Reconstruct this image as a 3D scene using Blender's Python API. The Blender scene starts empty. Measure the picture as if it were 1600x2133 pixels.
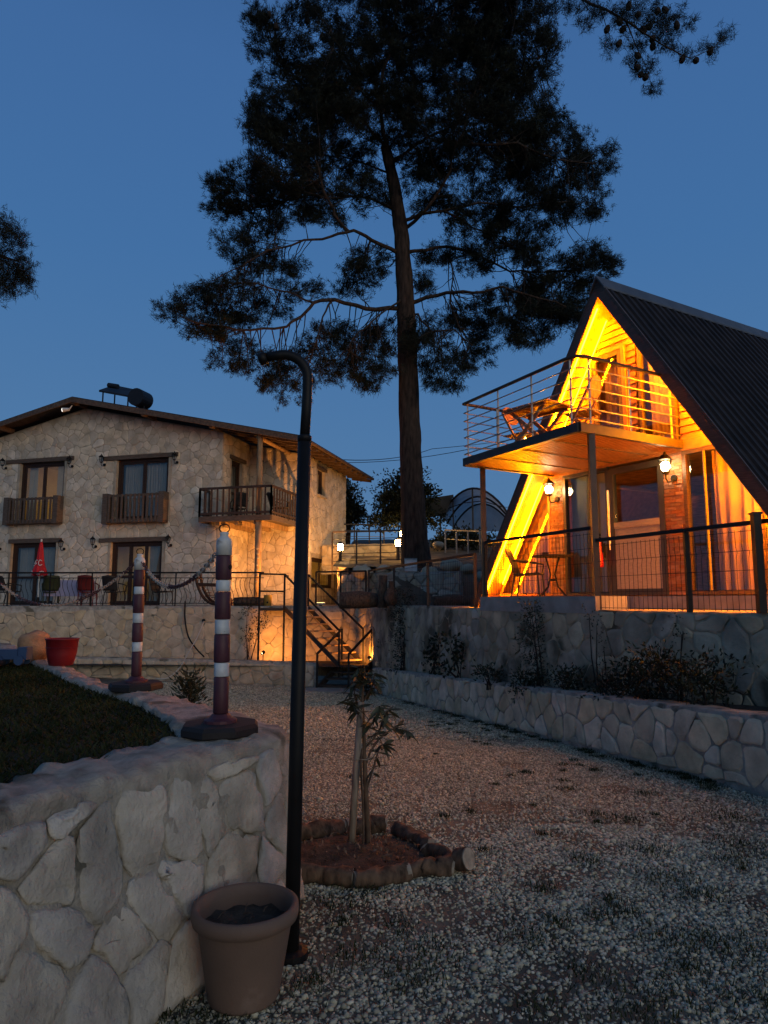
import bpy, math, random
import numpy as np
from mathutils import Vector, Matrix, noise

random.seed(11)
RNG = np.random.default_rng(11)
sc = bpy.context.scene
COL = sc.collection

# ------------------------------------------------------------------ camera
FPX = 1440.0                                   # focal length in photo pixels (1600 wide)
PITCH = math.atan(183.5 / FPX)
EYE = 1.55
cd = bpy.data.cameras.new('camera')
cd.sensor_fit = 'HORIZONTAL'; cd.sensor_width = 36.0
cd.lens = FPX / 1600.0 * 36.0
cd.clip_start = 0.05; cd.clip_end = 3000
cam = bpy.data.objects.new('camera', cd); COL.objects.link(cam)
cam.location = (0, 0, EYE); cam.rotation_euler = (math.radians(90) + PITCH, 0, 0)
sc.camera = cam

# ------------------------------------------------------------------ sky, afterglow, exposure
SUN_AZ = math.radians(150)                     # sun has set behind the camera
world = bpy.data.worlds.new('World'); sc.world = world; world.use_nodes = True
wn = world.node_tree.nodes; wl = world.node_tree.links
for n in list(wn): wn.remove(n)
wo = wn.new('ShaderNodeOutputWorld'); bg = wn.new('ShaderNodeBackground')
# blue-hour dome: even blue that pales a little towards the horizon, plus the weak warm afterglow of a sun just set behind the camera
tcw = wn.new('ShaderNodeTexCoord'); sx = wn.new('ShaderNodeSeparateXYZ'); wl.new(tcw.outputs['Generated'], sx.inputs[0])
rmp = wn.new('ShaderNodeValToRGB'); wl.new(sx.outputs['Z'], rmp.inputs[0])
el = rmp.color_ramp.elements
el[0].position = 0.0; el[0].color = (.078, .186, .352, 1)
el[1].position = 1.0; el[1].color = (.015, .054, .165, 1)
for ps, cl in ((.22, (.066, .174, .364, 1)), (.45, (.049, .150, .352, 1)), (.64, (.045, .132, .328, 1))):
    e_ = el.new(ps); e_.color = cl
sky = wn.new('ShaderNodeTexSky'); sky.sky_type = 'NISHITA'; sky.sun_disc = False
sky.sun_elevation = math.radians(1.0); sky.sun_rotation = SUN_AZ
sky.altitude = 300; sky.air_density = 1.0; sky.dust_density = 1.0; sky.ozone_density = 1.5
scl = wn.new('ShaderNodeVectorMath'); scl.operation = 'SCALE'; scl.inputs['Scale'].default_value = .012
wl.new(sky.outputs[0], scl.inputs[0])
addn = wn.new('ShaderNodeVectorMath'); addn.operation = 'ADD'; wl.new(rmp.outputs[0], addn.inputs[0]); wl.new(scl.outputs[0], addn.inputs[1])
wl.new(addn.outputs[0], bg.inputs[0]); wl.new(bg.outputs[0], wo.inputs[0])
bg.inputs[1].default_value = 1.0
sd = bpy.data.lights.new('afterglow', 'SUN'); sd.energy = 1.0; sd.angle = math.radians(45)
sd.color = (1.0, 0.89, 0.68)
sun = bpy.data.objects.new('afterglow', sd); COL.objects.link(sun)
sun.rotation_euler = (math.radians(80.5), 0, math.radians(30)); sun.location = (0, -5, 12)
vs = sc.view_settings
vs.view_transform = 'Standard'; vs.look = 'None'; vs.gamma = 1.0; vs.exposure = 0.0; vs.use_curve_mapping = False
sc.cycles.use_denoising = True
sc.cycles.max_bounces = 6; sc.cycles.diffuse_bounces = 3; sc.cycles.glossy_bounces = 3
sc.cycles.transparent_max_bounces = 12; sc.cycles.transmission_bounces = 4
sc.cycles.sample_clamp_indirect = 4.0
sc.cycles.caustics_reflective = False; sc.cycles.caustics_refractive = False

# ------------------------------------------------------------------ surveying helpers (photo ray -> place at a known distance)
CP, SP = math.cos(PITCH), math.sin(PITCH)
def ray(x, y):
    u = (x - 800) / FPX; v = (1066.5 - y) / FPX; f = CP - v * SP
    return u / f, (SP + v * CP) / f
def at(x, y, d):
    a, b = ray(x, y); return Vector((a * d, d, EYE + b * d))
def at_z(x, y, z):
    a, b = ray(x, y); return at(x, y, (z - EYE) / b)
def on_plane(x, y, p, dr):
    a, b = ray(x, y)
    t = (a * p[1] - p[0]) / (dr[0] - a * dr[1]); d = p[1] + dr[1] * t
    return t, EYE + b * d

# ------------------------------------------------------------------ mesh helpers
WM = {}
def V3(p): return Vector((p[0], p[1], p[2] if len(p) > 2 else 0.0))
class MB:
    def __init__(s): s.v = []; s.f = []
    def add(s, vs, fs):
        o = len(s.v); s.v += [tuple(p) for p in vs]; s.f += [tuple(i + o for i in q) for q in fs]; return s
    def obox(s, p, a, b, c):
        p, a, b, c = V3(p), V3(a), V3(b), V3(c)
        if a.cross(b).dot(c) < 0: a, b = b, a
        vs = [p, p + a, p + a + b, p + b, p + c, p + a + c, p + a + b + c, p + b + c]
        return s.add(vs, [(0, 3, 2, 1), (4, 5, 6, 7), (0, 1, 5, 4), (1, 2, 6, 5), (2, 3, 7, 6), (3, 0, 4, 7)])
    def box(s, c, d, rz=0.0):
        ca, sa = math.cos(rz), math.sin(rz)
        a = Vector((ca, sa, 0)) * d[0]; b = Vector((-sa, ca, 0)) * d[1]; e = Vector((0, 0, d[2]))
        return s.obox(V3(c) - (a + b + e) / 2, a, b, e)
    def bar(s, p, q, w, h=None, up=(0, 0, 1)):
        p, q = V3(p), V3(q); h = h or w; d = q - p
        u = V3(up); sd_ = d.cross(u)
        if sd_.length < 1e-5: sd_ = d.cross(Vector((1, 0, 0)))
        sd_.normalize(); u = sd_.cross(d).normalized()
        return s.obox(p - sd_ * w / 2 - u * h / 2, d, sd_ * w, u * h)
    def tube(s, pts, r, n=8, cap=True):
        pts = [V3(p) for p in pts]; m = len(pts)
        rs = r if hasattr(r, '__len__') else [r] * m
        vs = []; fs = []
        t0 = (pts[1] - pts[0]).normalized()
        ref = Vector((0, 0, 1)) if abs(t0.z) < .9 else Vector((1, 0, 0))
        x = t0.cross(ref).normalized()
        for i, p in enumerate(pts):
            t = (pts[min(i + 1, m - 1)] - pts[max(i - 1, 0)])
            if t.length < 1e-7: t = t0.copy()
            t.normalize(); x = (x - t * x.dot(t))
            if x.length < 1e-5: x = t.orthogonal()
            x.normalize(); y = t.cross(x)
            for k in range(n):
                a = 2 * math.pi * k / n
                vs.append(p + (x * math.cos(a) + y * math.sin(a)) * rs[i])
        for i in range(m - 1):
            for k in range(n):
                k2 = (k + 1) % n
                fs.append((i * n + k, i * n + k2, (i + 1) * n + k2, (i + 1) * n + k))
        if cap:
            fs.append(tuple(range(n - 1, -1, -1))); fs.append(tuple((m - 1) * n + k for k in range(n)))
        return s.add(vs, fs)
    def lathe(s, prof, c=(0, 0, 0), n=20, a0=0.0, cap=True):
        c = V3(c); vs = []; fs = []; m = len(prof)
        for r, z in prof:
            for k in range(n):
                a = a0 + 2 * math.pi * k / n
                vs.append(c + Vector((r * math.cos(a), r * math.sin(a), z)))
        for i in range(m - 1):
            for k in range(n):
                k2 = (k + 1) % n
                fs.append((i * n + k, i * n + k2, (i + 1) * n + k2, (i + 1) * n + k))
        if cap and prof[0][0] > 1e-4: fs.append(tuple(range(n - 1, -1, -1)))
        if cap and prof[-1][0] > 1e-4: fs.append(tuple((m - 1) * n + k for k in range(n)))
        return s.add(vs, fs)
    def prism(s, poly, ext):
        P = [V3(p) for p in poly]; e = V3(ext); n = len(P)
        nn = Vector((0, 0, 0))
        for i in range(n): nn += P[i].cross(P[(i + 1) % n])
        if nn.dot(e) > 0: P.reverse()
        fs = [tuple(range(n)), tuple(range(2 * n - 1, n - 1, -1))]
        for i in range(n):
            j = (i + 1) % n; fs.append((i, i + n, j + n, j))
        return s.add(P + [p + e for p in P], fs)
    def face(s, *pts): return s.add(pts, [tuple(range(len(pts)))])
    def sphere(s, c, r, n=10, m=6, sq=(1, 1, 1)):
        c = V3(c); vs = []; fs = []
        for i in range(m + 1):
            th = math.pi * i / m
            for k in range(n):
                a = 2 * math.pi * k / n
                vs.append(c + Vector((r * sq[0] * math.sin(th) * math.cos(a), r * sq[1] * math.sin(th) * math.sin(a), -r * sq[2] * math.cos(th))))
        for i in range(m):
            for k in range(n):
                k2 = (k + 1) % n; fs.append((i * n + k, i * n + k2, (i + 1) * n + k2, (i + 1) * n + k))
        return s.add(vs, fs)
    def rough(s, amp, scale, seed=0.0):
        o = Vector((seed, seed * 1.7, seed * .3))
        s.v = [tuple(V3(p) + noise.noise_vector(V3(p) * scale + o) * amp) for p in s.v]; return s
    def build(s, name, m, parent=None, smooth=False, world=True, kind=None):
        me = bpy.data.meshes.new(name)
        vs_ = s.v
        if parent is not None and world and parent in WM:
            inv = WM[parent].inverted(); vs_ = [tuple(inv @ Vector(p)) for p in vs_]
        me.from_pydata(vs_, [], s.f)
        if m is not None: me.materials.append(m)
        if smooth: me.polygons.foreach_set('use_smooth', [True] * len(me.polygons))
        o = bpy.data.objects.new(name, me); COL.objects.link(o)
        if parent is not None:
            o.parent = parent; WM[o] = WM.get(parent, Matrix())
        else: WM[o] = Matrix()
        if kind: o['kind'] = kind
        return o
def npmesh(name, verts, faces, m, parent=None, smooth=False, kind=None):
    """verts (N,3) world coordinates, faces (M,3)"""
    verts = np.asarray(verts, dtype=np.float32); faces = np.asarray(faces, dtype=np.int32)
    if parent is not None and parent in WM:
        inv = np.array(WM[parent].inverted()); verts = verts @ inv[:3, :3].T.astype(np.float32) + inv[:3, 3].astype(np.float32)
    me = bpy.data.meshes.new(name)
    k = faces.shape[1]
    me.vertices.add(len(verts)); me.vertices.foreach_set('co', np.ascontiguousarray(verts, dtype=np.float32).ravel())
    me.loops.add(faces.size); me.loops.foreach_set('vertex_index', faces.ravel())
    me.polygons.add(len(faces)); me.polygons.foreach_set('loop_start', np.arange(0, faces.size, k, dtype=np.int32))
    me.polygons.foreach_set('loop_total', np.full(len(faces), k, dtype=np.int32))
    if smooth: me.polygons.foreach_set('use_smooth', np.ones(len(faces), dtype=bool))
    me.update(calc_edges=True)
    me.materials.append(m)
    o = bpy.data.objects.new(name, me); COL.objects.link(o)
    if parent is not None: o.parent = parent; WM[o] = WM.get(parent, Matrix())
    else: WM[o] = Matrix()
    if kind: o['kind'] = kind
    return o
def tag(o, label=None, cat=None, group=None, kind=None):
    if label: o['label'] = label
    if cat: o['category'] = cat
    if group: o['group'] = group
    if kind: o['kind'] = kind
    return o
def thing(name, label, cat, loc=(0, 0, 0), rz=0.0, group=None):
    o = bpy.data.objects.new(name, None); COL.objects.link(o)
    o.empty_display_size = .1
    o.location = loc; o.rotation_euler = (0, 0, rz)
    WM[o] = Matrix.Translation(V3(loc)) @ Matrix.Rotation(rz, 4, 'Z')
    return tag(o, label, cat, group, 'thing')
KIDS = {}
def copy_tree(o, parent=None):
    c = o.copy(); COL.objects.link(c)
    if parent is not None: c.parent = parent
    for ch in o.children: copy_tree(ch, c)
    return c
def place_copy(proto, used, loc, rz, label, group=None, scale=None):
    o = proto if not used[0] else copy_tree(proto)
    used[0] = True
    o.location = loc; o.rotation_euler = (0, 0, rz); o['label'] = label
    if group: o['group'] = group
    if scale: o.scale = (scale,) * 3
    return o

# ------------------------------------------------------------------ materials
MATS = {}
def mat(name, col, rough=.7, metal=0.0, var=.25, nscale=6.0, bump=.0, bscale=30.0, col2=None, spec=.4, island=0.0, emis=None, estr=0.0, coords='Object', detail=6.0, spots=None, trans=0.0):
    if name in MATS: return MATS[name]
    m = bpy.data.materials.new(name); m.use_nodes = True
    nt = m.node_tree; N = nt.nodes; L = nt.links
    b = N['Principled BSDF']
    tc = N.new('ShaderNodeTexCoord'); co = tc.outputs[coords]
    if coords == 'World':
        pass
    nz = N.new('ShaderNodeTexNoise'); nz.inputs['Scale'].default_value = nscale; nz.inputs['Detail'].default_value = detail
    L.new(co, nz.inputs['Vector'])
    rp = N.new('ShaderNodeValToRGB')
    c1 = np.array(col[:3]); c2 = np.array(col2[:3]) if col2 else None
    lo = c1 * (1 - var); hi = c1 * (1 + var) if c2 is None else c2
    rp.color_ramp.elements[0].position = .32; rp.color_ramp.elements[1].position = .68
    rp.color_ramp.elements[0].color = (*np.clip(lo, 0, 1), 1); rp.color_ramp.elements[1].color = (*np.clip(hi, 0, 1), 1)
    L.new(nz.outputs['Fac'], rp.inputs['Fac'])
    out = rp.outputs['Color']
    if spots:                       # (colour, scale, threshold)
        n3 = N.new('ShaderNodeTexNoise'); n3.inputs['Scale'].default_value = spots[1]; n3.inputs['Detail'].default_value = 8
        L.new(co, n3.inputs['Vector'])
        r3 = N.new('ShaderNodeValToRGB'); r3.color_ramp.elements[0].position = spots[2]; r3.color_ramp.elements[1].position = min(1, spots[2] + .08)
        L.new(n3.outputs['Fac'], r3.inputs['Fac'])
        mx = N.new('ShaderNodeMixRGB'); mx.inputs[2].default_value = (*spots[0], 1)
        L.new(r3.outputs['Color'], mx.inputs[0]); L.new(out, mx.inputs[1]); out = mx.outputs[0]
    if island:
        oi = N.new('ShaderNodeObjectInfo'); ge = N.new('ShaderNodeNewGeometry')
        ad = N.new('ShaderNodeMath'); ad.operation = 'ADD'; L.new(oi.outputs['Random'], ad.inputs[0]); L.new(ge.outputs['Random Per Island'], ad.inputs[1])
        fr = N.new('ShaderNodeMath'); fr.operation = 'FRACT'; L.new(ad.outputs[0], fr.inputs[0])
        mr = N.new('ShaderNodeMapRange'); mr.inputs[3].default_value = 1 - island; mr.inputs[4].default_value = 1 + island * .7
        L.new(fr.outputs[0], mr.inputs[0])
        hs = N.new('ShaderNodeHueSaturation'); L.new(mr.outputs[0], hs.inputs['Value']); L.new(out, hs.inputs['Color'])
        m2 = N.new('ShaderNodeMath'); m2.operation = 'MULTIPLY'; m2.inputs[1].default_value = 7.31; L.new(fr.outputs[0], m2.inputs[0])
        f2 = N.new('ShaderNodeMath'); f2.operation = 'FRACT'; L.new(m2.outputs[0], f2.inputs[0])
        ms = N.new('ShaderNodeMapRange'); ms.inputs[3].default_value = .75; ms.inputs[4].default_value = 1.08
        L.new(f2.outputs[0], ms.inputs[0]); L.new(ms.outputs[0], hs.inputs['Saturation'])
        out = hs.outputs[0]
    L.new(out, b.inputs['Base Color'])
    b.inputs['Roughness'].default_value = rough; b.inputs['Metallic'].default_value = metal
    b.inputs['Specular IOR Level'].default_value = spec
    if bump:
        n2 = N.new('ShaderNodeTexNoise'); n2.inputs['Scale'].default_value = bscale; n2.inputs['Detail'].default_value = 8; n2.inputs['Roughness'].default_value = .65
        L.new(co, n2.inputs['Vector'])
        bp = N.new('ShaderNodeBump'); bp.inputs['Strength'].default_value = bump; bp.inputs['Distance'].default_value = .03
        L.new(n2.outputs['Fac'], bp.inputs['Height']); L.new(bp.outputs[0], b.inputs['Normal'])
    if emis:
        b.inputs['Emission Color'].default_value = (*emis, 1); b.inputs['Emission Strength'].default_value = estr
    if trans:
        ts = N.new('ShaderNodeBsdfTranslucent'); L.new(out, ts.inputs[0])
        ms_ = N.new('ShaderNodeMixShader'); ms_.inputs[0].default_value = trans
        L.new(b.outputs[0], ms_.inputs[1]); L.new(ts.outputs[0], ms_.inputs[2])
        L.new(ms_.outputs[0], N['Material Output'].inputs[0])
    MATS[name] = m
    return m
def wood(name, col, rough=.6, scale=(3, 3, 40), bump=.15, var=.35, spec=.3, axis=None):
    if name in MATS: return MATS[name]
    m = mat(name, col, rough, var=var, nscale=2.0, spec=spec)
    nt = m.node_tree; N = nt.nodes; L = nt.links
    mp = N.new('ShaderNodeMapping'); mp.inputs['Scale'].default_value = scale
    tc = [n for n in N if n.type == 'TEX_COORD'][0]; nz = [n for n in N if n.type == 'TEX_NOISE'][0]
    L.new(tc.outputs['Object'], mp.inputs[0]); L.new(mp.outputs[0], nz.inputs['Vector'])
    bp = N.new('ShaderNodeBump'); bp.inputs['Strength'].default_value = bump; bp.inputs['Distance'].default_value = .01
    L.new(nz.outputs['Fac'], bp.inputs['Height']); L.new(bp.outputs[0], N['Principled BSDF'].inputs['Normal'])
    return m
def glow(name, col, strength):
    if name in MATS: return MATS[name]
    m = bpy.data.materials.new(name); m.use_nodes = True
    N = m.node_tree.nodes; L = m.node_tree.links
    N.remove(N['Principled BSDF']); e = N.new('ShaderNodeEmission')
    e.inputs[0].default_value = (*col, 1); e.inputs[1].default_value = strength
    L.new(e.outputs[0], N['Material Output'].inputs[0]); MATS[name] = m; return m
def glass(name, tint=(.92, .95, .95), refl=.045, rough=.01):
    if name in MATS: return MATS[name]
    m = bpy.data.materials.new(name); m.use_nodes = True
    N = m.node_tree.nodes; L = m.node_tree.links
    N.remove(N['Principled BSDF'])
    t = N.new('ShaderNodeBsdfTransparent'); t.inputs[0].default_value = (*tint, 1)
    g = N.new('ShaderNodeBsdfGlossy'); g.inputs['Roughness'].default_value = rough; g.inputs[0].default_value = (.9, .95, .95, 1)
    lw = N.new('ShaderNodeLayerWeight'); lw.inputs['Blend'].default_value = .5
    pw = N.new('ShaderNodeMath'); pw.operation = 'POWER'; pw.inputs[1].default_value = 4.0; L.new(lw.outputs['Facing'], pw.inputs[0])
    ma = N.new('ShaderNodeMath'); ma.operation = 'MULTIPLY_ADD'; ma.inputs[1].default_value = .8; ma.inputs[2].default_value = refl; L.new(pw.outputs[0], ma.inputs[0])
    mx = N.new('ShaderNodeMixShader'); L.new(ma.outputs[0], mx.inputs[0]); L.new(t.outputs[0], mx.inputs[1]); L.new(g.outputs[0], mx.inputs[2])
    L.new(mx.outputs[0], N['Material Output'].inputs[0]); MATS[name] = m; return m

M_STONE_NEAR = mat('limestone_near', (.43, .385, .31), .9, var=.34, nscale=5, bump=.9, bscale=26, island=.13, spots=((.25, .17, .10), 3.2, .66))
M_STONE = mat('limestone', (.46, .37, .245), .85, var=.24, nscale=4, bump=.5, bscale=22, island=.16, spots=((.30, .20, .12), 1.3, .68))
M_STONE_HOUSE = mat('house_limestone', (.58, .485, .36), .85, var=.22, nscale=3, bump=.6, bscale=18, island=.19)
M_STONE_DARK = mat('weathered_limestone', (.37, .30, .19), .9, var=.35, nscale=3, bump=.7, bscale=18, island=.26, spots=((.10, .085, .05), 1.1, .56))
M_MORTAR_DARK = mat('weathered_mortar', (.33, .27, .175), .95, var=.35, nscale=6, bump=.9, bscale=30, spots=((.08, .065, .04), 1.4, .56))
M_STONE_LOW = mat('lightened_limestone', (.60, .49, .31), .9, var=.28, nscale=4, bump=.7, bscale=22, island=.2, spots=((.30, .19, .10), 1.2, .68))  # light the low wall misses, put into a lighter stone colour
M_MORTAR = mat('rough_mortar', (.37, .33, .265), .95, var=.32, nscale=8, bump=1.0, bscale=38, spots=((.13, .115, .08), 3.0, .57))
M_MORTAR_HOUSE = mat('house_mortar', (.40, .335, .25), .9, var=.2, nscale=5, bump=.6, bscale=30)
M_CONC = mat('concrete', (.29, .26, .22), .9, var=.2, nscale=5, bump=.5, bscale=40)
M_SOIL = mat('dark_soil', (.055, .042, .03), .95, var=.5, nscale=12, bump=1.0, bscale=30)
M_GRAVEL_BED = mat('gravel_bed', (.13, .12, .085), .95, var=.4, nscale=2.2, bump=1.0, bscale=60, col2=(.22, .20, .145))
M_PEBBLE = mat('white_pebbles', (.43, .395, .27), .85, var=.15, nscale=30, island=.5, spec=.35)
M_HILL = mat('hillside_earth', (.10, .075, .05), .95, var=.5, nscale=1.6, bump=1.0, bscale=9, col2=(.16, .13, .09))
M_GRASS = mat('lawn_blades', (.022, .034, .009), .85, var=.4, nscale=1.5, island=.5, spec=.1, col2=(.038, .044, .014))
M_LAWN = mat('lawn_earth', (.016, .018, .007), .95, var=.4, nscale=5, bump=.8, bscale=40)
M_BLACK = mat('black_metal', (.007, .007, .0075), .55, var=.3, nscale=10, bump=.05, bscale=80, spec=.22)
M_DARKMETAL = mat('dark_brown_metal', (.030, .022, .017), .5, var=.3, nscale=8, spec=.35)
M_GREYMETAL = mat('grey_steel', (.22, .21, .20), .4, metal=.7, var=.2, nscale=10)
M_TERRA = mat('terracotta', (.135, .088, .065), .8, var=.14, nscale=4, bump=.12, bscale=60, spots=((.20, .14, .11), 4.5, .62))
M_WHITE = mat('white_plastic', (.55, .54, .51), .5, var=.14, nscale=14, spots=((.30, .27, .23), 16.0, .66))
M_BAND = mat('reflective_band', (.50, .52, .52), .4, var=.16, nscale=20, spots=((.22, .20, .18), 24.0, .64))
M_BOLL = mat('maroon_plastic', (.062, .018, .026), .55, var=.25, nscale=12, bump=.08, spots=((.11, .06, .06), 22.0, .66))
M_RUBBER = mat('black_rubber', (.012, .009, .009), .75, var=.3, nscale=9, bump=.2, bscale=50)
M_REDPOT = mat('red_pot', (.15, .008, .012), .45, var=.15, nscale=4)
M_WALNUT = wood('dark_window_wood', (.035, .018, .011), .55, (4, 4, 30))
M_OLDWOOD = wood('weathered_wood', (.095, .070, .054), .8, (4, 4, 26), .3)
M_POSTWOOD = wood('peeled_log_wood', (.30, .19, .10), .8, (5, 5, 2), .3)
M_BARK = wood('log_bark', (.085, .055, .036), .95, (14, 14, 5), .9, .55)
M_CUT = wood('cut_wood', (.26, .22, .17), .9, (10, 10, 10), .2)
M_STAKE = wood('stake_wood', (.20, .165, .13), .8, (20, 20, 3), .2)
M_GLASS = glass('window_glass')
M_DARKIN = mat('dim_room_plaster', (.22, .19, .16), .9, var=.1, nscale=3)
M_CURT = mat('sheer_curtain', (.55, .48, .38), .9, var=.06, nscale=3, trans=.35)
M_LEAF = mat('dark_leaf', (.018, .024, .009), .6, var=.4, nscale=3, island=.5, spec=.3, trans=.15)
M_LEAF2 = mat('olive_leaf', (.045, .05, .024), .6, var=.3, nscale=3, island=.45, spec=.3, trans=.15)
M_NEEDLE = mat('pine_needles', (.010, .0125, .006), .7, var=.3, nscale=1.0, island=.4, spec=.2)
M_PINEBARK = wood('pine_bark', (.042, .025, .017), .95, (7, 7, 1.6), 1.0, .6)
M_TWIG = mat('pine_twig', (.022, .014, .010), .9, var=.3, nscale=4)
M_CONE = mat('pine_cone', (.018, .011, .008), .9, var=.3, nscale=20)
M_BULB_W = glow('warm_white_bulb', (1.0, .74, .38), 100.0)
M_BULB_Y = glow('yellow_bulb', (1.0, .56, .16), 150.0)
M_BULB_O = glow('orange_bulb', (1.0, .52, .13), 190.0)
M_LED = glow('amber_led', (1.0, .27, .0006), 420.0)

# ------------------------------------------------------------------ stone masonry
def clip(poly, nx, ny, c):
    """keep nx*x+ny*y <= c"""
    out = []; n = len(poly)
    for i in range(n):
        p = poly[i]; q = poly[(i + 1) % n]
        a = nx * p[0] + ny * p[1] - c; b = nx * q[0] + ny * q[1] - c
        if a <= 0: out.append(p)
        if (a < 0 < b) or (b < 0 < a):
            t = a / (a - b); out.append((p[0] + (q[0] - p[0]) * t, p[1] + (q[1] - p[1]) * t))
    return out
def area(poly):
    return .5 * abs(sum(poly[i][0] * poly[(i + 1) % len(poly)][1] - poly[(i + 1) % len(poly)][0] * poly[i][1] for i in range(len(poly))))
def cells(region, size, aspect, openings, gap, seed, drop=.16):
    """irregular stone outlines (u, v) that fill a convex region and leave the openings free"""
    R = random.Random(seed)
    us = [p[0] for p in region]; vs_ = [p[1] for p in region]
    cx = sum(us) / len(us); cy = sum(vs_) / len(vs_)
    hp = []
    for i in range(len(region)):
        p = region[i]; q = region[(i + 1) % len(region)]
        nx, ny = q[1] - p[1], p[0] - q[0]; l = math.hypot(nx, ny)
        if l < 1e-6: continue
        nx /= l; ny /= l; c = nx * p[0] + ny * p[1]
        if nx * cx + ny * cy > c: nx, ny, c = -nx, -ny, -c
        hp.append((nx, ny, c))
    su = size * aspect; sv = size / aspect
    sites = []
    j = 0; v = min(vs_) - sv * .3
    while v < max(vs_) + sv:
        u = min(us) - su + (j % 2) * su * .5
        while u < max(us) + su:
            p = (u + R.uniform(-.42, .42) * su, v + R.uniform(-.42, .42) * sv)
            if R.random() > drop and all(nx * p[0] + ny * p[1] < c + .25 * size for nx, ny, c in hp):
                if not any(o[0] < p[0] < o[2] and o[1] < p[1] < o[3] for o in openings): sites.append(p)
            u += su
        v += sv * .9; j += 1
    A = np.array(sites); out = []; wts = [R.choice((-.10, -.04, 0, .04, .10)) * size for _ in sites]
    for i, p in enumerate(sites):
        d = ((A[:, 0] - p[0]) / aspect) ** 2 + ((A[:, 1] - p[1]) * aspect) ** 2
        idx = np.argsort(d)[1:22]
        poly = [(p[0] - 2 * su, p[1] - 2 * sv), (p[0] + 2 * su, p[1] - 2 * sv), (p[0] + 2 * su, p[1] + 2 * sv), (p[0] - 2 * su, p[1] + 2 * sv)]
        for k in idx:
            q = sites[k]; nx, ny = q[0] - p[0], q[1] - p[1]; l = math.hypot(nx, ny)
            if l < 1e-4: continue
            nx /= l; ny /= l
            poly = clip(poly, nx, ny, nx * (p[0] + q[0]) / 2 + ny * (p[1] + q[1]) / 2 + (wts[i] - wts[k]) * .9 - gap * R.uniform(.2, 1.0))
            if len(poly) < 3: break
        for nx, ny, c in hp:
            if len(poly) >= 3: poly = clip(poly, nx, ny, c - gap * .3)
        for o in openings:
            if len(poly) < 3: break
            if max(q[0] for q in poly) < o[0] or min(q[0] for q in poly) > o[2] or max(q[1] for q in poly) < o[1] or min(q[1] for q in poly) > o[3]: continue
            ds = [(o[0] - p[0], 0), (p[0] - o[2], 1), (o[1] - p[1], 2), (p[1] - o[3], 3)]
            w = max(ds)[1]
            poly = clip(poly, *((1, 0, o[0] - .01), (-1, 0, -o[2] - .01), (0, 1, o[1] - .01), (0, -1, -o[3] - .01))[w])
        if len(poly) >= 3 and area(poly) > size * size * .10: out.append(poly)
    return out
def stone_mesh(mb, poly, mapf, proud, R, hi=False):
    P = []
    n = len(poly); cut = R.uniform(.08, .20)
    for i in range(n):
        a = poly[i]; b = poly[(i + 1) % n]
        P.append((a[0] + (b[0] - a[0]) * cut, a[1] + (b[1] - a[1]) * cut)); P.append((a[0] + (b[0] - a[0]) * (1 - cut), a[1] + (b[1] - a[1]) * (1 - cut)))
    # drop nearly coincident corners
    Q = [p for i, p in enumerate(P) if math.hypot(p[0] - P[i - 1][0], p[1] - P[i - 1][1]) > .012]
    if len(Q) >= 4: P = Q
    if not hi:
        Q = []
        for i in range(len(P)):
            a = P[i]; b = P[(i + 1) % len(P)]; Q.append(a); l = math.hypot(b[0] - a[0], b[1] - a[1])
            if l > .09: Q.append(((a[0] + b[0]) / 2 + R.uniform(-.09, .09) * l, (a[1] + b[1]) / 2 + R.uniform(-.09, .09) * l))
        P = Q
    if hi:
        Q = []
        for i in range(len(P)):
            a = P[i]; b = P[(i + 1) % len(P)]; l = math.hypot(b[0] - a[0], b[1] - a[1]); k = max(1, int(l / .028))
            for t in range(k): Q.append((a[0] + (b[0] - a[0]) * t / k, a[1] + (b[1] - a[1]) * t / k))
        P = Q
    n = len(P); cx = sum(p[0] for p in P) / n; cy = sum(p[1] for p in P) / n
    tu, tv = R.uniform(-.35, .35), R.uniform(-.35, .35); pr = proud * R.uniform(.55, 1.25)
    rings = ((1.0, -.8), (1.0, .30), (.94, .75), (.78, .98), (.5, 1.0)) if hi else ((1.0, -.6), (.985, .45), (.80, 1.0))
    off = R.uniform(0, 50)
    vs_ = []
    size = math.sqrt(area(P))
    for k, (s, h) in enumerate(rings):
        for (u, v) in P:
            uu = cx + (u - cx) * s; vv = cy + (v - cy) * s
            hh = h * pr
            if h > 0:
                hh += pr * h * (tu * (uu - cx) + tv * (vv - cy)) / max(size, .05) * 1.2
                nzv = noise.noise(Vector((uu * 9 + off, vv * 9, off)))
                hh += nzv * pr * (.6 if hi else .3) + (noise.noise(Vector((uu * 28, vv * 28, off))) * pr * .25 if hi else 0)
                if hi:
                    w = noise.noise_vector(Vector((uu * 16, vv * 16, off))) * .026 * (1 if k < 3 else 1.5)
                    uu += w.x; vv += w.y
            vs_.append(mapf(uu, vv, hh))
    vs_.append(mapf(cx, cy, pr * (1.0 + .25 * noise.noise(Vector((cx * 3, cy * 3, 1.0))))))
    fs = []
    m = len(rings)
    for k in range(m - 1):
        for i in range(n):
            j = (i + 1) % n; fs.append((k * n + i, k * n + j, (k + 1) * n + j, (k + 1) * n + i))
    for i in range(n): fs.append(((m - 1) * n + i, (m - 1) * n + (i + 1) % n, m * n))
    # orientation: outward = direction of mapf h
    a, b, c = Vector(vs_[m * n]), Vector(vs_[(m - 1) * n]), Vector(vs_[(m - 1) * n + 1])
    outd = Vector(mapf(cx, cy, 1.0)) - Vector(mapf(cx, cy, 0.0))
    if (b - a).cross(c - a).dot(outd) < 0: fs = [tuple(reversed(q)) for q in fs]
    mb.add(vs_, fs)
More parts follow.
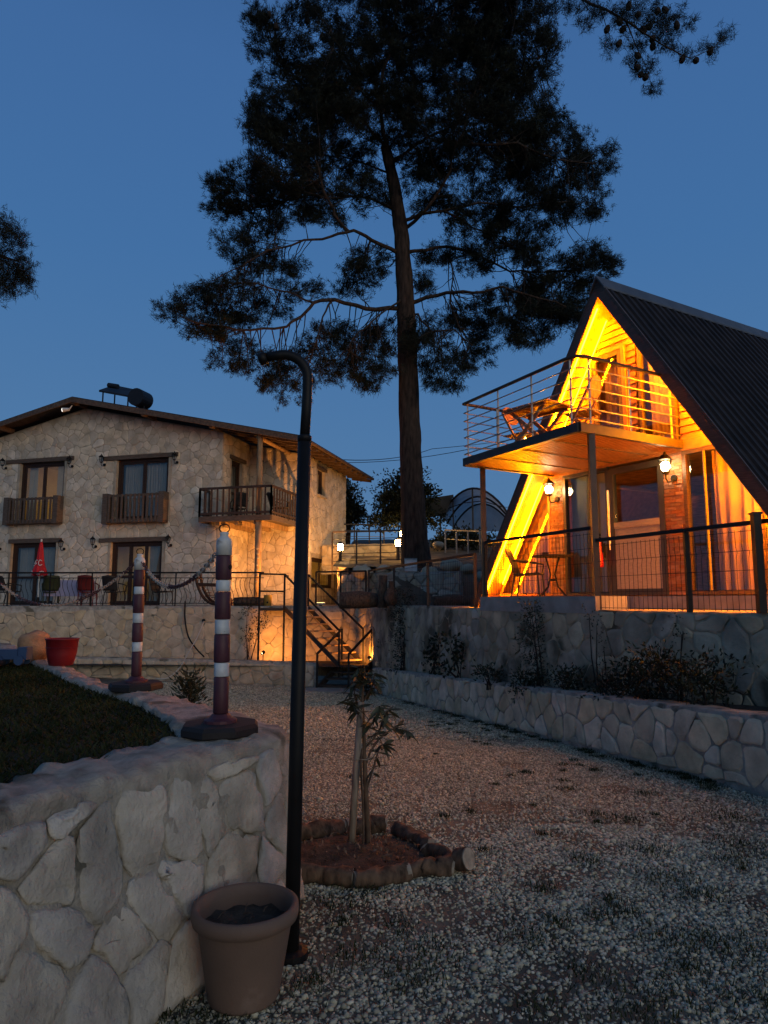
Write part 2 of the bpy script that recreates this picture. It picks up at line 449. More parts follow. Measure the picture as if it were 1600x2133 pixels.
def masonry(parent, specs, m, limit=300, seed=1, hi=False):
    """specs: list of (mapf, region, size, aspect, openings, gap, proud, nearness)"""
    R = random.Random(seed); todo = []
    for k, (mapf, region, size, aspect, openings, gap, proud, near) in enumerate(specs):
        for poly in cells(region, size, aspect, openings, gap, seed * 31 + k):
            cx = sum(p[0] for p in poly) / len(poly); cy = sum(p[1] for p in poly) / len(poly)
            p = mapf(cx, cy, 0); d = math.hypot(p[0], p[1])
            seen = abs(p[0]) / max(p[1], .1) < .60 and near > 0
            todo.append((-(near if seen else near * .01) * area(poly) / d / d, poly, mapf, proud))
    todo.sort(key=lambda q: q[0])
    rest = MB()
    for i, (_, poly, mapf, proud) in enumerate(todo):
        if i < limit:
            mb = MB(); stone_mesh(mb, poly, mapf, proud, R, hi); mb.build('stone', m, parent, smooth=hi)
        else: stone_mesh(rest, poly, mapf, proud, R)
    if rest.v: rest.build('further_stones', m, parent, kind='stuff')
    return len(todo)

# ------------------------------------------------------------------ ground
def sp(x): return math.log1p(math.exp(max(-30, min(30, x * 2.0)))) / 2.0
def gz(x, y):
    return -.0585 * sp(y - 5.0) + (.045 * max(0.0, -x) * min(1.0, max(0.0, (y - 6) / 12.0)))
def gridmesh(name, xs, ys, zf, m, kind='structure', keep=None):
    vs_ = [(x, y, zf(x, y)) for y in ys for x in xs]; nx = len(xs); fs = []
    for j in range(len(ys) - 1):
        for i in range(nx - 1):
            if keep and not keep((xs[i] + xs[i + 1]) / 2, (ys[j] + ys[j + 1]) / 2): continue
            fs.append((j * nx + i, j * nx + i + 1, (j + 1) * nx + i + 1, (j + 1) * nx + i))
    mb = MB(); mb.v = vs_; mb.f = fs
    return mb.build(name, m, None, smooth=True, kind=kind)
LW0 = Vector((3.19, 5.98, -.03)); LWD = Vector((-.2939, 1.0, -.0610))       # right low wall: foot line
def low_x(y): return LW0.x + LWD.x * (y - LW0.y)
def far_ground(x, y):
    return gz(x, y) - .02 + .015 * noise.noise(Vector((x * .7, y * .7, 0)))
g = gridmesh('gravel_ground', [-9 + i * .5 for i in range(33)], [-3 + j * .5 for j in range(46)], far_ground, M_GRAVEL_BED)
tag(g, 'pale gravel yard between the stone walls', 'ground')
# wide land that carries everything to the horizon
def land_z(x, y): return -1.6 - .004 * math.hypot(x, y)
b = gridmesh('ground', [-1200, -300, -60, -20, 20, 60, 300, 1200], [-1200, -300, -40, 0, 40, 100, 400, 1400], land_z, M_HILL)
tag(b, 'dark open land around the yard', 'ground')

# ------------------------------------------------------------------ lawn terrace and its stone wall (left foreground)
TOPZ = .86
OUT = [(-2.05, .55), (-1.78, 1.15), (-1.52, 1.75), (-1.26, 2.38), (-1.07, 2.80), (-.85, 3.15), (-.63, 3.50), (-.53, 3.80), (-.57, 3.98), (-.72, 4.14), (-1.0, 4.48), (-1.27, 4.81), (-1.62, 5.16), (-2.27, 5.83), (-3.04, 7.0), (-4.5, 9.1), (-6.0, 11.2)]
INN = [(-2.40, .80), (-2.05, 1.40), (-1.75, 2.05), (-1.47, 2.66), (-1.37, 3.05), (-1.17, 3.40), (-1.08, 3.58), (-1.07, 3.66), (-1.09, 3.76), (-1.16, 3.95), (-1.35, 4.30), (-1.60, 4.72), (-1.98, 5.22), (-2.72, 6.15), (-3.55, 7.35), (-5.0, 9.3), (-6.5, 11.4)]
def resample(P, n):
    P = [Vector((p[0], p[1], 0)) for p in P]
    L = [0.0]
    for i in range(1, len(P)): L.append(L[-1] + (P[i] - P[i - 1]).length)
    out = []
    for k in range(n):
        s = L[-1] * k / (n - 1); i = 1
        while i < len(L) - 1 and L[i] < s: i += 1
        t = (s - L[i - 1]) / (L[i] - L[i - 1]); out.append(P[i - 1].lerp(P[i], t))
    return out, L[-1]
def catmull(P, k=6):
    P = [Vector((p[0], p[1], 0)) for p in P]; out = []
    for i in range(len(P) - 1):
        a = P[max(i - 1, 0)]; b_ = P[i]; c = P[i + 1]; d = P[min(i + 2, len(P) - 1)]
        for j in range(k):
            t = j / k
            out.append(.5 * ((2 * b_) + (c - a) * t + (2 * a - 5 * b_ + 4 * c - d) * t * t + (3 * b_ - a - 3 * c + d) * t ** 3))
    out.append(P[-1]); return out
CK = 14; outs = catmull(OUT, CK); inns = catmull(INN, CK)
NW = len(outs)
wall_len = [0.0]
for i in range(1, NW): wall_len.append(wall_len[-1] + (outs[i] - outs[i - 1]).length)
def out_normal(i):
    t = outs[min(i + 1, NW - 1)] - outs[max(i - 1, 0)]; n = Vector((t.y, -t.x, 0)); return n.normalized()
def batter(y): return .20 if y < 2.9 else max(.09, .20 - .13 * (y - 2.9))
lw = thing('lawn_retaining_wall', 'rough limestone retaining wall with cement top holding up the lawn', 'wall', (-.9, 3.0, 0))
mb = MB(); rows = []
for i in range(NW):
    o, n_, inn = outs[i], out_normal(i), inns[i]
    prof = []
    gzz = gz(o.x, o.y) - .06
    for k in range(24):
        t = k / 23.0; z = gzz + (TOPZ - .02 - gzz) * t
        prof.append(o + n_ * batter(o.y) * (1 - t) + Vector((0, 0, z)))
    inw = (inn - o)
    for t in (.06, .16, .3, .45, .6, .75, .9, 1.0):
        prof.append(o + inw * t + Vector((0, 0, TOPZ + .012 * math.sin(t * 3))))
    prof.append(inn + Vector((0, 0, TOPZ - .12)))
    rows.append(prof)
m_ = len(rows[0])
vs_ = []
for i, pr in enumerate(rows):
    for k, p in enumerate(pr):
        nz1 = noise.noise_vector(p * 4.0) * .024 + noise.noise_vector(p * 13.0) * .020 + noise.noise_vector(p * 34.0) * .009
        if k < 24: nz1 += out_normal(i) * .006
        if k >= m_ - 3: nz1 += noise.noise_vector(p * 7.0) * .03
        vs_.append(p + nz1)
fs = [(i * m_ + k, (i + 1) * m_ + k, (i + 1) * m_ + k + 1, i * m_ + k + 1) for i in range(NW - 1) for k in range(m_ - 1)]
mb.add(vs_, fs); mb.build('mortar_body', M_MORTAR, lw, smooth=True)
def lawn_map(u, v, h):
    i = 0
    while i < NW - 2 and wall_len[i + 1] < u: i += 1
    t = (u - wall_len[i]) / max(1e-6, wall_len[i + 1] - wall_len[i]); t = max(-.2, min(1.2, t))
    o = outs[i].lerp(outs[i + 1], t); n_ = out_normal(i).lerp(out_normal(i + 1), t).normalized()
    z0 = gz(o.x, o.y); f = max(0, min(1, (v - z0) / (TOPZ - z0)))
    return o + n_ * (batter(o.y) * (1 - f) + h) + Vector((0, 0, v))
umax = wall_len[14 * CK - 1]
masonry(lw, [(lawn_map, [(0.2, .0), (umax, -.02), (umax, .80), (.2, .80)], .23, .88, [], .012, .015, 1.0)], M_STONE_NEAR, 300, 5, hi=True)
# lawn
poly = [(p.x, p.y) for p in inns]
def in_lawn(x, y):
    # left of the inner edge
    best = None
    for i in range(len(inns) - 1):
        a, b_ = inns[i], inns[i + 1]
        d = (a.x - x) ** 2 + (a.y - y) ** 2
        if best is None or d < best[0]: best = (d, i)
    i = best[1]; a, b_ = inns[i], inns[i + 1]
    return (b_.x - a.x) * (y - a.y) - (b_.y - a.y) * (x - a.x) > 0
mb = MB(); lefts = [Vector((-11 - .15 * i / CK, p.y + .1, 0)) for i, p in enumerate(inns)]
nn = 24; vs_ = []
for i in range(NW):
    for k in range(nn):
        p = (inns[i] + (outs[i] - inns[i]) * .10).lerp(lefts[i], (k / (nn - 1)) ** 2)
        vs_.append((p.x, p.y, TOPZ - .035 + .02 * noise.noise(Vector((p.x * 2, p.y * 2, 3.0)))))
fs = [(i * nn + k, (i + 1) * nn + k, (i + 1) * nn + k + 1, i * nn + k + 1) for i in range(NW - 1) for k in range(nn - 1)]
mb.add(vs_, fs); lawn = mb.build('lawn', M_LAWN, None, smooth=True, kind='structure'); tag(lawn, 'dark lawn terrace behind the limestone wall', 'lawn')
# grass blades
pts = []
while len(pts) < 52000:
    x = random.uniform(-6.6, -1.0); y = 1.3 + 9.2 * random.random() ** 1.5
    if abs(x) > .85 * y + 1.2: continue
    if in_lawn(x, y): pts.append((x, y))
P = np.array(pts); n = len(P)
h = RNG.uniform(.010, .032, n) * (1 + .03 * P[:, 1]); an = RNG.uniform(0, 6.283, n); w = .0035 + .0008 * P[:, 1]
base = np.c_[P, np.full(n, TOPZ - .03)]
sdv = np.c_[np.cos(an) * w, np.sin(an) * w, np.zeros(n)]
tip = base + np.c_[RNG.normal(0, .025, n), RNG.normal(0, .025, n), h]
npmesh('grass', np.stack([base - sdv, base + sdv, tip], 1).reshape(-1, 3), np.arange(3 * n).reshape(-1, 3), M_GRASS, None, kind='stuff')
tag(bpy.data.objects['grass'], 'short dark grass on the lawn terrace', 'grass')

# ------------------------------------------------------------------ gravel pebbles
def in_yard(x, y):
    if x > low_x(y) - .02 or y > 18.0: return False
    if y < 4.2:
        i = min(range(0, 9 * CK), key=lambda k: abs(outs[k].y - y)); lim = outs[i].x + batter(y) + .01
    else:
        j = min(range(8 * CK, NW), key=lambda k: abs(outs[k].y - y)); lim = outs[j].x + .06
    return x > lim
def pebbles(N, y0, y1, rmin, rmax, base_v, base_f, power=1.0, zoff=.0, thin=.55):
    pts = []
    while len(pts) < N:
        y = y0 + (y1 - y0) * random.random() ** power; x = random.uniform(-.62 * y - .3, .66 * y + .3 if y > 6 else max(.66 * y + .3, min(low_x(y), .66 * y + 1.5)))
        if not in_yard(x, y): continue
        bare = noise.noise(Vector((x * .9, y * 1.5, 5.0))) + .6 * noise.noise(Vector((x * 2.7, y * 2.7, 2.0)))
        if bare > thin and random.random() < .66: continue
        pts.append((x, y, gz(x, y) + .015 * noise.noise(Vector((x * .7, y * .7, 0))) - .02 + zoff))
    P = np.array(pts); n = len(P)
    sz = RNG.uniform(rmin, rmax, (n, 1)) * RNG.choice([.5, .7, .9, 1.0, 1.2, 1.5, 2.1], (n, 1), p=[.14, .2, .24, .22, .13, .06, .01])
    sc3 = sz * np.c_[RNG.uniform(.8, 1.35, n), RNG.uniform(.8, 1.2, n), RNG.uniform(.5, .85, n)]
    bv = np.array(base_v); nv = len(bv)
    jit = RNG.uniform(.75, 1.25, (n, nv, 1))
    Vv = bv[None] * jit * sc3[:, None, :]
    a = RNG.uniform(0, 6.283, n); ca, sa = np.cos(a)[:, None], np.sin(a)[:, None]
    tl = RNG.normal(0, .35, n); ct, st = np.cos(tl)[:, None], np.sin(tl)[:, None]
    y_, z_ = Vv[..., 1] * ct - Vv[..., 2] * st, Vv[..., 1] * st + Vv[..., 2] * ct
    X = Vv[..., 0] * ca - y_ * sa; Y = Vv[..., 0] * sa + y_ * ca
    P[:, 2] += sc3[:, 2] * RNG.uniform(-.1, .75, n)
    W = np.stack([X, Y, z_], -1) + P[:, None, :]
    Fc = (np.array(base_f)[None] + (np.arange(n) * nv)[:, None, None]).reshape(-1, 3)
    return W.reshape(-1, 3), Fc
phi = (1 + 5 ** .5) / 2
ICO_V = np.array([(-1, phi, 0), (1, phi, 0), (-1, -phi, 0), (1, -phi, 0), (0, -1, phi), (0, 1, phi), (0, -1, -phi), (0, 1, -phi), (phi, 0, -1), (phi, 0, 1), (-phi, 0, -1), (-phi, 0, 1)]) / math.sqrt(1 + phi * phi)
ICO_F = [(0, 11, 5), (0, 5, 1), (0, 1, 7), (0, 7, 10), (0, 10, 11), (1, 5, 9), (5, 11, 4), (11, 10, 2), (10, 7, 6), (7, 1, 8), (3, 9, 4), (3, 4, 2), (3, 2, 6), (3, 6, 8), (3, 8, 9), (4, 9, 5), (2, 4, 11), (6, 2, 10), (8, 6, 7), (9, 8, 1)]
OCT_V = [(1, 0, 0), (0, 1, 0), (-1, 0, 0), (0, -1, 0), (0, 0, 1), (0, 0, -1)]
OCT_F = [(0, 1, 4), (1, 2, 4), (2, 3, 4), (3, 0, 4), (1, 0, 5), (2, 1, 5), (3, 2, 5), (0, 3, 5)]
allv = []; allf = []; off = 0
for (N, y0, y1, r0, r1, bv, bf, pw, th) in ((56000, 2.0, 5.2, .0058, .0105, ICO_V, ICO_F, .75, .14), (72000, 5.2, 9.5, .0075, .0118, OCT_V, OCT_F, .85, .48), (60000, 9.5, 18.0, .013, .020, OCT_V, OCT_F, .9, .7)):
    a, b_ = pebbles(N, y0, y1, r0, r1, bv, bf, pw, thin=th); allv.append(a); allf.append(b_ + off); off += len(a)
npmesh('gravel', np.concatenate(allv), np.concatenate(allf), M_PEBBLE, None, kind='stuff')
tag(bpy.data.objects['gravel'], 'loose white pebbles covering the yard', 'gravel')

# dark needle and leaf scraps added to dim the near gravel
n = 2600; yy = 2.4 + 12 * RNG.random(n) ** 1.4; xx = RNG.uniform(-.5, 1, n) * .62 * yy; kp = np.array([in_yard(a, c) for a, c in zip(xx, yy)]); xx, yy = xx[kp], yy[kp]; n = len(xx)
zz = np.array([gz(a, c) for a, c in zip(xx, yy)]) + .004; an = RNG.uniform(0, 6.283, n); ln = RNG.uniform(.012, .05, n); wd_ = RNG.uniform(.0015, .006, n)
dx = np.c_[np.cos(an) * ln, np.sin(an) * ln, RNG.normal(.002, .004, n)]; sx_ = np.c_[-np.sin(an) * wd_, np.cos(an) * wd_, np.zeros(n)]; B0 = np.c_[xx, yy, zz]
lv = np.stack([B0 - dx, B0 + sx_, B0 + dx, B0 - sx_], 1).reshape(-1, 3)
M_LITTER = mat('dark_litter', (.05, .035, .022), .9, var=.4, nscale=3, island=.5)
npmesh('dimming_litter', lv, np.arange(len(lv)).reshape(-1, 4), M_LITTER, None, kind='stuff'); tag(bpy.data.objects['dimming_litter'], 'dark needle and leaf scraps added to dim the gravel', 'leaf litter')
# weeds in the gravel
def blades(spots, nb, h0, h1, spread, width):
    vs_, out = [], []
    for (x, y, s) in spots:
        k = int(nb * s)
        bx = RNG.normal(x, spread * s * 1.6, k); by = RNG.normal(y, spread * s * 1.6, k); bz = np.array([gz(a, c) for a, c in zip(bx, by)])
        a = RNG.uniform(0, 6.283, k); hh = RNG.uniform(h0, h1, k); ln = RNG.uniform(.1, 1.2, k) * hh
        B = np.c_[bx, by, bz]; sd_ = np.c_[-np.sin(a), np.cos(a), np.zeros(k)] * width
        T = B + np.c_[np.cos(a) * ln, np.sin(a) * ln, hh]
        out.append(np.stack([B - sd_, B + sd_, T], 1).reshape(-1, 3))
    return np.concatenate(out)
wspots = []
for px, py, s in ((1390, 1830, 1.3), (1510, 1700, 1.0), (1545, 1760, 1.2), (1530, 1790, 1.0), (1350, 1770, .8), (1300, 1705, .8), (1130, 1850, .5), (1450, 1860, .7), (1220, 1790, .6), (1110, 1950, .8), (900, 1990, 1.0), (860, 2040, .9), (1400, 1960, .9), (1380, 2070, 1.2), (1480, 1960, .7), (1560, 1980, 1.0), (1130, 2110, .8), (1340, 2120, 1.0), (740, 1990, .8), (700, 1880, .9), (770, 1850, .8), (650, 2050, .6), (440, 2120, .8), (345, 2100, .7), (1180, 1640, .4), (1340, 1650, .5), (1480, 1640, .6), (980, 1690, .3), (1240, 1600, .4), (1010, 1770, .3), (1290, 1900, .6), (830, 1930, .6), (1580, 2080, 1.0), (1230, 2030, .7)):
    p = at_z(px, py, gz(*at_z(px, py, 0)[:2])); wspots.append((p.x, p.y, s * .8))
for k in range(60):
    y = random.uniform(3, 12); x = random.uniform(-.3, low_x(y) - .1)
    if in_yard(x, y): wspots.append((x, y, random.uniform(.15, .4)))
for k in range(70):                                              # along the foot of the right low wall
    y = random.uniform(6, 15); wspots.append((low_x(y) - random.uniform(.03, .2), y, random.uniform(.2, .5)))
wv = blades(wspots, 260, .008, .034, .075, .0032)
npmesh('weeds', wv, np.arange(len(wv)).reshape(-1, 3), M_GRASS, None, kind='stuff')
tag(bpy.data.objects['weeds'], 'small weeds growing through the pale gravel', 'weeds')

# ------------------------------------------------------------------ low wall along the yard (right)
def straight(p0, d, n):
    p0, d, n = V3(p0), V3(d), V3(n)
    return lambda u, v, h: p0 + d * u + n * h + Vector((0, 0, v))
def wall_body(parent, P, z0, z1, thick, nvec=None, m=M_MORTAR, name='mortar_body', step=.12, face_rough=.014):
    """wall that follows the ground points P (xy); z0 / z1 lists of foot and top heights; body stands behind the face"""
    pts, L = resample(P, max(3, int(sum((Vector(P[i + 1][:2] + (0,)) - Vector(P[i][:2] + (0,))).length for i in range(len(P) - 1)) / step)))
    seg = [0.0]
    for i in range(1, len(P)): seg.append(seg[-1] + math.hypot(P[i][0] - P[i - 1][0], P[i][1] - P[i - 1][1]))
    def itp(vals, s):
        for i in range(1, len(seg)):
            if s <= seg[i] + 1e-6:
                t = (s - seg[i - 1]) / (seg[i] - seg[i - 1]); return vals[i - 1] + (vals[i] - vals[i - 1]) * t
        return vals[-1]
    mb = MB(); vs_ = []; n = len(pts); rowsn = 8
    for i, p in enumerate(pts):
        s = L * i / (n - 1); a, b_ = itp(z0, s), itp(z1, s)
        t = pts[min(i + 1, n - 1)] - pts[max(i - 1, 0)]; nn_ = Vector((-t.y, t.x, 0)).normalized()      # left of travel = visible side
        for k in range(rowsn):
            z = a + (b_ - a) * k / (rowsn - 1); q = p + Vector((0, 0, z))
            vs_.append(q + noise.noise_vector(q * 6) * face_rough + noise.noise_vector(q * 21) * face_rough * .5)
        for f in (.5, 1.0):
            q = p - nn_ * thick * f + Vector((0, 0, b_)); vs_.append(q + noise.noise_vector(q * 6) * face_rough)
        vs_.append(p - nn_ * thick + Vector((0, 0, a)))
    m_ = rowsn + 3
    fs = [(i * m_ + k, i * m_ + k + 1, (i + 1) * m_ + k + 1, (i + 1) * m_ + k) for i in range(n - 1) for k in range(m_ - 1)]
    fs.append(tuple(range(m_))); fs.append(tuple((n - 1) * m_ + k for k in range(m_ - 1, -1, -1)))
    mb.add(vs_, fs); return mb.build(name, m, parent, smooth=True)
def path_map(P, z0):
    seg = [0.0]
    for i in range(1, len(P)): seg.append(seg[-1] + math.hypot(P[i][0] - P[i - 1][0], P[i][1] - P[i - 1][1]))
    def f(u, v, h):
        i = 1
        while i < len(P) - 1 and seg[i] < u: i += 1
        t = (u - seg[i - 1]) / (seg[i] - seg[i - 1])
        x = P[i - 1][0] + (P[i][0] - P[i - 1][0]) * t; y = P[i - 1][1] + (P[i][1] - P[i - 1][1]) * t
        zz = z0[i - 1] + (z0[i] - z0[i - 1]) * t
        tx, ty = P[i][0] - P[i - 1][0], P[i][1] - P[i - 1][1]; l = math.hypot(tx, ty)
        return Vector((x - ty / l * h, y + tx / l * h, zz + v))
    return f, seg[-1]
# travel so that the yard lies to the left of the direction of travel (from far to near would flip): near -> far has the yard on the left
RW = [(LW0.x - LWD.x * 3.2, LW0.y - LWD.y * 3.2), (LW0.x, LW0.y), (LW0.x + LWD.x * 6, LW0.y + 6), (LW0.x + LWD.x * 11.85, LW0.y + 11.85)]
RZ = [LW0.z - LWD.z * 3.2 - .02, LW0.z - .02, LW0.z + LWD.z * 6 - .02, LW0.z + LWD.z * 11.85 - .02]
rw = thing('low_stone_wall', 'low limestone wall edging the gravel yard below the cabin', 'wall', (1.5, 11.5, -.4))
wall_body(rw, RW, [z - .12 for z in RZ], [z + .63 for z in RZ], .30)
f, L_ = path_map(RW, RZ)
masonry(rw, [(f, [(.1, .02), (L_ - .05, .02), (L_ - .05, .60), (.1, .60)], .27, .88, [], .013, .017, 1.0)], M_STONE_LOW, 300, 9)
# low wall left of the stairs
LL = [(-1.75, 18.15), (-4.0, 18.35), (-9.5, 18.7)]
LZ = [-.70, -.62, -.45]
lwl = thing('low_stone_wall', 'low limestone kerb wall below the house terrace, left of the stairs', 'wall', (-4, 18.3, -.6))
wall_body(lwl, LL, [z - .15 for z in LZ], [-.06, -.01, .06], .28)
f, L_ = path_map(LL, LZ)
masonry(lwl, [(f, [(.05, .04), (L_, .04), (L_, .49), (.05, .58)], .28, 1.1, [], .02, .028, 1.0)], M_STONE, 200, 13)

# ------------------------------------------------------------------ big retaining walls
TZ = 1.42
RR = [(4.62, 5.05), (3.85, 7.0), (2.82, 9.3), (1.68, 11.8), (.55, 15.6), (-.50, 19.25), (-1.15, 19.75)]
RRZ = [.50, .42, .32, .20, 0.0, -.20, -.25]
cw = thing('retaining_wall', 'tall limestone retaining wall carrying the cabin terrace', 'wall', (1.7, 11.8, .2))
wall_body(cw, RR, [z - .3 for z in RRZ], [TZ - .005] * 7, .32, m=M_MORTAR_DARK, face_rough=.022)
f, L_ = path_map(RR, RRZ)
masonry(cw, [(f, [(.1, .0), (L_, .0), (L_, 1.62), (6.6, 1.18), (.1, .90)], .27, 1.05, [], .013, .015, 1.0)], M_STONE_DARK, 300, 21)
mb = MB()                                                                    # raised plinth under the balcony posts
a = Vector((2.84, 9.28, 0)); b_ = Vector((1.66, 11.86, 0)); dd = (b_ - a).normalized(); nb = Vector((dd.y, -dd.x, 0))
mb.obox(a - nb * .03 + Vector((0, 0, TZ - .05)), b_ - a, nb * .55, (0, 0, .235))
mb.build('plinth', M_CONC, cw)
HT = [(-1.15, 19.75), (-5.0, 19.72), (-12.5, 20.0)]
HTZ = [-.28, -.10, .0]
hw = thing('retaining_wall', 'long limestone retaining wall holding the stone house terrace', 'wall', (-6, 19.8, -.1))
wall_body(hw, HT, [z - .3 for z in HTZ], [1.375] * 3, .35)
f, L_ = path_map(HT, HTZ)
masonry(hw, [(f, [(.05, .02), (L_, .02), (L_, 1.36), (3.9, 1.46), (.05, 1.62)], .29, 1.15, [], .012, .015, 1.0)], M_STONE, 300, 17)

# soil in the planting beds, terrace floors, hillside
mb = MB()
bed_r = [(RW[i][0], RW[i][1], RZ[i] + .50) for i in range(4)]
bed_b = [(4.75, 5.1, .62), (3.95, 7.05, .58), (1.75, 11.9, .30), (-.45, 19.3, -.22)]
n1 = 24
A_, _ = resample([(p[0], p[1]) for p in bed_r], n1); B_, _ = resample([(p[0], p[1]) for p in bed_b], n1)
for i in range(n1):
    t = i / (n1 - 1); za = RZ[0] + .50 + (RZ[-1] - RZ[0]) * t; zb = .62 + (-.22 - .62) * t
    for k in range(9):
        p = A_[i].lerp(B_[i], k / 8); mb.v.append((p.x, p.y, za + (zb - za) * k / 8 + .05 * noise.noise(Vector((p.x * 3, p.y * 3, 0)))))
mb.f = [(i * 9 + k, i * 9 + k + 1, (i + 1) * 9 + k + 1, (i + 1) * 9 + k) for i in range(n1 - 1) for k in range(8)]
o = mb.build('planting_bed', M_SOIL, None, smooth=True, kind='structure'); tag(o, 'dark planting bed between the low wall and the cabin wall', 'soil')
o = gridmesh('planting_bed', [-12 + i * .5 for i in range(24)], [18.2 + .2 * j for j in range(9)], lambda x, y: -.16 + .03 * noise.noise(Vector((x * 2, y * 2, 0))) - .02 * x * .3, M_SOIL)
tag(o, 'dark planting bed below the house terrace wall', 'soil')
mb = MB(); mb.prism([(-1.2, 19.85, 1.10), (-13, 20.1, 1.10), (-18, 26, 1.10), (-1, 27, 1.10), (.6, 22, 1.10)], (0, 0, .285))
o = mb.build('terrace_floor', M_CONC, None, kind='structure'); tag(o, 'stone house terrace floor', 'terrace')
mb = MB(); mb.prism([(4.7, 5.1, 1.0), (12, 4.0, 1.0), (16, 22, 1.0), (4, 22, 1.0), (1.2, 20, 1.0), (.0, 18.6, 1.0), (.66, 15.62, 1.0), (1.78, 11.85, 1.0), (2.92, 9.35, 1.0), (3.95, 7.05, 1.0)], (0, 0, TZ - 1.0 - .006))
o = mb.build('terrace_floor', M_CONC, None, kind='structure'); tag(o, 'cabin terrace floor above the retaining wall', 'terrace')
def hill_z(x, y):
    s = max(0.0, y - 18.6); z = 1.36
    if y > 18.2: z = 2.30 + .14 * s if y > 19.0 else 1.36 + (y - 18.2) / .8 * .94
    side = 1.0; right = max(0.0, min(1.0, (8.5 - x) / 2.0)) if y < 26 else 1.0
    z = 1.0 + (z - 1.0) * side * right
    if y > 34: z += 0.0
    return min(z, 4.6) + .07 * noise.noise(Vector((x * 1.3, y * 1.3, 2))) + .03 * noise.noise(Vector((x * 4, y * 4, 2)))
o = gridmesh('hillside', [-2.4 + i * .3 for i in range(52)], [18.2 + j * .3 for j in range(70)], hill_z, M_HILL, keep=lambda x, y: x > (.75 - .288 * (y - 16.0) + .35 if y < 19.6 else (-.35 if y < 20.3 else -1.38)))
tag(o, 'dark earthen hillside behind the retaining wall', 'hillside')

# small dry walls on the slope
def slope_wall(label, P, z0, z1, size, seed, m=M_STONE):
    t = thing('hillside_stone_wall', label, 'wall', (P[0][0], P[0][1], z0))
    wall_body(t, P, [z0 - .3] * len(P), [z1] * len(P), .3)
    f, L_ = path_map(P, [z0] * len(P))
    masonry(t, [(f, [(.02, .0), (L_, .0), (L_, z1 - z0 - .02), (.02, z1 - z0 - .02)], size, 1.1, [], .03, .035, 1.0)], m, 160, seed)
slope_wall('rough stone bank wall behind the wire fence left of the pine', [(2.0, 18.2), (.4, 18.9), (-1.35, 20.6)], 1.30, 2.30, .30, 31)
slope_wall('stone wall on the upper slope lit by the two post lamps', [(.55, 24.0), (-2.2, 24.4)], 2.75, 3.50, .32, 33)

t = thing('hillside_stone_wall', 'short stone bank wall under the post lamp beside the house', 'wall', (-1.4, 21.0, 1.3))
PB = [(-1.36, 20.62), (-1.42, 22.5), (-1.42, 27.5)]
wall_body(t, PB, [1.1, 1.1, 1.1], [2.55, 2.85, 3.6], .3)
f, L_ = path_map(PB, [1.3, 1.3, 1.3]); masonry(t, [(f, [(.02, .0), (L_, .0), (L_, 2.25), (1.9, 1.5), (.02, 1.2)], .30, 1.1, [], .02, .03, 1.0)], M_STONE, 120, 37)

# ------------------------------------------------------------------ stairs
st = thing('metal_staircase', 'dark steel staircase with open treads climbing to the house terrace', 'stairs', (-1.4, 18.0, -.7))
S0 = at(706, 1386, 18.45); S1 = at(592, 1266, 19.35)                      # foot and head of the upper flight (left stringer)
wd = Vector((.62, .42, 0))
for k, w_ in ((0, Vector((0, 0, 0))), (1, wd)):
    mb = MB(); mb.bar(S0 + w_, S1 + w_, .045, .11); mb.build('stringer', M_DARKMETAL, st)
NT = 8; ZU_ = Vector((0, 0, 1))
for k in range(NT):
    p = S0.lerp(S1, (k + .5) / NT); rn = Vector((S1.x - S0.x, S1.y - S0.y, 0)).normalized() * .24
    mb = MB(); mb.obox(p - rn * .5, wd, rn, ZU_ * .04); mb.build('tread', M_POSTWOOD, st)  # lighter wood tone on these treads stands in for orange light
mb = MB()                                                                   # landing at the top
L0 = at(540, 1266, 19.0)
mb.obox(L0 + Vector((0, 0, -.08)), Vector((S1.x - L0.x, 0, 0)), (0, .72, 0), (0, 0, .07)); mb.build('landing', M_DARKMETAL, st)
def rail(a, b, hs, post=.045, part='handrail', drop=0.0):
    mb = MB()
    for h in hs: mb.bar(V3(a) + Vector((0, 0, h)), V3(b) + Vector((0, 0, h)), .045, .045)
    return mb.build(part, M_BLACK, st)
def post(p, h, low=0.0, w=.05, parent=None, m=None, name='post'):
    mb = MB(); mb.bar(V3(p) + Vector((0, 0, -low)), V3(p) + Vector((0, 0, h)), w); return mb.build(name, m or M_BLACK, parent or st)
rail(S0 + Vector((-.02, 0, 0)), S1, (.92,)); rail(S0 + wd, S1 + wd, (.92,))
rail(S1, L0, (.92, .45)); 
for p, lo in ((S0, .35), (S1, 1.75), (L0, 1.75)): post(p, .94, lo)
post(S0 + wd, .94, .3); post(S1 + wd, .94, .1)
mb = MB(); mb.bar(S1 + Vector((0, .0, .9)), S1 + Vector((0, .75, .9)), .04); mb.build('handrail', M_BLACK, st)
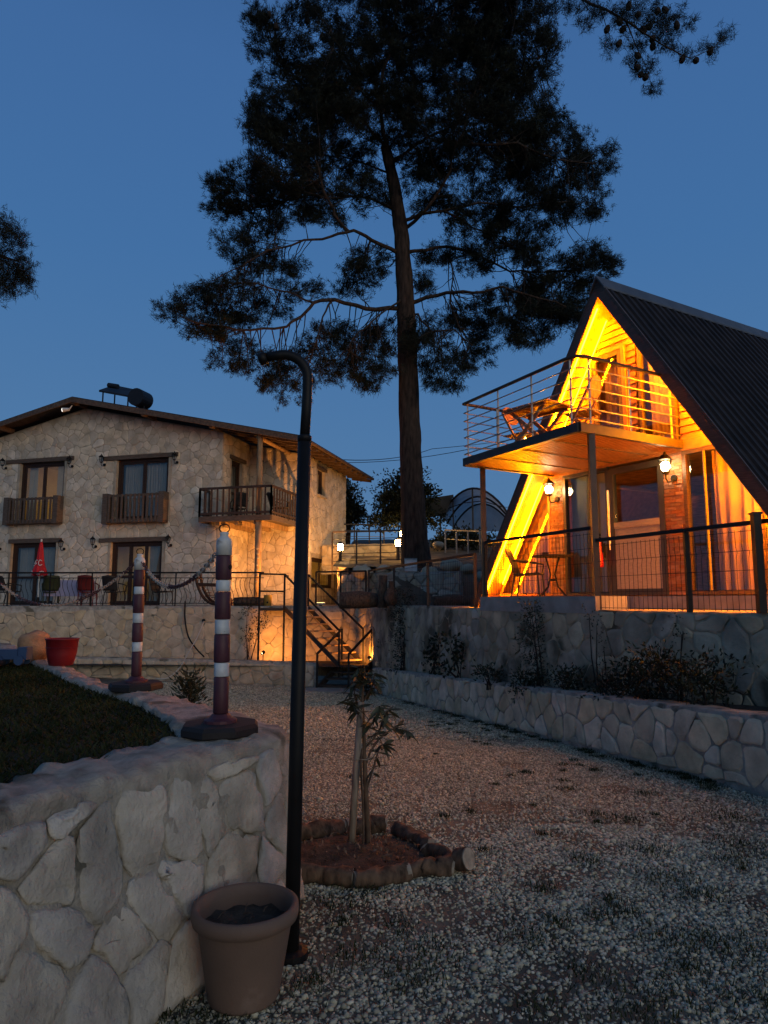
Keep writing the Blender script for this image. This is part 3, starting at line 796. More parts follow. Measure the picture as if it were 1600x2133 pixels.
# lower flight: slab up to the bed behind the low wall
Q0 = at(660, 1436, 17.75); Q1 = at(712, 1381, 18.7)
wq = Vector((.80, -.12, 0))
for k, w_ in ((0, Vector((0, 0, 0))), (1, wq)):
    mb = MB(); mb.bar(Q0 + w_, Q1 + w_, .05, .14); mb.build('stringer', M_DARKMETAL, st)
for k in range(4):
    p = Q0.lerp(Q1, (k + .5) / 4); mb = MB(); mb.obox(p + Vector((0, -.14, 0)), wq, (0, .27, 0), (0, 0, .035)); mb.build('tread', M_DARKMETAL, st)
for w_ in (Vector((0, 0, 0)), wq):
    rail(Q0 + w_, Q1 + w_, (.88,)); post(Q0 + w_, .90, .1); post(Q1 + w_, .90, .1)
rail(Q1 + wq, Q1 + wq + Vector((.55, .15, 0)), (.88,)); post(Q1 + wq + Vector((.55, .15, 0)), .9, .1)
mb = MB(); c = at(702, 1440, 17.35); mb.box((c.x, c.y, c.z - .03), (1.65, .75, .14), -.08); mb.rough(.008, 4)
o = mb.build('step_slab', M_CONC, None); tag(o, 'concrete slab at the foot of the metal staircase', 'slab', kind='thing')

# ------------------------------------------------------------------ wrought iron railing of the house terrace
tr = thing('terrace_railing', 'black wrought iron railing with wavy bars along the house terrace', 'railing', (-6, 19.78, 1.38))
R0 = Vector((L0.x - .03, 19.80, 1.38)); R1 = Vector((-12.2, 20.05, 1.38))
mb = MB(); mb.bar(R0 + Vector((0, 0, .95)), R1 + Vector((0, 0, .95)), .05, .045); mb.build('top_rail', M_BLACK, tr)
for h in (.80, .08):
    mb = MB(); mb.bar(R0 + Vector((0, 0, h)), R1 + Vector((0, 0, h)), .022); mb.build('rail', M_BLACK, tr)
wave = None
Ld = (R1 - R0).length; dr = (R1 - R0).normalized()
k = 0; s = .1
while s < Ld:
    p = R0 + dr * s
    if k % 9 == 0:
        mb = MB(); mb.bar(p, p + Vector((0, 0, .95)), .03); mb.build('post', M_BLACK, tr)
    else:
        if wave is None:
            pts = [Vector((.055 * math.sin(t * 6.283) * (1 if t < .5 else .8), 0, .08 + .72 * t)) for t in [i / 10 for i in range(11)]]
            mb = MB(); mb.tube(pts, .008, 4); wo_ = mb.build('baluster', M_BLACK, tr, world=False); wave = wo_.data
        else:
            wo_ = bpy.data.objects.new('baluster', wave); COL.objects.link(wo_); wo_.parent = tr
        wo_.location = p - V3((-6, 19.78, 1.38))
    k += 1; s += .135

# ------------------------------------------------------------------ welded mesh fences
def mesh_fence(label, P, z0, h, nposts, bars=.10, m=M_BLACK, post_m=None, rows=5, post_w=.05):
    t = thing('mesh_fence', label, 'fence', (P[0][0], P[0][1], z0))
    pts = [Vector((p[0], p[1], z0)) for p in P]
    seg = [0.0]
    for i in range(1, len(pts)): seg.append(seg[-1] + (pts[i] - pts[i - 1]).length)
    def pos(s):
        i = 1
        while i < len(pts) - 1 and seg[i] < s: i += 1
        return pts[i - 1].lerp(pts[i], (s - seg[i - 1]) / (seg[i] - seg[i - 1]))
    for i in range(len(pts) - 1):
        mb = MB(); mb.bar(pts[i] + Vector((0, 0, h)), pts[i + 1] + Vector((0, 0, h)), .05, .045); mb.build('top_rail', m, t)
    for k in range(nposts + 1):
        p = pos(seg[-1] * k / nposts); mb = MB(); mb.bar(p, p + Vector((0, 0, h)), post_w); mb.build('post', post_m or m, t)
    mb = MB()
    for k in range(rows):
        zz = .05 + (h - .13) * k / (rows - 1)
        for i in range(len(pts) - 1): mb.bar(pts[i] + Vector((0, 0, zz)), pts[i + 1] + Vector((0, 0, zz)), .006)
    s = bars
    while s < seg[-1]:
        p = pos(s); q = Vector((0, .025, 0))
        zs = [0.03, h - .36, h - .30, h - .24, h - .06] if h > .6 else [.03, h - .05]
        pr = [p + Vector((0, 0, z)) - (q if (len(zs) == 5 and k_ == 2) else q * 0) for k_, z in enumerate(zs)]
        mb.tube(pr, .0035, 3, cap=False); s += bars
    mb.build('wire_mesh', m, t, kind='stuff'); return t
FZ = TZ - .02
mesh_fence('green-black welded wire fence on the cabin wall, below the pine trunk', [(1.60, 12.15), (.58, 15.62), (-.42, 19.15)], FZ, .95, 3, .09, post_m=M_DARKMETAL)
mesh_fence('short wire fence between the stair head and the lit basement window', [(-.50, 19.25), (-1.95, 19.95)], FZ, .95, 2, .09)
mesh_fence('wire mesh railing along the cabin terrace, right of the balcony post', [(2.86, 9.34), (3.88, 7.05), (4.1, 6.55)], FZ, .95, 2, .075)
mesh_fence('wire mesh railing on the plinth between the two balcony posts', [(1.74, 11.82), (2.86, 9.38)], 1.60, .93, 1, .075)
o = thing('gate_post', 'thick black gate post at the right end of the cabin terrace', 'post', (3.80, 7.10, TZ))
mb = MB(); mb.box((3.80, 7.02, TZ + .50), (.075, .075, 1.0)); mb.build('shaft', M_BLACK, o)
mb = MB(); mb.box((3.80, 7.02, TZ + 1.01), (.10, .10, .02)); mb.build('cap', M_BLACK, o)
for zz in (.75, .25):
    mb = MB(); mb.tube([(3.84, 7.02, TZ + zz - .05), (3.84, 7.02, TZ + zz + .05)], .022, 8); mb.build('hinge', M_BLACK, o)

# ------------------------------------------------------------------ stone house (left)
hx = math.atan((1198 - 800) / FPX)
HF = Vector((math.cos(hx), -math.sin(hx), 0)); HB = Vector((math.sin(hx), math.cos(hx), 0)); ZU = Vector((0, 0, 1))
HC = Vector((-5.22, 22.0, 0)); FLOOR = 1.385
def hp(t, s, z): return HC + HF * t + HB * s + ZU * z
def ht(px, py):
    return on_plane(px, py, HC, HF)
house = thing('stone_house', 'two storey limestone house with dark wood windows and low pitched roof', 'house', tuple(hp(-4, 2, FLOOR)))
NOTCH = 1.9; WING = 2.15; BACK = 6.1; RIDGE_T = -5.36
def roof_z(t): return 8.40 - .225 * abs(t - RIDGE_T)
WT = .30                                                     # wall thickness
front_op = [(-7.95, FLOOR + 2.82, -6.08, 6.36), (-3.98, FLOOR + 2.82, -1.98, 6.27), (-8.12, FLOOR, -6.24, 3.52), (-4.06, FLOOR, -2.10, 3.47)]
def wall_panels(parent, org, du, nout, u0, u1, z0, topf, openings, thick, m, name='wall'):
    """wall with holes: strips between the opening edges, each a solid block"""
    us = sorted({u0, u1, *[o[0] for o in openings], *[o[2] for o in openings]} | ({RIDGE_T} if u0 < RIDGE_T < u1 and topf else set()))
    mb = MB()
    for a, b_ in zip(us[:-1], us[1:]):
        ops = sorted([o for o in openings if o[0] <= a + 1e-6 and o[2] >= b_ - 1e-6], key=lambda o: o[1])
        z = z0
        spans = []
        for o in ops:
            if o[1] > z + .001: spans.append((z, o[1], z, o[1]))
            z = o[3]
        spans.append((z, topf(a), z, topf(b_)))
        for (za0, za1, zb0, zb1) in spans:
            P = [org + du * a + ZU * za0, org + du * b_ + ZU * zb0, org + du * b_ + ZU * zb1, org + du * a + ZU * za1]
            mb.prism(P, -nout * thick)
    return mb.build(name, m, parent)
top_front = lambda t: roof_z(t) - .22
wall_panels(house, HC, HF, -HB, -13.2, 0.0, FLOOR - .1, top_front, front_op, WT, M_MORTAR_HOUSE)
# side wall of the notch (door on the balcony), wing front wall, wing side wall
side_op = [(.60, 4.22, 1.35, 6.20)]
wall_panels(house, HC + HF * -.001, HB, HF, .302, NOTCH + .3, FLOOR - .1, lambda s: roof_z(0) - .22, side_op, WT, M_MORTAR_HOUSE)
wall_panels(house, hp(0, NOTCH, 0), HF, -HB, .001, WING, FLOOR - .1, lambda t: roof_z(t) - .22, [], WT, M_MORTAR_HOUSE)
wing_op = [(2.95, 5.35, 3.55, 6.25), (1.75 - 1.0, 2.10 - .5, 2.9, 3.05)]
wing_op = [(1.05, 5.30, 1.75, 6.20), (.55, 1.98, 2.85, 3.02)]
wall_panels(house, hp(WING, NOTCH, 0), HB, HF, .302, BACK - NOTCH, FLOOR - .1, lambda t: roof_z(WING) - .22, wing_op, WT, M_MORTAR_HOUSE)
mb = MB(); mb.obox(hp(-13.2, BACK - .3, FLOOR - .1), HF * 15.04, HB * .3, ZU * 5.2); mb.build('back_wall', M_MORTAR_HOUSE, house)
fm = lambda u, v, h: HC + HF * u - HB * h + ZU * v
sm = lambda u, v, h: HC + HB * u + HF * h + ZU * v
wm_ = lambda u, v, h: hp(0, NOTCH, 0) + HF * u - HB * h + ZU * v
em = lambda u, v, h: hp(WING, NOTCH, 0) + HB * u + HF * h + ZU * v
pad = lambda o, e=.10: (o[0] - e, o[1] - .0, o[2] + e, o[3] + .14)
masonry(house, [
    (fm, [(-9.6, FLOOR), (0, FLOOR), (0, roof_z(0) - .25), (RIDGE_T, roof_z(RIDGE_T) - .25), (-9.6, roof_z(-9.6) - .25)], .27, 1.08, [pad(o) for o in front_op], .013, .015, 1.0),
    (fm, [(-13.2, FLOOR), (-9.6, FLOOR), (-9.6, roof_z(-9.6) - .25), (-13.2, roof_z(-13.2) - .25)], .55, 1.08, [], .013, .015, .01),
    (sm, [(0.01, FLOOR), (NOTCH, FLOOR), (NOTCH, roof_z(0) - .25), (0.01, roof_z(0) - .25)], .27, 1.08, [pad(o) for o in side_op], .013, .015, .8),
    (wm_, [(.02, FLOOR), (WING, FLOOR), (WING, roof_z(WING) - .25), (.02, roof_z(0) - .25)], .27, 1.08, [], .013, .015, .9),
    (em, [(.0, FLOOR), (BACK - NOTCH, FLOOR), (BACK - NOTCH, roof_z(WING) - .25), (.0, roof_z(WING) - .25)], .27, 1.08, [pad(o) for o in wing_op], .013, .015, .8)],
    M_STONE_HOUSE, 300, 41)
# roof
M_ROOF = mat('dark_roof_tiles', (.035, .025, .022), .8, var=.4, nscale=6, bump=.5, bscale=20)
M_FASCIA = wood('fascia_wood', (.10, .065, .045), .7, (6, 6, 6), .2)
OVF, OVB = -.70, BACK + .9; TL, TRr = -13.9, 2.95
rf = MB()
for (ta, tb) in ((TL, RIDGE_T), (RIDGE_T, TRr)):
    rf.prism([hp(ta, OVF, roof_z(ta)), hp(tb, OVF, roof_z(tb)), hp(tb, OVF, roof_z(tb) - .07), hp(ta, OVF, roof_z(ta) - .07)], HB * (OVB - OVF))
roof = rf.build('roof', M_ROOF, house)
for (ta, tb) in ((TL, RIDGE_T), (RIDGE_T, TRr)):
    mb = MB(); mb.prism([hp(ta, OVF - .03, roof_z(ta) - .03), hp(tb, OVF - .03, roof_z(tb) - .03), hp(tb, OVF - .03, roof_z(tb) - .20), hp(ta, OVF - .03, roof_z(ta) - .20)], HB * .04); mb.build('fascia', M_FASCIA, roof)
mb = MB(); mb.tube([hp(TRr + .06, OVF, roof_z(TRr) - .06), hp(TRr + .06, OVB, roof_z(TRr) - .06)], .06, 8); mb.build('gutter', M_FASCIA, roof)
s = OVF + .25
while s < OVB:                                              # rafter tails under the right eave
    mb = MB(); mb.prism([hp(WING - .05, s, roof_z(WING - .05) - .075), hp(TRr - .02, s, roof_z(TRr - .02) - .075), hp(TRr - .02, s, roof_z(TRr) - .19), hp(WING - .05, s, roof_z(WING) - .24)], HB * .09); mb.build('rafter', M_FASCIA, roof); s += .62
mb = MB()                                                    # purlins carrying the front overhang
for t in (-5.36, -2.6, -8.4, -.1, -11.5):
    mb = MB(); mb.obox(hp(t - .06, OVF + .02, roof_z(t) - .24), HF * .12, HB * .72, ZU * .155); mb.build('purlin', M_FASCIA, roof)
mb = MB(); mb.prism([hp(0.02, OVF + .05, roof_z(0) - .075), hp(TRr - .1, OVF + .05, roof_z(TRr - .1) - .075), hp(TRr - .1, OVF + .05, roof_z(TRr - .1) - .10), hp(0.02, OVF + .05, roof_z(0) - .10)], HB * (NOTCH - OVF - .06)); mb.build('soffit', M_OLDWOOD, roof)
s = -.35
while s < NOTCH:
    mb = MB(); mb.prism([hp(.02, s, roof_z(.02) - .102), hp(WING + .1, s, roof_z(WING + .1) - .102), hp(WING + .1, s, roof_z(WING + .1) - .20), hp(.02, s, roof_z(.02) - .20)], HB * .08); mb.build('rafter', M_FASCIA, roof); s += .6

# windows and doors
M_CURT_D = mat('grey_curtain', (.30, .27, .24), .9, var=.08, nscale=3, trans=.3)
M_ROOM_Y = mat('yellow_room_wall', (.55, .42, .20), .9, var=.1, nscale=2)
M_ROOMLAMP = glow('room_lamp', (1.0, .66, .26), 30.0)
M_ROOMLAMP2 = glow('dim_room_lamp', (1.0, .62, .22), 9.0)
def curtain(parent, org, du, dn, u0, u1, z0, z1, m, waves=9, amp=.03, name='curtain'):
    n = waves * 6; mb = MB(); vs_ = []
    R = random.Random(int(abs(u0 * 1000)) + waves)
    for i in range(n + 1):
        u = u0 + (u1 - u0) * i / n; a = amp * math.sin(i / 6 * 6.283 + .7 * math.sin(i * .37)) + amp * .4 * math.sin(i * .9)
        for z in (z0, (z0 + z1) / 2, z1): vs_.append(org + du * u + dn * a * (1.2 if z == z0 else 1) + ZU * z)
    fs = [(i * 3 + k, (i + 1) * 3 + k, (i + 1) * 3 + k + 1, i * 3 + k + 1) for i in range(n) for k in range(2)]
    mb.add(vs_, fs); return mb.build(name, m, parent, smooth=True)
def window(o, org, du, nout, sashes=2, m=M_WALNUT, lamp=None, room_m=None, curtains=(), name='window', room=True, fw=.10, rail_z=None, depth=2.6):
    """frame, sashes, panes, curtains and the room behind, in a wall opening (u0,z0,u1,z1)"""
    u0, z0, u1, z1 = o; rec = -nout * .10
    mb = MB()
    for (a, b_, c, d_) in ((u0, z0, u0 + fw, z1), (u1 - fw, z0, u1, z1), (u0 + fw, z1 - fw, u1 - fw, z1), (u0 + fw, z0, u1 - fw, z0 + fw * .8)):
        mb.obox(org + du * a + ZU * b_ + rec, du * (c - a), -nout * .09, ZU * (d_ - b_))
    w = mb.build(name, m, house if org is not None else None)
    iw = (u1 - u0 - 2 * fw) / sashes
    for k in range(sashes):
        a = u0 + fw + iw * k; b_ = a + iw; e = .055
        mb = MB(); zz0, zz1 = z0 + fw * .8, z1 - fw
        for (p, q, r, s_) in ((a, zz0, a + e, zz1), (b_ - e, zz0, b_, zz1), (a + e, zz1 - e, b_ - e, zz1), (a + e, zz0, b_ - e, zz0 + e)) + (((a + e, rail_z, b_ - e, rail_z + .08),) if rail_z else ()):
            mb.obox(org + du * p + ZU * q - nout * (.125 + .012 * (k % 2)), du * (r - p), -nout * .05, ZU * (s_ - q))
        mb.build('sash', m, w)
        mb = MB(); mb.obox(org + du * (a + e * .5) + ZU * (zz0 + e * .5) - nout * (.148 + .012 * (k % 2)), du * (iw - e), -nout * .006, ZU * (zz1 - zz0 - e)); mb.build('pane', M_GLASS, w)
    for (ca, cb, cm) in curtains: curtain(w, org - nout * .30, du, -nout, ca, cb, z0 + .1, z1 - .1, cm)
    if room:
        mb = MB(); A = org - nout * (WT + .02); d = -nout * depth; e = .25
        c0, c1, c2, c3 = [A + du * u + ZU * z for u, z in ((u0 - e, z0 - .02), (u1 + e, z0 - .02), (u1 + e, z1 + e * .6), (u0 - e, z1 + e * .6))]
        mb.face(c0, c1, c1 + d, c0 + d); mb.face(c3, c2, c2 + d, c3 + d); mb.face(c0, c3, c3 + d, c0 + d); mb.face(c1, c2, c2 + d, c1 + d); mb.face(c0 + d, c1 + d, c2 + d, c3 + d)
        mb.build('room', room_m or M_DARKIN, w)
    if lamp:
        lu, lz, ln, lm, lr = lamp
        mb = MB(); mb.sphere(org + du * lu + ZU * lz - nout * ln, lr, 10, 6); mb.build('room_lamp', lm, w)
    return w
FO = HC
window(front_op[0], HC, HF, -HB, 2, lamp=(-6.6, 5.95, 2.2, M_ROOMLAMP, .10), curtains=((-7.8, -7.45, M_CURT), (-6.62, -6.2, M_CURT)), room_m=M_ROOM_Y)
window(front_op[1], HC, HF, -HB, 2, curtains=((-3.0, -2.1, M_CURT_D), (-3.85, -3.1, M_CURT_D)))
window(front_op[2], HC, HF, -HB, 2, curtains=((-7.2, -6.4, M_CURT_D), (-8.0, -7.3, M_CURT_D)), rail_z=FLOOR + .9)
window(front_op[3], HC, HF, -HB, 3, lamp=(-3.75, 3.0, 2.2, M_ROOMLAMP2, .12), curtains=((-2.75, -2.2, M_CURT_D),), room_m=M_ROOM_Y, rail_z=FLOOR + .9)
window(side_op[0], HC, HB, HF, 1, name='door', rail_z=4.22 + .85, curtains=((.7, 1.25, M_CURT_D),), depth=1.2, room=True)
window(wing_op[0], hp(WING, NOTCH, 0), HB, HF, 1, fw=.07, curtains=((1.1, 1.7, M_CURT_D),), depth=1.2)
window(wing_op[1], hp(WING, NOTCH, 0), HB, HF, 2, fw=.08, lamp=(.80, 2.85, .75, glow('kitchen_lamp', (1.0, .62, .18), 60.0), .09), room_m=M_ROOM_Y, depth=1.6)
flp = thing('added_glow_box', 'glowing box added as the bright patch behind the lit upper window', 'lamp', tuple(hp(-6.85, 1.6, 4.21)))  # added box that glows in place of a bright doorway inside
mb = MB(); mb.lathe([(.10, 0), (.10, .02), (.02, .03), (.02, .25)], hp(-6.85, 1.6, 4.21), 12); mb.build('base', M_BLACK, flp)
mb = MB(); mb.obox(hp(-6.99, 1.48, 4.46), HF * .28, HB * .24, ZU * .95); mb.build('bright_patch', glow('bright_patch', (1.0, .62, .20), 1.3), flp)
# lintels
for (pa, pb, py, tz) in ((15, 155, 960, 6.36), (217, 372, 950, 6.27), (20, 130, 1125, 3.52), (208, 352, 1125, 3.47)):
    ta, _ = ht(pa, py); tb, _ = ht(pb, py)
    mb = MB(); mb.obox(hp(ta, -.06, tz - .005), HF * (tb - ta), HB * .14, ZU * .14); mb.rough(.012, 3.0, ta); mb.build('lintel', M_OLDWOOD, house)
mb = MB(); mb.obox(hp(-.02 + .02, .42, 6.20), HF * .07, HB * 1.12, ZU * .12); mb.build('lintel', M_OLDWOOD, house)
mb = MB(); mb.obox(hp(WING - .04, NOTCH + .95, 6.20), HF * .10, HB * .95, ZU * .10); mb.build('lintel', M_OLDWOOD, house)
mb = MB(); mb.obox(hp(WING - .04, NOTCH + 1.0, 5.21), HF * .12, HB * .82, ZU * .07); mb.build('sill', M_MORTAR_HOUSE, house)
# stone edge strips round the openings (plastered reveals)
for o in front_op:
    for u in (o[0] - .10, o[2]):
        mb = MB(); mb.obox(hp(u, -.02, o[1]), HF * .10, HB * .03, ZU * (o[3] - o[1] - .01)); mb.build('door_surround', M_MORTAR_HOUSE, house)
# french balconies (upper front openings)
def juliet(t0, t1, z0, z1):
    b = MB(); b.obox(hp(t0, -.30, z0), HF * (t1 - t0), HB * .28, ZU * .05); base = b.build('french_balcony', M_OLDWOOD, house)
    for t in (t0, t1 - .20):
        mb = MB(); mb.obox(hp(t, -.32, z0 - .02), HF * .20, HB * .30, ZU * (z1 - z0 + .04)); mb.build('side_board', M_OLDWOOD, base)
    for z in (z0 + .06, z1 - .10):
        mb = MB(); mb.obox(hp(t0 + .2, -.31, z), HF * (t1 - t0 - .4), HB * .05, ZU * .07); mb.build('rail', M_OLDWOOD, base)
    n = 12
    for k in range(n):
        t = t0 + .24 + (t1 - t0 - .55) * k / (n - 1)
        mb = MB(); mb.obox(hp(t, -.335, z0 + .02), HF * .07, HB * .022, ZU * (z1 - z0 - .04)); mb.build('baluster', M_OLDWOOD, base)
juliet(-8.28, -6.03, 4.16, 5.08); juliet(-4.25, -1.92, 4.08, 5.05)
# corner balcony
M_BALC = wood('dark_balcony_wood', (.04, .026, .02), .7, (5, 5, 20), .2)
BT0, BT1, BS0 = -.42, 2.02, -.62
mb = MB(); mb.prism([hp(BT0, BS0, 4.03), hp(BT1, BS0, 4.03), hp(BT1, NOTCH - .005, 4.03), hp(.005, NOTCH - .005, 4.03), hp(.005, -.005, 4.03), hp(BT0, -.005, 4.03)], ZU * .05); deck = mb.build('balcony', M_OLDWOOD, house)
for (a, b_) in (((BT0, BS0), (BT1, BS0)), ((BT1, BS0), (BT1, NOTCH - .01)), ((BT0, BS0), (BT0, -.02))):
    mb = MB(); mb.bar(hp(*a, 4.05), hp(*b_, 4.05), .06, .17); mb.build('edge_board', M_OLDWOOD, deck)
for t in (.1, .75, 1.4):
    mb = MB(); mb.obox(hp(t, BS0 + .1, 3.87), HF * .12, HB * (NOTCH - BS0 - .12), ZU * .155); mb.build('joist', M_POSTWOOD, deck)
for (a, b_) in (((BT0, BS0), (BT1, BS0)), ((BT1, BS0), (BT1, NOTCH - .03)), ((BT0, BS0), (BT0, -.03))):
    for z in (4.22, 5.02):
        mb = MB(); mb.bar(hp(*a, z), hp(*b_, z), .06, .07); mb.build('rail', M_BALC, deck)
    L_ = (hp(*b_, 0) - hp(*a, 0)).length; n = max(2, int(L_ / .20))
    for k in range(n + 1):
        p = hp(*a, 0).lerp(hp(*b_, 0), k / n)
        mb = MB(); w_ = .09 if k in (0, n) else .045; mb.bar(p + ZU * 4.13, p + ZU * 5.02, w_, .05); mb.build('baluster', M_BALC, deck)
pt = hp(1.55, BS0 + .12, 0)
mb = MB(); mb.tube([pt + ZU * (FLOOR - .03), pt + ZU * 2.6 + HF * .02, pt + ZU * 4.0], [.105, .10, .095], 10); mb.rough(.012, 4); mb.build('post', M_POSTWOOD, deck, smooth=True)
mb = MB(); mb.tube([pt + ZU * 4.08, pt + ZU * 5.5, pt + ZU * (roof_z(1.55) - .2)], [.09, .09, .085], 10); mb.rough(.012, 4); mb.build('post', M_POSTWOOD, deck, smooth=True)
mb = MB(); mb.tube([hp(1.5, -.55, roof_z(1.6) - .24), hp(1.5, NOTCH + .02, roof_z(1.6) - .24)], .075, 8); mb.build('roof_beam', M_POSTWOOD, deck, smooth=True)

# wall lanterns
def make_lantern(name, lit):
    t = thing(name, 'x', 'lantern')
    mb = MB(); mb.lathe([(.045, -.02), (.05, 0), (.045, .02)], (0, 0, 0), 10); mb.v = [(p[0], p[2] + .0, p[1]) for p in mb.v]; mb.build('wall_plate', M_BLACK, t, world=False)
    mb = MB(); mb.tube([(0, 0, 0), (0, -.06, -.05), (0, -.13, -.06), (0, -.17, -.02), (0, -.17, .04)], .012, 6); mb.build('bracket', M_BLACK, t, world=False)
    cg = MB(); cg.lathe([(.035, .04), (.05, .06), (.05, .07)], (0, -.17, 0), 6)
    for k in range(6):
        a = k * math.pi / 3; x, y = math.cos(a), math.sin(a)
        cg.bar((.048 * x, -.17 + .048 * y, .06), (.085 * x, -.17 + .085 * y, .23), .010)
    cage = cg.build('cage', M_BLACK, t, world=False)
    mb = MB(); mb.lathe([(.09, .23), (.10, .235), (.05, .29), (.02, .31), (.015, .34), (.0, .35)], (0, -.17, 0), 6); mb.build('cap', M_BLACK, t, world=False)
    mb = MB(); mb.lathe([(.042, .07), (.077, .228)], (0, -.17, 0), 6, cap=False); mb.build('glass', M_GLASS if not lit else glass('lamp_glass', (1, .95, .85)), t, world=False)
    if lit:
        mb = MB(); mb.sphere((0, -.17, .148), .064, 12, 8); mb.build('bulb', M_BULB_W, t, world=False)
    return t
lan = make_lantern('wall_lantern', False); used = [False]
RZ_F = math.atan2(HF.y, HF.x)
for (px, py, lab) in ((14, 972, 'unlit black wall lantern left of the lit upper window of the stone house'), (152, 968, 'unlit black wall lantern right of the lit upper window'),
                      (219, 965, 'unlit black wall lantern left of the dark upper window'), (370, 960, 'unlit black wall lantern right of the dark upper window'),
                      (2, 1140, 'unlit black wall lantern at the left edge beside the ground floor door'), (135, 1140, 'unlit black wall lantern right of the door behind the red parasol'),
                      (201, 1135, 'unlit black wall lantern left of the yellow lit ground floor door'), (357, 1132, 'unlit black wall lantern right of the yellow lit ground floor door')):
    t, z = ht(px, py); place_copy(lan, used, tuple(hp(t, -.03, z - .06)), RZ_F, lab, 'black wall lanterns on the stone house')
place_copy(lan, used, tuple(hp(.5, NOTCH - .03, 6.35)), RZ_F, 'unlit black wall lantern above the corner balcony', 'black wall lanterns on the stone house')
# flood light under the ridge, solar heater on the roof
fl = thing('flood_light', 'small white security light under the house ridge', 'light', tuple(hp(-5.45, OVF + .1, 7.98)))
mb = MB(); mb.tube([hp(-5.45, OVF + .12, 8.12), hp(-5.45, OVF + .0, 7.95)], .02, 6); mb.build('arm', M_WHITE, fl)
mb = MB(); mb.tube([hp(-5.42, OVF - .02, 7.95), hp(-5.62, OVF - .1, 7.92)], [.05, .075], 10); mb.build('head', M_WHITE, fl)
mb = MB(); mb.tube([hp(-5.625, OVF - .102, 7.92), hp(-5.64, OVF - .108, 7.918)], .06, 10); mb.build('lens', glow('small_lens', (1, .95, .85), 2.2), fl)
M_TANK = mat('black_tank', (.010, .010, .011), .6, var=.2, nscale=6)
sh = thing('solar_water_heater', 'black solar water heater with round tank on the house roof', 'water heater', tuple(hp(-1.05 + -2.9, 1.0, roof_z(-3.95))))
def rz_(t): return roof_z(t)
mb = MB(); mb.tube([hp(-1.05 + -2.55, .3, rz_(-1.05 + -2.5) + .55), hp(-1.05 + -2.55, .9, rz_(-1.05 + -2.5) + .55)], .31, 18); mb.build('tank', M_TANK, sh)
mb = MB(); mb.prism([hp(-1.05 + -4.25, .55, rz_(-1.05 + -4.2) + .55), hp(-1.05 + -3.0, .55, rz_(-1.05 + -3) + .52), hp(-1.05 + -3.0, 1.35, rz_(-1.05 + -3) + .92), hp(-1.05 + -4.25, 1.35, rz_(-1.05 + -4.2) + .98)], ZU * .07); mb.build('collector', M_TANK, sh)
for (t, s_) in ((-5.2, .65), (-4.15, .65), (-5.2, 1.3), (-4.15, 1.3), (-3.75, .6), (-3.45, .6)):
    mb = MB(); mb.bar(hp(t, s_, rz_(t) - .02), hp(t, s_, rz_(t) + (.95 if s_ > 1 else .57)), .04); mb.build('leg', M_TANK, sh)
mb = MB(); mb.tube([hp(-1.05 + -3.1, .7, rz_(-1.05 + -3) + .6), hp(-1.05 + -2.85, .65, rz_(-1.05 + -3) + .7), hp(-1.05 + -2.7, .6, rz_(-1.05 + -2.6) + .6)], .03, 6); mb.build('pipe', M_TANK, sh)
mb = MB(); mb.tube([hp(-1.05 + -3.9, .6, rz_(-1.05 + -3.9) + .85), hp(-1.05 + -3.5, .6, rz_(-1.05 + -3.5) + .85)], .09, 10); mb.build('header_pipe', M_TANK, sh)

# ------------------------------------------------------------------ A-frame cabin (right)
ga = math.atan((800 + 38) / FPX)
GD = Vector((math.sin(ga), -math.cos(ga), 0)); RD = Vector((math.cos(ga), math.sin(ga), 0))
CB = Vector((1.81, 14.2, 0)); CW = 7.2; CZ0 = 1.42; CZ1 = 6.88; CLEN = 9.0; INS = .42; TH = .12
KS = (CW / 2) / (CZ1 - CZ0); DTH = TH * math.hypot(CW / 2, CZ1 - CZ0) / (CZ1 - CZ0)
def cp(t, s, z): return CB + GD * t + RD * s + ZU * z
def tl(z): return DTH + KS * (z - CZ0)
def tr(z): return CW - tl(z)
def ct(px, py): return on_plane(px, py, cp(0, INS, 0), GD)
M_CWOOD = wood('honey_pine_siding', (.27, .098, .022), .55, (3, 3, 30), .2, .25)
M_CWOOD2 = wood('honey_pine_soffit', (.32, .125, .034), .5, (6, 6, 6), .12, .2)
M_FRAME = wood('brown_window_frame', (.075, .045, .028), .5, (4, 4, 30), .1)
M_ALU = mat('olive_grey_aluminium', (.055, .053, .045), .4, var=.15, nscale=5, metal=.3)
M_SHEET = mat('dark_corrugated_sheet', (.021, .016, .014), .62, metal=.1, spec=.2, var=.35, nscale=3, bump=.05, bscale=30)
M_RIDGE = mat('grey_ridge_cap', (.075, .075, .077), .5, metal=.2, var=.2, nscale=3)
M_CBRICK = mat('red_brick_slips', (.26, .10, .045), .75, var=.2, nscale=20, island=.3, bump=.3, bscale=50)
M_PANEL = wood('pale_door_panel', (.46, .36, .23), .5, (6, 6, 30), .08, .12)
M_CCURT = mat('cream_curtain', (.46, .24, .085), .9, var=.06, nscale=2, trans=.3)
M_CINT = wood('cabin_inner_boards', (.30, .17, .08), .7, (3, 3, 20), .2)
cabin = thing('a_frame_cabin', 'wooden A-frame cabin with dark corrugated roof and glowing amber gable', 'cabin', tuple(cp(3.6, .4, CZ0)))
AP = (CW / 2, CZ1)
# roof decks (wood inside)
for sgn in (0, 1):
    q = [(0, CZ0), AP, (AP[0], CZ1 - TH * 1.75), (DTH, CZ0)]
    if sgn: q = [(CW - a, b_) for a, b_ in q]
    mb = MB(); mb.prism([cp(a, 0, b_) for a, b_ in q], RD * CLEN); mb.build('roof_deck', M_CWOOD2, cabin)
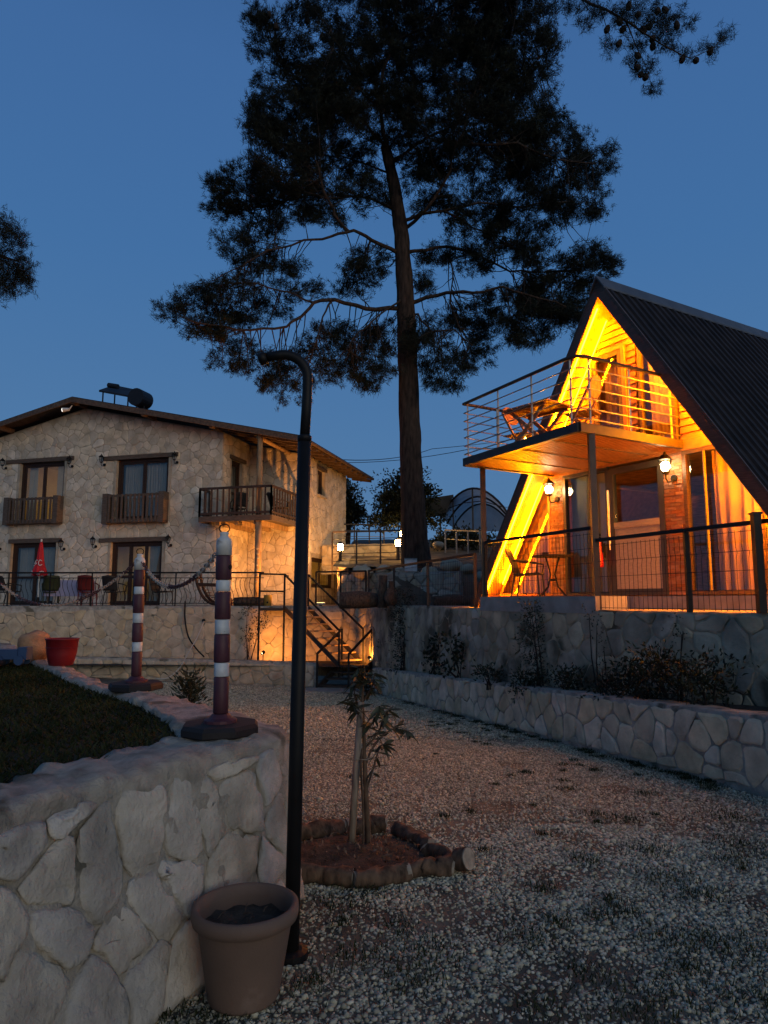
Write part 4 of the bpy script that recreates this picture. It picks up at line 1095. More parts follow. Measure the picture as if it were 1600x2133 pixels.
# corrugated sheets, one object each
for side in (0, 1):
    sl = Vector((0, 0, 0)); 
    top = lambda s: cp(CW / 2, s, CZ1); bot = (lambda s: cp(0, s, CZ0)) if side == 0 else (lambda s: cp(CW, s, CZ0))
    sdv = (bot(0) - top(0)).normalized(); nrm = sdv.cross(RD).normalized()
    if nrm.z < 0: nrm = -nrm
    L_ = (bot(0) - top(0)).length + .05
    per = .2; ns = 5
    k = 0; s0 = -.04
    while s0 < CLEN - .05:
        prof = []
        for j in range(ns):
            a = s0 + j * per
            prof += [(a, .012), (a + .105, .012), (a + .125, .045), (a + .175, .045), (a + .195, .012)]
        prof.append((s0 + ns * per, .012))
        mb = MB(); n = len(prof)
        for (s_, h) in prof: mb.v.append(tuple(top(s_) + nrm * h - sdv * 0.0))
        for (s_, h) in prof: mb.v.append(tuple(top(s_) + nrm * h + sdv * L_))
        mb.f = [(i, i + 1, n + i + 1, n + i) for i in range(n - 1)]
        mb.build('roof_sheet', M_SHEET, cabin); s0 += ns * per
    # fascia board on the gable edge
    mb = MB(); mb.obox(top(-.035) - nrm * (TH + .03), RD * .033, sdv * (L_ - .03), nrm * (TH + .075)); mb.build('fascia', M_FRAME, cabin)
mb = MB(); w_ = .30
mb.prism([cp(AP[0], -.06, CZ1 + .10), cp(AP[0] - w_ * .55, -.06, CZ1 - w_ * .83 + .10), cp(AP[0] - w_ * .55, -.06, CZ1 - w_ * .83 + .07), cp(AP[0], -.06, CZ1 + .06), cp(AP[0] + w_ * .55, -.06, CZ1 - w_ * .83 + .07), cp(AP[0] + w_ * .55, -.06, CZ1 - w_ * .83 + .10)], RD * (CLEN + .1))
mb.build('ridge_cap', M_RIDGE, cabin)
# interior
mb = MB(); mb.obox(cp(.2, .05, CZ0 - .3), GD * (CW - .4), RD * (CLEN - .1), ZU * .49); mb.build('floor_slab', M_CONC, cabin)
mb = MB(); mb.prism([cp(tl(1.6), 4.6, 1.6), cp(tr(1.6), 4.6, 1.6), cp(AP[0], 4.6, CZ1 - .25)], RD * .05); mb.build('partition', M_CINT, cabin)
mb = MB(); mb.obox(cp(tl(3.95) - .1, INS + .05, 3.80), GD * (tr(3.95) - tl(3.95) + .2), RD * 4.1, ZU * .14); mb.build('upper_floor', M_CINT, cabin)
FZC = 1.63; CEIL = 3.80; UF = 3.96
T = {k: ct(*v)[0] for k, v in dict(a=(1150, 1150), b=(1178, 1150), c=(1272, 1110), d=(1388, 1100), e=(1430, 1100), f=(1478, 1100), ua=(1238, 850), ub=(1300, 850), uc=(1333, 850), ud=(1408, 850)).items()}
# upper gable boards, each one a piece
bh = .115; z = UF
def clip_board(z0, z1, a, b_):
    """board between slopes; returns polygon"""
    P = [(max(a, tl(z0)), z0), (min(b_, tr(z0)), z0), (min(b_, tr(z1)), z1), (max(a, tl(z1)), z1)]
    return P if P[1][0] - P[0][0] > .03 and P[2][0] - P[3][0] > -.0 else None
DZ = ct(1270, 735)[1]; DOORTOP = DZ
WINTOP = 5.72
while z < CZ1 - .22:
    z1 = z + bh; cuts = []
    if z < DOORTOP + .07: cuts.append((T['ua'] - .07, T['ub'] + .07))
    if z < WINTOP: cuts.append((T['uc'] - .06, min(T['ud'] + .05, tr(z) - .02)))
    segs = [(tl(z), tr(z))]
    for c0, c1 in cuts:
        ns_ = []
        for (a, b_) in segs:
            if c1 <= a or c0 >= b_: ns_.append((a, b_)); continue
            if c0 > a: ns_.append((a, c0))
            if c1 < b_: ns_.append((c1, b_))
        segs = ns_
    for (a, b_) in segs:
        P = clip_board(z, z1 - .012, a, b_)
        if P:
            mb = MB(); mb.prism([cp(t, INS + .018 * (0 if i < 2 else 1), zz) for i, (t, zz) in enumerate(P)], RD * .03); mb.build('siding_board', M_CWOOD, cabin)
    z = z1
mb = MB(); mb.prism([cp(tl(UF), INS + .045, UF), cp(T['ua'] - .05, INS + .045, UF), cp(T['ua'] - .05, INS + .045, DOORTOP), cp(tl(DOORTOP), INS + .045, DOORTOP)], RD * .02)
mb.prism([cp(tl(DOORTOP + .06), INS + .045, DOORTOP + .06), cp(tr(DOORTOP + .06), INS + .045, DOORTOP + .06), cp(AP[0], INS + .045, CZ1 - .25)], RD * .02)
mb.build('gable_backing', M_CINT, cabin)
def frame_poly(poly, w, m, name, parent, s0=-.02, depth=.09):
    """bars along the edges of a polygon given in (t, z)"""
    mb = MB(); c = (sum(p[0] for p in poly) / len(poly), sum(p[1] for p in poly) / len(poly))
    n = len(poly); inner = []
    for i in range(n):
        a, b_, cc = poly[i - 1], poly[i], poly[(i + 1) % n]
        def inward(p, q):
            nx, ny = q[1] - p[1], p[0] - q[0]; l = math.hypot(nx, ny); nx /= l; ny /= l
            if nx * (c[0] - p[0]) + ny * (c[1] - p[1]) < 0: nx, ny = -nx, -ny
            return nx, ny
        n1, n2 = inward(a, b_), inward(b_, cc); k = 1 + n1[0] * n2[0] + n1[1] * n2[1]
        inner.append((b_[0] + (n1[0] + n2[0]) * w / max(k, .25), b_[1] + (n1[1] + n2[1]) * w / max(k, .25)))
    for i in range(n):
        j = (i + 1) % n
        mb.prism([cp(*(poly[i][0], INS + s0, poly[i][1])), cp(poly[j][0], INS + s0, poly[j][1]), cp(inner[j][0], INS + s0, inner[j][1]), cp(inner[i][0], INS + s0, inner[i][1])], RD * depth)
    o = mb.build(name, m, parent)
    mb = MB(); mb.prism([cp(p[0], INS + s0 + depth * .5, p[1]) for p in inner], RD * .006); mb.build('pane', M_GLASS, o)
    return o, inner
def c_curtain(parent, t0, t1, z0, topf, m=None, waves=8, s=.16, amp=.04):
    n = waves * 6; mb = MB(); vs_ = []
    for i in range(n + 1):
        t = t0 + (t1 - t0) * i / n; zt = topf(t)
        a = amp * math.sin(i / 6 * 6.283 + 1.1 * math.sin(i * .29)) + amp * .5 * math.sin(i * .53 + 1)
        for k in range(5):
            zz = z0 + (zt - z0) * k / 4; vs_.append(cp(t + .01 * math.sin(k * 1.3 + i * .2), INS + s + a * (1.15 - .1 * k), zz))
    fs = [(i * 5 + k, (i + 1) * 5 + k, (i + 1) * 5 + k + 1, i * 5 + k + 1) for i in range(n) for k in range(4)]
    mb.add(vs_, fs); return mb.build('curtain', m or M_CCURT, parent, smooth=True)
top_l = lambda t: CZ0 + (t - DTH) / KS; top_r = lambda t: CZ0 + (CW - t - DTH) / KS
# upper door and window
ud, _ = frame_poly([(T['ua'], UF), (T['ub'], UF), (T['ub'], DOORTOP), (T['ua'], DOORTOP)], .085, M_FRAME, 'balcony_door', cabin)
c_curtain(ud, T['ua'] + .1, T['ub'] - .06, UF + .08, lambda t: DOORTOP - .1, waves=5)
mb = MB(); mb.tube([cp(T['ua'] + .06, INS - .06, UF + 1.0), cp(T['ua'] + .18, INS - .06, UF + 1.0)], .012, 6); mb.build('handle', M_GREYMETAL, ud)
for (a, b_, z0, z1) in ((T['ua'] - .075, T['ua'] - .004, UF, DOORTOP + .07), (T['ub'] + .004, T['ub'] + .075, UF, DOORTOP + .07), (T['ua'] - .004, T['ub'] + .004, DOORTOP + .004, DOORTOP + .07)):
    mb = MB(); mb.obox(cp(a, INS - .035, z0), GD * (b_ - a), RD * .04, ZU * (z1 - z0)); mb.build('trim', M_CWOOD2, ud)
uw_top = WINTOP; te = T['ud']; zt = top_r(te) - .02
P = [(T['uc'], UF), (te, UF), (te, min(zt, uw_top)), (min(te, tr(uw_top) - .03), uw_top), (T['uc'], uw_top)]
if tr(uw_top) - .03 >= te: P = [(T['uc'], UF), (te, UF), (te, uw_top), (T['uc'], uw_top)]
uw, _ = frame_poly(P, .055, M_FRAME, 'window', cabin)
c_curtain(uw, T['uc'] + .07, te - .03, UF + .06, lambda t: min(uw_top, top_r(t)) - .08, waves=7)
# ground floor: left glazed triangle, pillars, glass wall, door, right window
hh = lambda t: min(CEIL, top_l(t))
P = [(tl(FZC) + .06, FZC), (T['a'], FZC), (T['a'], min(CEIL, top_l(T['a']) - .08)), (max(tl(FZC) + .07, min(T['a'] - .02, tl(CEIL) + .06)), min(CEIL, top_l(T['a']) - .08))]
if top_l(T['a']) - .08 < CEIL: P = [(tl(FZC) + .06, FZC), (T['a'], FZC), (T['a'], top_l(T['a']) - .08)]
wl_, _ = frame_poly(P, .055, M_CWOOD2, 'window', cabin)
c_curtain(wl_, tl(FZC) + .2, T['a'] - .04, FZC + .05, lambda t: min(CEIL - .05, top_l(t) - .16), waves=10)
def pillar(t0, t1, z0, z1, seed):
    mb = MB(); mb.obox(cp(t0, INS + .01, z0), GD * (t1 - t0), RD * .10, ZU * (z1 - z0)); pl_ = mb.build('pillar', M_CINT, cabin)
    R = random.Random(seed); mb = MB(); z = z0; row = 0
    while z < z1 - .03:
        a = t0 - (.0 if row % 2 else .10)
        while a < t1 - .005:
            lo, hi = max(a, t0), min(a + .20, t1)
            if hi - lo > .015: mb.obox(cp(lo + .003, INS - .012 - R.uniform(0, .012), z), GD * (hi - lo - .006), RD * .03, ZU * min(.050, z1 - z))
            a += .20
        z += .056; row += 1
    mb.build('brick_slips', M_CBRICK, pl_, kind='stuff')
pillar(T['a'] + .005, T['b'] - .005, FZC, CEIL, 3); pillar(T['d'] + .005, T['e'] - .005, FZC, CEIL, 4)
gw, _ = frame_poly([(T['b'], FZC), (T['c'], FZC), (T['c'], CEIL), (T['b'], CEIL)], .06, M_ALU, 'glass_wall', cabin)
M_REFL = mat('olive_reflection', (.34, .27, .15), .85, var=.1, nscale=2, trans=.2)
mb = MB(); mb.obox(cp(T['b'] + .06, INS + .14, FZC + .05), GD * (T['c'] - T['b'] - .12), RD * .008, ZU * (CEIL - FZC - .1)); mb.build('reflection_sheet', M_REFL, gw)  # sheet added behind the glass, painted as its warm olive-brown reflection
dr_ = MB()
dfr, inner = frame_poly([(T['c'] + .005, FZC), (T['d'], FZC), (T['d'], CEIL - .05), (T['c'] + .005, CEIL - .05)], .10, M_ALU, 'front_door', cabin)
PZ = FZC + 1.10
mb = MB(); mb.obox(cp(inner[0][0] if inner[0][0] < inner[1][0] else inner[1][0], INS - .01, FZC + .10), GD * abs(inner[1][0] - inner[0][0]), RD * .04, ZU * (PZ - FZC - .10)); mb.build('door_panel', M_PANEL, dfr)
mb = MB(); mb.obox(cp(T['c'] + .1, INS - .025, PZ), GD * (T['d'] - T['c'] - .2), RD * .07, ZU * .10); mb.build('mid_rail', M_PANEL, dfr)
mb = MB(); mb.bar(cp(T['c'] + .055, INS - .09, FZC + .75), cp(T['c'] + .055, INS - .09, FZC + 1.75), .03); mb.build('handle', M_GREYMETAL, dfr)
mb = MB(); mb.obox(cp(tl(CEIL), INS - .03, CEIL + .002), GD * (tr(CEIL) - tl(CEIL)), RD * .08, ZU * .15); mb.build('floor_band', M_CWOOD2, cabin)
tR = tr(FZC) - .06
P = [(T['e'], FZC), (tR, FZC), (max(T['e'] + .1, tr(CEIL) - .06), CEIL), (T['e'], CEIL)]
wr, _ = frame_poly(P, .06, M_FRAME, 'window', cabin)
c_curtain(wr, T['f'], tR - .12, FZC + .06, lambda t: min(CEIL - .05, top_r(t) - .18), waves=10)
mb = MB(); mb.bar(cp(T['f'] - .01, INS - .02, FZC + .06), cp(T['f'] - .01, INS - .02, min(CEIL, top_r(T['f'])) - .06), .03); mb.build('mullion', M_FRAME, wr)
# room contents glimpsed at the right window
mb = MB(); mb.sphere(cp(T['e'] + 1.0, 3.0, 3.35), .10, 10, 6); mb.build('room_lamp', glow('cabin_room_lamp', (1.0, .5, .14), 70.0), cabin)
sofa = thing('sofa', 'dark sofa inside the cabin behind the right window', 'sofa', tuple(cp(T['e'] + .5, 1.6, FZC)))
mb = MB(); mb.obox(cp(T['e'] + .1, 1.3, FZC + .02), GD * .9, RD * .8, ZU * .42); mb.build('seat', M_RUBBER, sofa)
mb = MB(); mb.obox(cp(T['e'] + .1, 2.0, FZC + .44), GD * .9, RD * .2, ZU * .5); mb.build('backrest', M_RUBBER, sofa)
# amber LED strips under the roof edge and round the left window
def strip(p, q, r=.013): 
    mb = MB(); mb.tube([p, q], r, 6); return mb.build('led_strip', M_LED, cabin)
e = .035
for zz0, zz1, ss in ((CZ0 + .08, CZ1 - .42, .06),):
    strip(cp(tl(zz0) + e, ss, zz0), cp(tl(zz1) + e, ss, zz1)); strip(cp(tr(zz0) - e, ss, zz0), cp(tr(zz1) - e, ss, zz1))
for zz0, zz1 in ((UF + .05, CZ1 - .55),):
    strip(cp(tl(zz0) + .05, INS - .07, zz0), cp(tl(zz1) + .05, INS - .07, zz1), .007); strip(cp(tr(zz0) - .05, INS - .12, zz0), cp(tr(zz1) - .05, INS - .12, zz1), .018)
strip(cp(tr(FZC + .1) - .06, INS - .07, FZC + .1), cp(tr(CEIL - .05) - .06, INS - .07, CEIL - .05), .020)
strip(cp(tl(FZC + .25) + .06, INS - .05, FZC + .25), cp(tl(CEIL - .1) + .06, INS - .05, CEIL - .1), .011)

# balcony
RO = Vector((2.66, 9.2, 0)); LO = Vector((1.38, 11.65, 0)); RA = cp(ct(1424, 938)[0], INS - .04, 0); LA = cp(ct(1424, 938)[0] - 2.75, INS - .04, 0)
BZ = 3.84
def bq(a, b_): # bilinear point on deck: a along front (0 right .. 1 left), b from front (0) to wall (1)
    return RO.lerp(LO, a).lerp(RA.lerp(LA, a), b_)
mb = MB(); mb.prism([bq(0, 0) + ZU * (BZ + .03), bq(1, 0) + ZU * (BZ + .03), bq(1, 1) + ZU * (BZ + .03), bq(0, 1) + ZU * (BZ + .03)], ZU * .06); deck = mb.build('balcony', M_DARKMETAL, cabin)
for (a, b_) in (((0, 0), (1, 0)), ((0, 0), (0, 1)), ((1, 0), (1, 1))):
    mb = MB(); mb.bar(bq(*a) + ZU * (BZ + .05), bq(*b_) + ZU * (BZ + .05), .07, .13); mb.build('edge_beam', M_DARKMETAL, deck)
nb_ = 26
for k in range(nb_):
    a0, a1 = k / nb_ + .0055, (k + 1) / nb_ - .0055
    mb = MB(); mb.prism([bq(.015, a0) + ZU * (BZ + .004), bq(.985, a0) + ZU * (BZ + .004), bq(.985, a1) + ZU * (BZ + .004), bq(.015, a1) + ZU * (BZ + .004)], ZU * .018); mb.build('soffit_board', M_CWOOD2, deck)
for a in (.22, .48, .74):
    mb = MB(); mb.bar(bq(a, .03) + ZU * (BZ - .004), bq(a, .99) + ZU * (BZ - .004), .035, .012); mb.build('soffit_beam', M_FRAME, deck)
for (a, b_, z0) in ((.0, .10, TZ - .03), (.97, .17, 1.60)):
    p = bq(a, b_); p = Vector((2.86, 9.34, 0)) if a == 0 else Vector((1.72, 11.87, 0))
    mb = MB(); mb.bar(p + ZU * z0, p + ZU * (BZ + .0), .085); mb.build('post', M_DARKMETAL, deck)
def rail_path(h):
    r = .16; P = []
    c = RO; d1 = (LO - RO).normalized(); d2 = (RA - RO).normalized()
    P.append(LA.lerp(LO, .30)); P.append(LO + (LA - LO).normalized() * .03)
    Q = [c + d1 * .22, c + d1 * .12 + d2 * .02, c + d1 * .05 + d2 * .05, c + d1 * .02 + d2 * .12, c + d2 * .22]
    return [p + ZU * (BZ + h) for p in (LA.lerp(LO, .25), LO, *Q, RA)]
RT = 1.08
mb = MB(); mb.tube(rail_path(RT), .028, 8); mb.build('top_rail', M_DARKMETAL, deck, smooth=True)
for k in range(6):
    mb = MB(); mb.tube(rail_path(.19 + .145 * k), .009, 6); mb.build('rail', M_GREYMETAL, deck, smooth=True)
for (a, b_) in ((.06, .012), (.36, .012), (.66, .012), (.97, .012), (.012, .12), (.012, .50), (.012, .92), (.99, .35), (.99, .75)):
    p = bq(a, b_); mb = MB(); mb.bar(p + ZU * (BZ + .09), p + ZU * (BZ + RT), .035, .02); mb.build('baluster_post', M_GREYMETAL, deck)

# lit wall lanterns on the two brick pillars
lit = make_lantern('wall_lantern', True); used = [False]
RZ_C = math.atan2(GD.y, GD.x)
for (px, py, lab) in ((1407, 990, 'lit wall lantern on the brick pillar right of the cabin door'), (1163, 1035, 'lit wall lantern on the brick pillar left of the glass wall')):
    t, z = ct(px, py); place_copy(lit, used, tuple(cp(t, INS - .03, z - .05)), RZ_C, lab, 'lit lanterns on the cabin', 1.15)

# fire extinguisher by the door
fx, fz = ct(1259, 1150)
ex = thing('fire_extinguisher', 'red fire extinguisher standing beside the cabin door', 'extinguisher', tuple(cp(fx, INS - .22, FZC)))
M_RED = mat('red_enamel', (.40, .015, .012), .35, var=.1, nscale=5)
c = cp(fx, INS - .14, 0)
mb = MB(); mb.lathe([(.0, fz - .26), (.075, fz - .26), (.078, fz - .22), (.078, fz + .16), (.06, fz + .21), (.03, fz + .235), (.03, fz + .26)], c, 16); mb.build('cylinder', M_RED, ex, smooth=True)
mb = MB(); mb.box(c + ZU * (fz + .285), (.03, .10, .04), RZ_C); mb.bar(c + ZU * (fz + .30), c + ZU * (fz + .34) - GD * .08, .02); mb.build('valve_handle', M_BLACK, ex)
mb = MB(); mb.tube([c + ZU * (fz + .27), c + GD * .10 + ZU * (fz + .2), c + GD * .10 + ZU * (fz - .02)], .012, 6); mb.build('hose', M_BLACK, ex)
mb = MB(); mb.obox(c + RD * .07 - GD * .04 + ZU * (fz - .1), GD * .08, RD * .06, ZU * .25); mb.build('wall_bracket', M_BLACK, ex)

# chair and bistro table on the terrace
def tube_chair(label, loc, rz, m, name='chair', group=None):
    t = thing(name, label, 'chair', loc, rz, group)
    for x in (-.21, .21):
        mb = MB(); mb.tube([(x, -.24, 0), (x * .97, -.21, .42)], .016, 6); mb.build('leg', m, t, world=False)
        mb = MB(); mb.tube([(x, .27, 0), (x * .98, .20, .42)], .016, 6); mb.build('leg', m, t, world=False)
        mb = MB(); mb.tube([(x * 1.15, -.20, .42), (x * 1.22, -.22, .60), (x * 1.22, .0, .64), (x * 1.15, .22, .66)], .018, 6); mb.build('armrest', m, t, world=False)
    mb = MB(); vs_ = []
    for i in range(7):
        for k in range(5):
            u = -.23 + .46 * k / 4; y = -.24 + .46 * i / 6; vs_.append((u, y, .44 - .02 * math.sin(math.pi * k / 4) - .02 * i / 6))
    mb.add(vs_, [(i * 5 + k, i * 5 + k + 1, (i + 1) * 5 + k + 1, (i + 1) * 5 + k) for i in range(6) for k in range(4)]); s_ = mb.build('seat', m, t, True, world=False)
    mo = s_.modifiers.new('thick', 'SOLIDIFY'); mo.thickness = .025
    mb = MB(); vs_ = []
    for i in range(7):
        for k in range(5):
            u = (-.23 + .46 * k / 4) * (1 - .12 * (i / 6) ** 3); z = .44 + .46 * i / 6; vs_.append((u, .21 + .16 * (i / 6) ** 1.3 + .035 * math.cos(math.pi * (k / 4 - .5)), z - .03 * abs(k - 2) / 2 * (i == 6)))
    mb.add(vs_, [(i * 5 + k, i * 5 + k + 1, (i + 1) * 5 + k + 1, (i + 1) * 5 + k) for i in range(6) for k in range(4)]); b = mb.build('backrest', m, t, True, world=False)
    mo = b.modifiers.new('thick', 'SOLIDIFY'); mo.thickness = .022
    return t
M_RATTAN = mat('dark_rattan', (.028, .022, .018), .7, var=.3, nscale=40, bump=.4, bscale=90)
pc = at(1102, 1244, 12.6); tube_chair('dark rattan armchair on the cabin terrace left of the bistro table', (pc.x, pc.y, 1.60), math.radians(65), M_RATTAN)
pt_ = at(1153, 1244, 12.15)
bt = thing('bistro_table', 'small round bistro table with splayed thin legs on the cabin terrace', 'table', (pt_.x, pt_.y, 1.60))
mb = MB(); mb.lathe([(.0, .70), (.36, .70), (.37, .715), (.36, .73), (.0, .73)], (0, 0, 0), 28); mb.build('table_top', M_RATTAN, bt, world=False)
for k in range(4):
    a = .5 + k * math.pi / 2; x, y = math.cos(a), math.sin(a)
    mb = MB(); mb.tube([(.16 * x, .16 * y, .70), (.05 * x, .05 * y, .40), (.12 * x, .12 * y, .18), (.33 * x, .33 * y, .0)], .012, 6); mb.build('leg', M_BLACK, bt, world=False)
mb = MB(); mb.lathe([(.055, .28), (.065, .30), (.055, .32)], (0, 0, 0), 12); mb.build('leg_ring', M_BLACK, bt, world=False)
ash = thing('ashtray', 'small dark bowl on the bistro table', 'bowl', (pt_.x - .12, pt_.y, 2.331))
mb = MB(); mb.lathe([(.0, .0), (.05, .0), (.065, .05), (.058, .05), (.045, .012), (.0, .012)], (0, 0, 0), 14); mb.build('bowl', M_WALNUT, ash, world=False)

# furniture on the balcony
M_TEAK = wood('orange_teak', (.20, .10, .05), .6, (8, 8, 8), .2)
def folding_table(label, loc, rz):
    t = thing('folding_table', label, 'table', loc, rz)
    for k in range(8):
        mb = MB(); mb.box((-.42 + .12 * k, 0, .72), (.105, .68, .025)); mb.build('slat', M_TEAK, t, world=False)
    for y in (-.28, .28):
        mb = MB(); mb.bar((-.40, y, .69), (.40, y, .69), .03, .04); mb.build('apron', M_TEAK, t, world=False)
        mb = MB(); mb.bar((-.38, y * .9, 0.02), (.34, y * .9, .68), .06, .03, (0, 1, 0)); mb.build('leg', M_TEAK, t, world=False)
        mb = MB(); mb.bar((.38, y * .75, 0.02), (-.34, y * .75, .68), .06, .03, (0, 1, 0)); mb.build('leg', M_TEAK, t, world=False)
    return t
def folding_chair(label, loc, rz, tilt=0.0):
    t = thing('folding_chair', label, 'chair', loc, rz)
    t.rotation_euler = (tilt, 0, rz)
    for x in (-.2, .2):
        mb = MB(); mb.bar((x, -.26, .02), (x, .20, .86), .035, .03); mb.build('leg', M_TEAK, t, world=False)
        mb = MB(); mb.bar((x * .85, .28, .02), (x * .85, -.22, .45), .035, .03); mb.build('leg', M_TEAK, t, world=False)
    for k in range(5):
        mb = MB(); mb.box((0, -.2 + .09 * k, .45), (.38, .075, .018)); mb.build('seat_slat', M_TEAK, t, world=False)
    mb = MB(); mb.lathe([(.0, -.012), (.21, -.012), (.21, .012), (.0, .012)], (0, 0, 0), 20); mb.v = [(p[0], .19 + p[2] + .2 * p[1], .84 + p[1] * .8) for p in mb.v]; mb.build('backrest', M_TEAK, t, world=False)
    return t
BFL = BZ + .095
q = bq(.60, .34); folding_table('slatted wooden folding table on the cabin balcony', (q.x, q.y, BFL), RZ_C + math.radians(8))
q = bq(.28, .42); folding_chair('wooden folding chair with round back nearest the balcony door', (q.x, q.y, BFL), RZ_C + math.radians(-70))
q = bq(.86, .45); folding_chair('wooden folding chair at the far end of the balcony table', (q.x, q.y, BFL), RZ_C + math.radians(100))
q = bq(.50, .10); cl_ = thing('balcony_lantern', 'small glowing candle lantern on the balcony floor', 'lantern', (q.x, q.y, BFL))
mb = MB(); mb.lathe([(.05, 0), (.055, .012), (.05, .02)], (0, 0, 0), 10); mb.build('base', M_DARKMETAL, cl_, world=False)
mb = MB(); mb.lathe([(.0, .02), (.028, .03), (.032, .06), (.018, .11), (.0, .14)], (0, 0, 0), 10); mb.build('flame', glow('candle', (1.0, .55, .10), 18.0), cl_, world=False)

# ------------------------------------------------------------------ trees
def needle_mesh(C, D, n, length, width, spread=.9):
    """tufts: C (m,3) centres, D (m,3) unit directions -> one slim triangle per needle"""
    m = len(C)
    d = D[:, None, :] + RNG.normal(0, spread, (m, n, 3)) * .75
    d /= np.linalg.norm(d, axis=2, keepdims=True) + 1e-9
    L_ = length * RNG.uniform(.65, 1.15, (m, n, 1))
    base = C[:, None, :] + RNG.normal(0, length * .22, (m, n, 3))
    r = RNG.normal(0, 1, (m, n, 3)); sd_ = np.cross(d, r); sd_ /= np.linalg.norm(sd_, axis=2, keepdims=True) + 1e-9
    tip = base + d * L_
    w = width * .5
    return np.stack([base - sd_ * w, base + sd_ * w, tip], 2).reshape(-1, 3)
def leaf_mesh(C, D, n, length, width, spread=.8):
    """small pointed leaves: two triangles each"""
    m = len(C)
    d = D[:, None, :] + RNG.normal(0, spread, (m, n, 3)); d /= np.linalg.norm(d, axis=2, keepdims=True) + 1e-9
    L_ = length * RNG.uniform(.6, 1.2, (m, n, 1)); base = C[:, None, :] + RNG.normal(0, length * .5, (m, n, 3))
    r = RNG.normal(0, 1, (m, n, 3)); sd_ = np.cross(d, r); sd_ /= np.linalg.norm(sd_, axis=2, keepdims=True) + 1e-9
    w = width * .5; up = np.cross(sd_, d) * L_ * .12
    mid = base + d * L_ * .5
    return np.stack([base, mid + sd_ * w - up, base + d * L_, mid - sd_ * w - up], 2).reshape(-1, 3)
def quads(V): return np.arange(len(V)).reshape(-1, 4)
def tris(V): return np.arange(len(V)).reshape(-1, 3)
def jitter_path(P, amp, k=3):
    """subdivide a limb and make it crooked"""
    out = []
    for i in range(len(P) - 1):
        for j in range(k):
            t = j / k; p = P[i].lerp(P[i + 1], t)
            if i + j: p = p + noise.noise_vector(p * 1.7) * amp
            out.append(p)
    out.append(P[-1]); return out

TD = 20.0
pine = thing('pine_tree', 'tall old pine with crooked limbs standing on the slope above the wall', 'tree', tuple(at(872, 1190, TD)))
pxm = lambda w: w / FPX * TD / 2 * 1.0
tk = [(876, 1225, 42), (870, 1185, 33), (864, 1130, 27.5), (861, 1060, 25), (858, 1000, 23.5), (854, 900, 22.5), (851, 800, 21.5), (847, 680, 20), (842, 570, 18), (836, 490, 16), (828, 430, 14.5), (818, 370, 13), (803, 306, 11)]
pts = [at(a, b_, TD) for a, b_, w in tk]
mb = MB()
fine = []; fr = []
for i in range(len(pts) - 1):
    for j in range(5):
        t = j / 5; fine.append(pts[i].lerp(pts[i + 1], t)); fr.append((tk[i][2] + (tk[i + 1][2] - tk[i][2]) * t) / FPX * TD)
fine.append(pts[-1]); fr.append(tk[-1][2] / FPX * TD)
mb.tube(fine, fr, 28)
vs_ = []
for p in mb.v:                                              # plated bark relief
    q = Vector(p); a = noise.noise(Vector((q.x * 9, q.y * 9, q.z * 1.8))); b_ = noise.noise(Vector((q.x * 20, q.y * 20, q.z * 5)))
    c = min(fine, key=lambda r: abs(r.z - q.z)); dv = Vector((q.x - c.x, q.y - c.y, 0))
    vs_.append(tuple(q + dv.normalized() * (a * .035 + b_ * .018)))
mb.v = vs_; trunk = mb.build('trunk', M_PINEBARK, pine, smooth=True)
limbs = []
def limb(P, r0, r1, depths=None, parent=None, amp=.10, d0=TD, name='limb'):
    n = len(P); dz = depths or [0] * n
    Q = [at(a, b_, d0 + dz[i]) for i, (a, b_) in enumerate(P)]
    if dz[0] == 0 and d0 == TD:
        yy = P[0][1]; tx = float(np.interp(yy, [q[1] for q in tk][::-1], [q[0] for q in tk][::-1])) if yy > 306 else P[0][0]
        Q.insert(0, at(tx, yy + 6, TD))
    Q = jitter_path(Q, amp); m = len(Q)
    rs = [.62 * (r0 + (r1 - r0) * (i / (m - 1)) ** .6) for i in range(m)]
    mb = MB(); mb.tube(Q, rs, 7); mb.build(name, M_PINEBARK, parent or pine, smooth=True)
    for a_, b_ in zip(Q[:-1], Q[1:]): limbs.extend([a_.lerp(b_, t_ / 4) for t_ in range(4)])
    limbs.append(Q[-1]); return Q
limb([(838, 645), (760, 640), (700, 625), (655, 628), (630, 655), (600, 680), (520, 690), (440, 678), (380, 660)], .15, .035, [0, -.4, -.8, -1, -1, -1.1, -1.2, -1.4, -1.5])
limb([(690, 628), (672, 660), (662, 700), (640, 760)], .06, .02, [-.8, -1, -1.2, -1.2])
limb([(652, 630), (600, 605), (540, 590), (470, 590)], .06, .02, [-1, -1, -1.2, -1.2])
limb([(830, 530), (775, 500), (740, 480), (690, 495), (630, 502), (560, 525), (490, 560)], .14, .03, [0, -.5, -.9, -1.0, -1.0, -1.2, -1.2])
limb([(725, 482), (695, 450), (680, 400), (662, 350), (640, 310)], .10, .03, [-.9, -1.1, -1.2, -1.2, -1.0])
limb([(822, 440), (770, 412), (690, 402), (620, 410), (560, 430), (500, 420)], .10, .025, [0, .5, .8, .8, .6, .4])
limb([(845, 620), (790, 655), (750, 690), (720, 730)], .08, .02, [0, -.8, -1.4, -1.6])
limb([(868, 628), (930, 605), (985, 610), (1050, 600), (1120, 620), (1180, 640)], .14, .03, [0, -.5, -1, -1.2, -1.2, -1.3])
limb([(870, 655), (900, 690), (950, 690), (985, 720)], .08, .02, [0, -.6, -1, -1.2])
limb([(862, 525), (930, 515), (990, 525), (1060, 565), (1140, 570), (1210, 560)], .12, .03, [0, .4, .6, .6, .4, .2])
limb([(855, 455), (920, 440), (1000, 422), (1090, 430), (1180, 420)], .12, .03, [0, -.3, -.6, -.6, -.6])
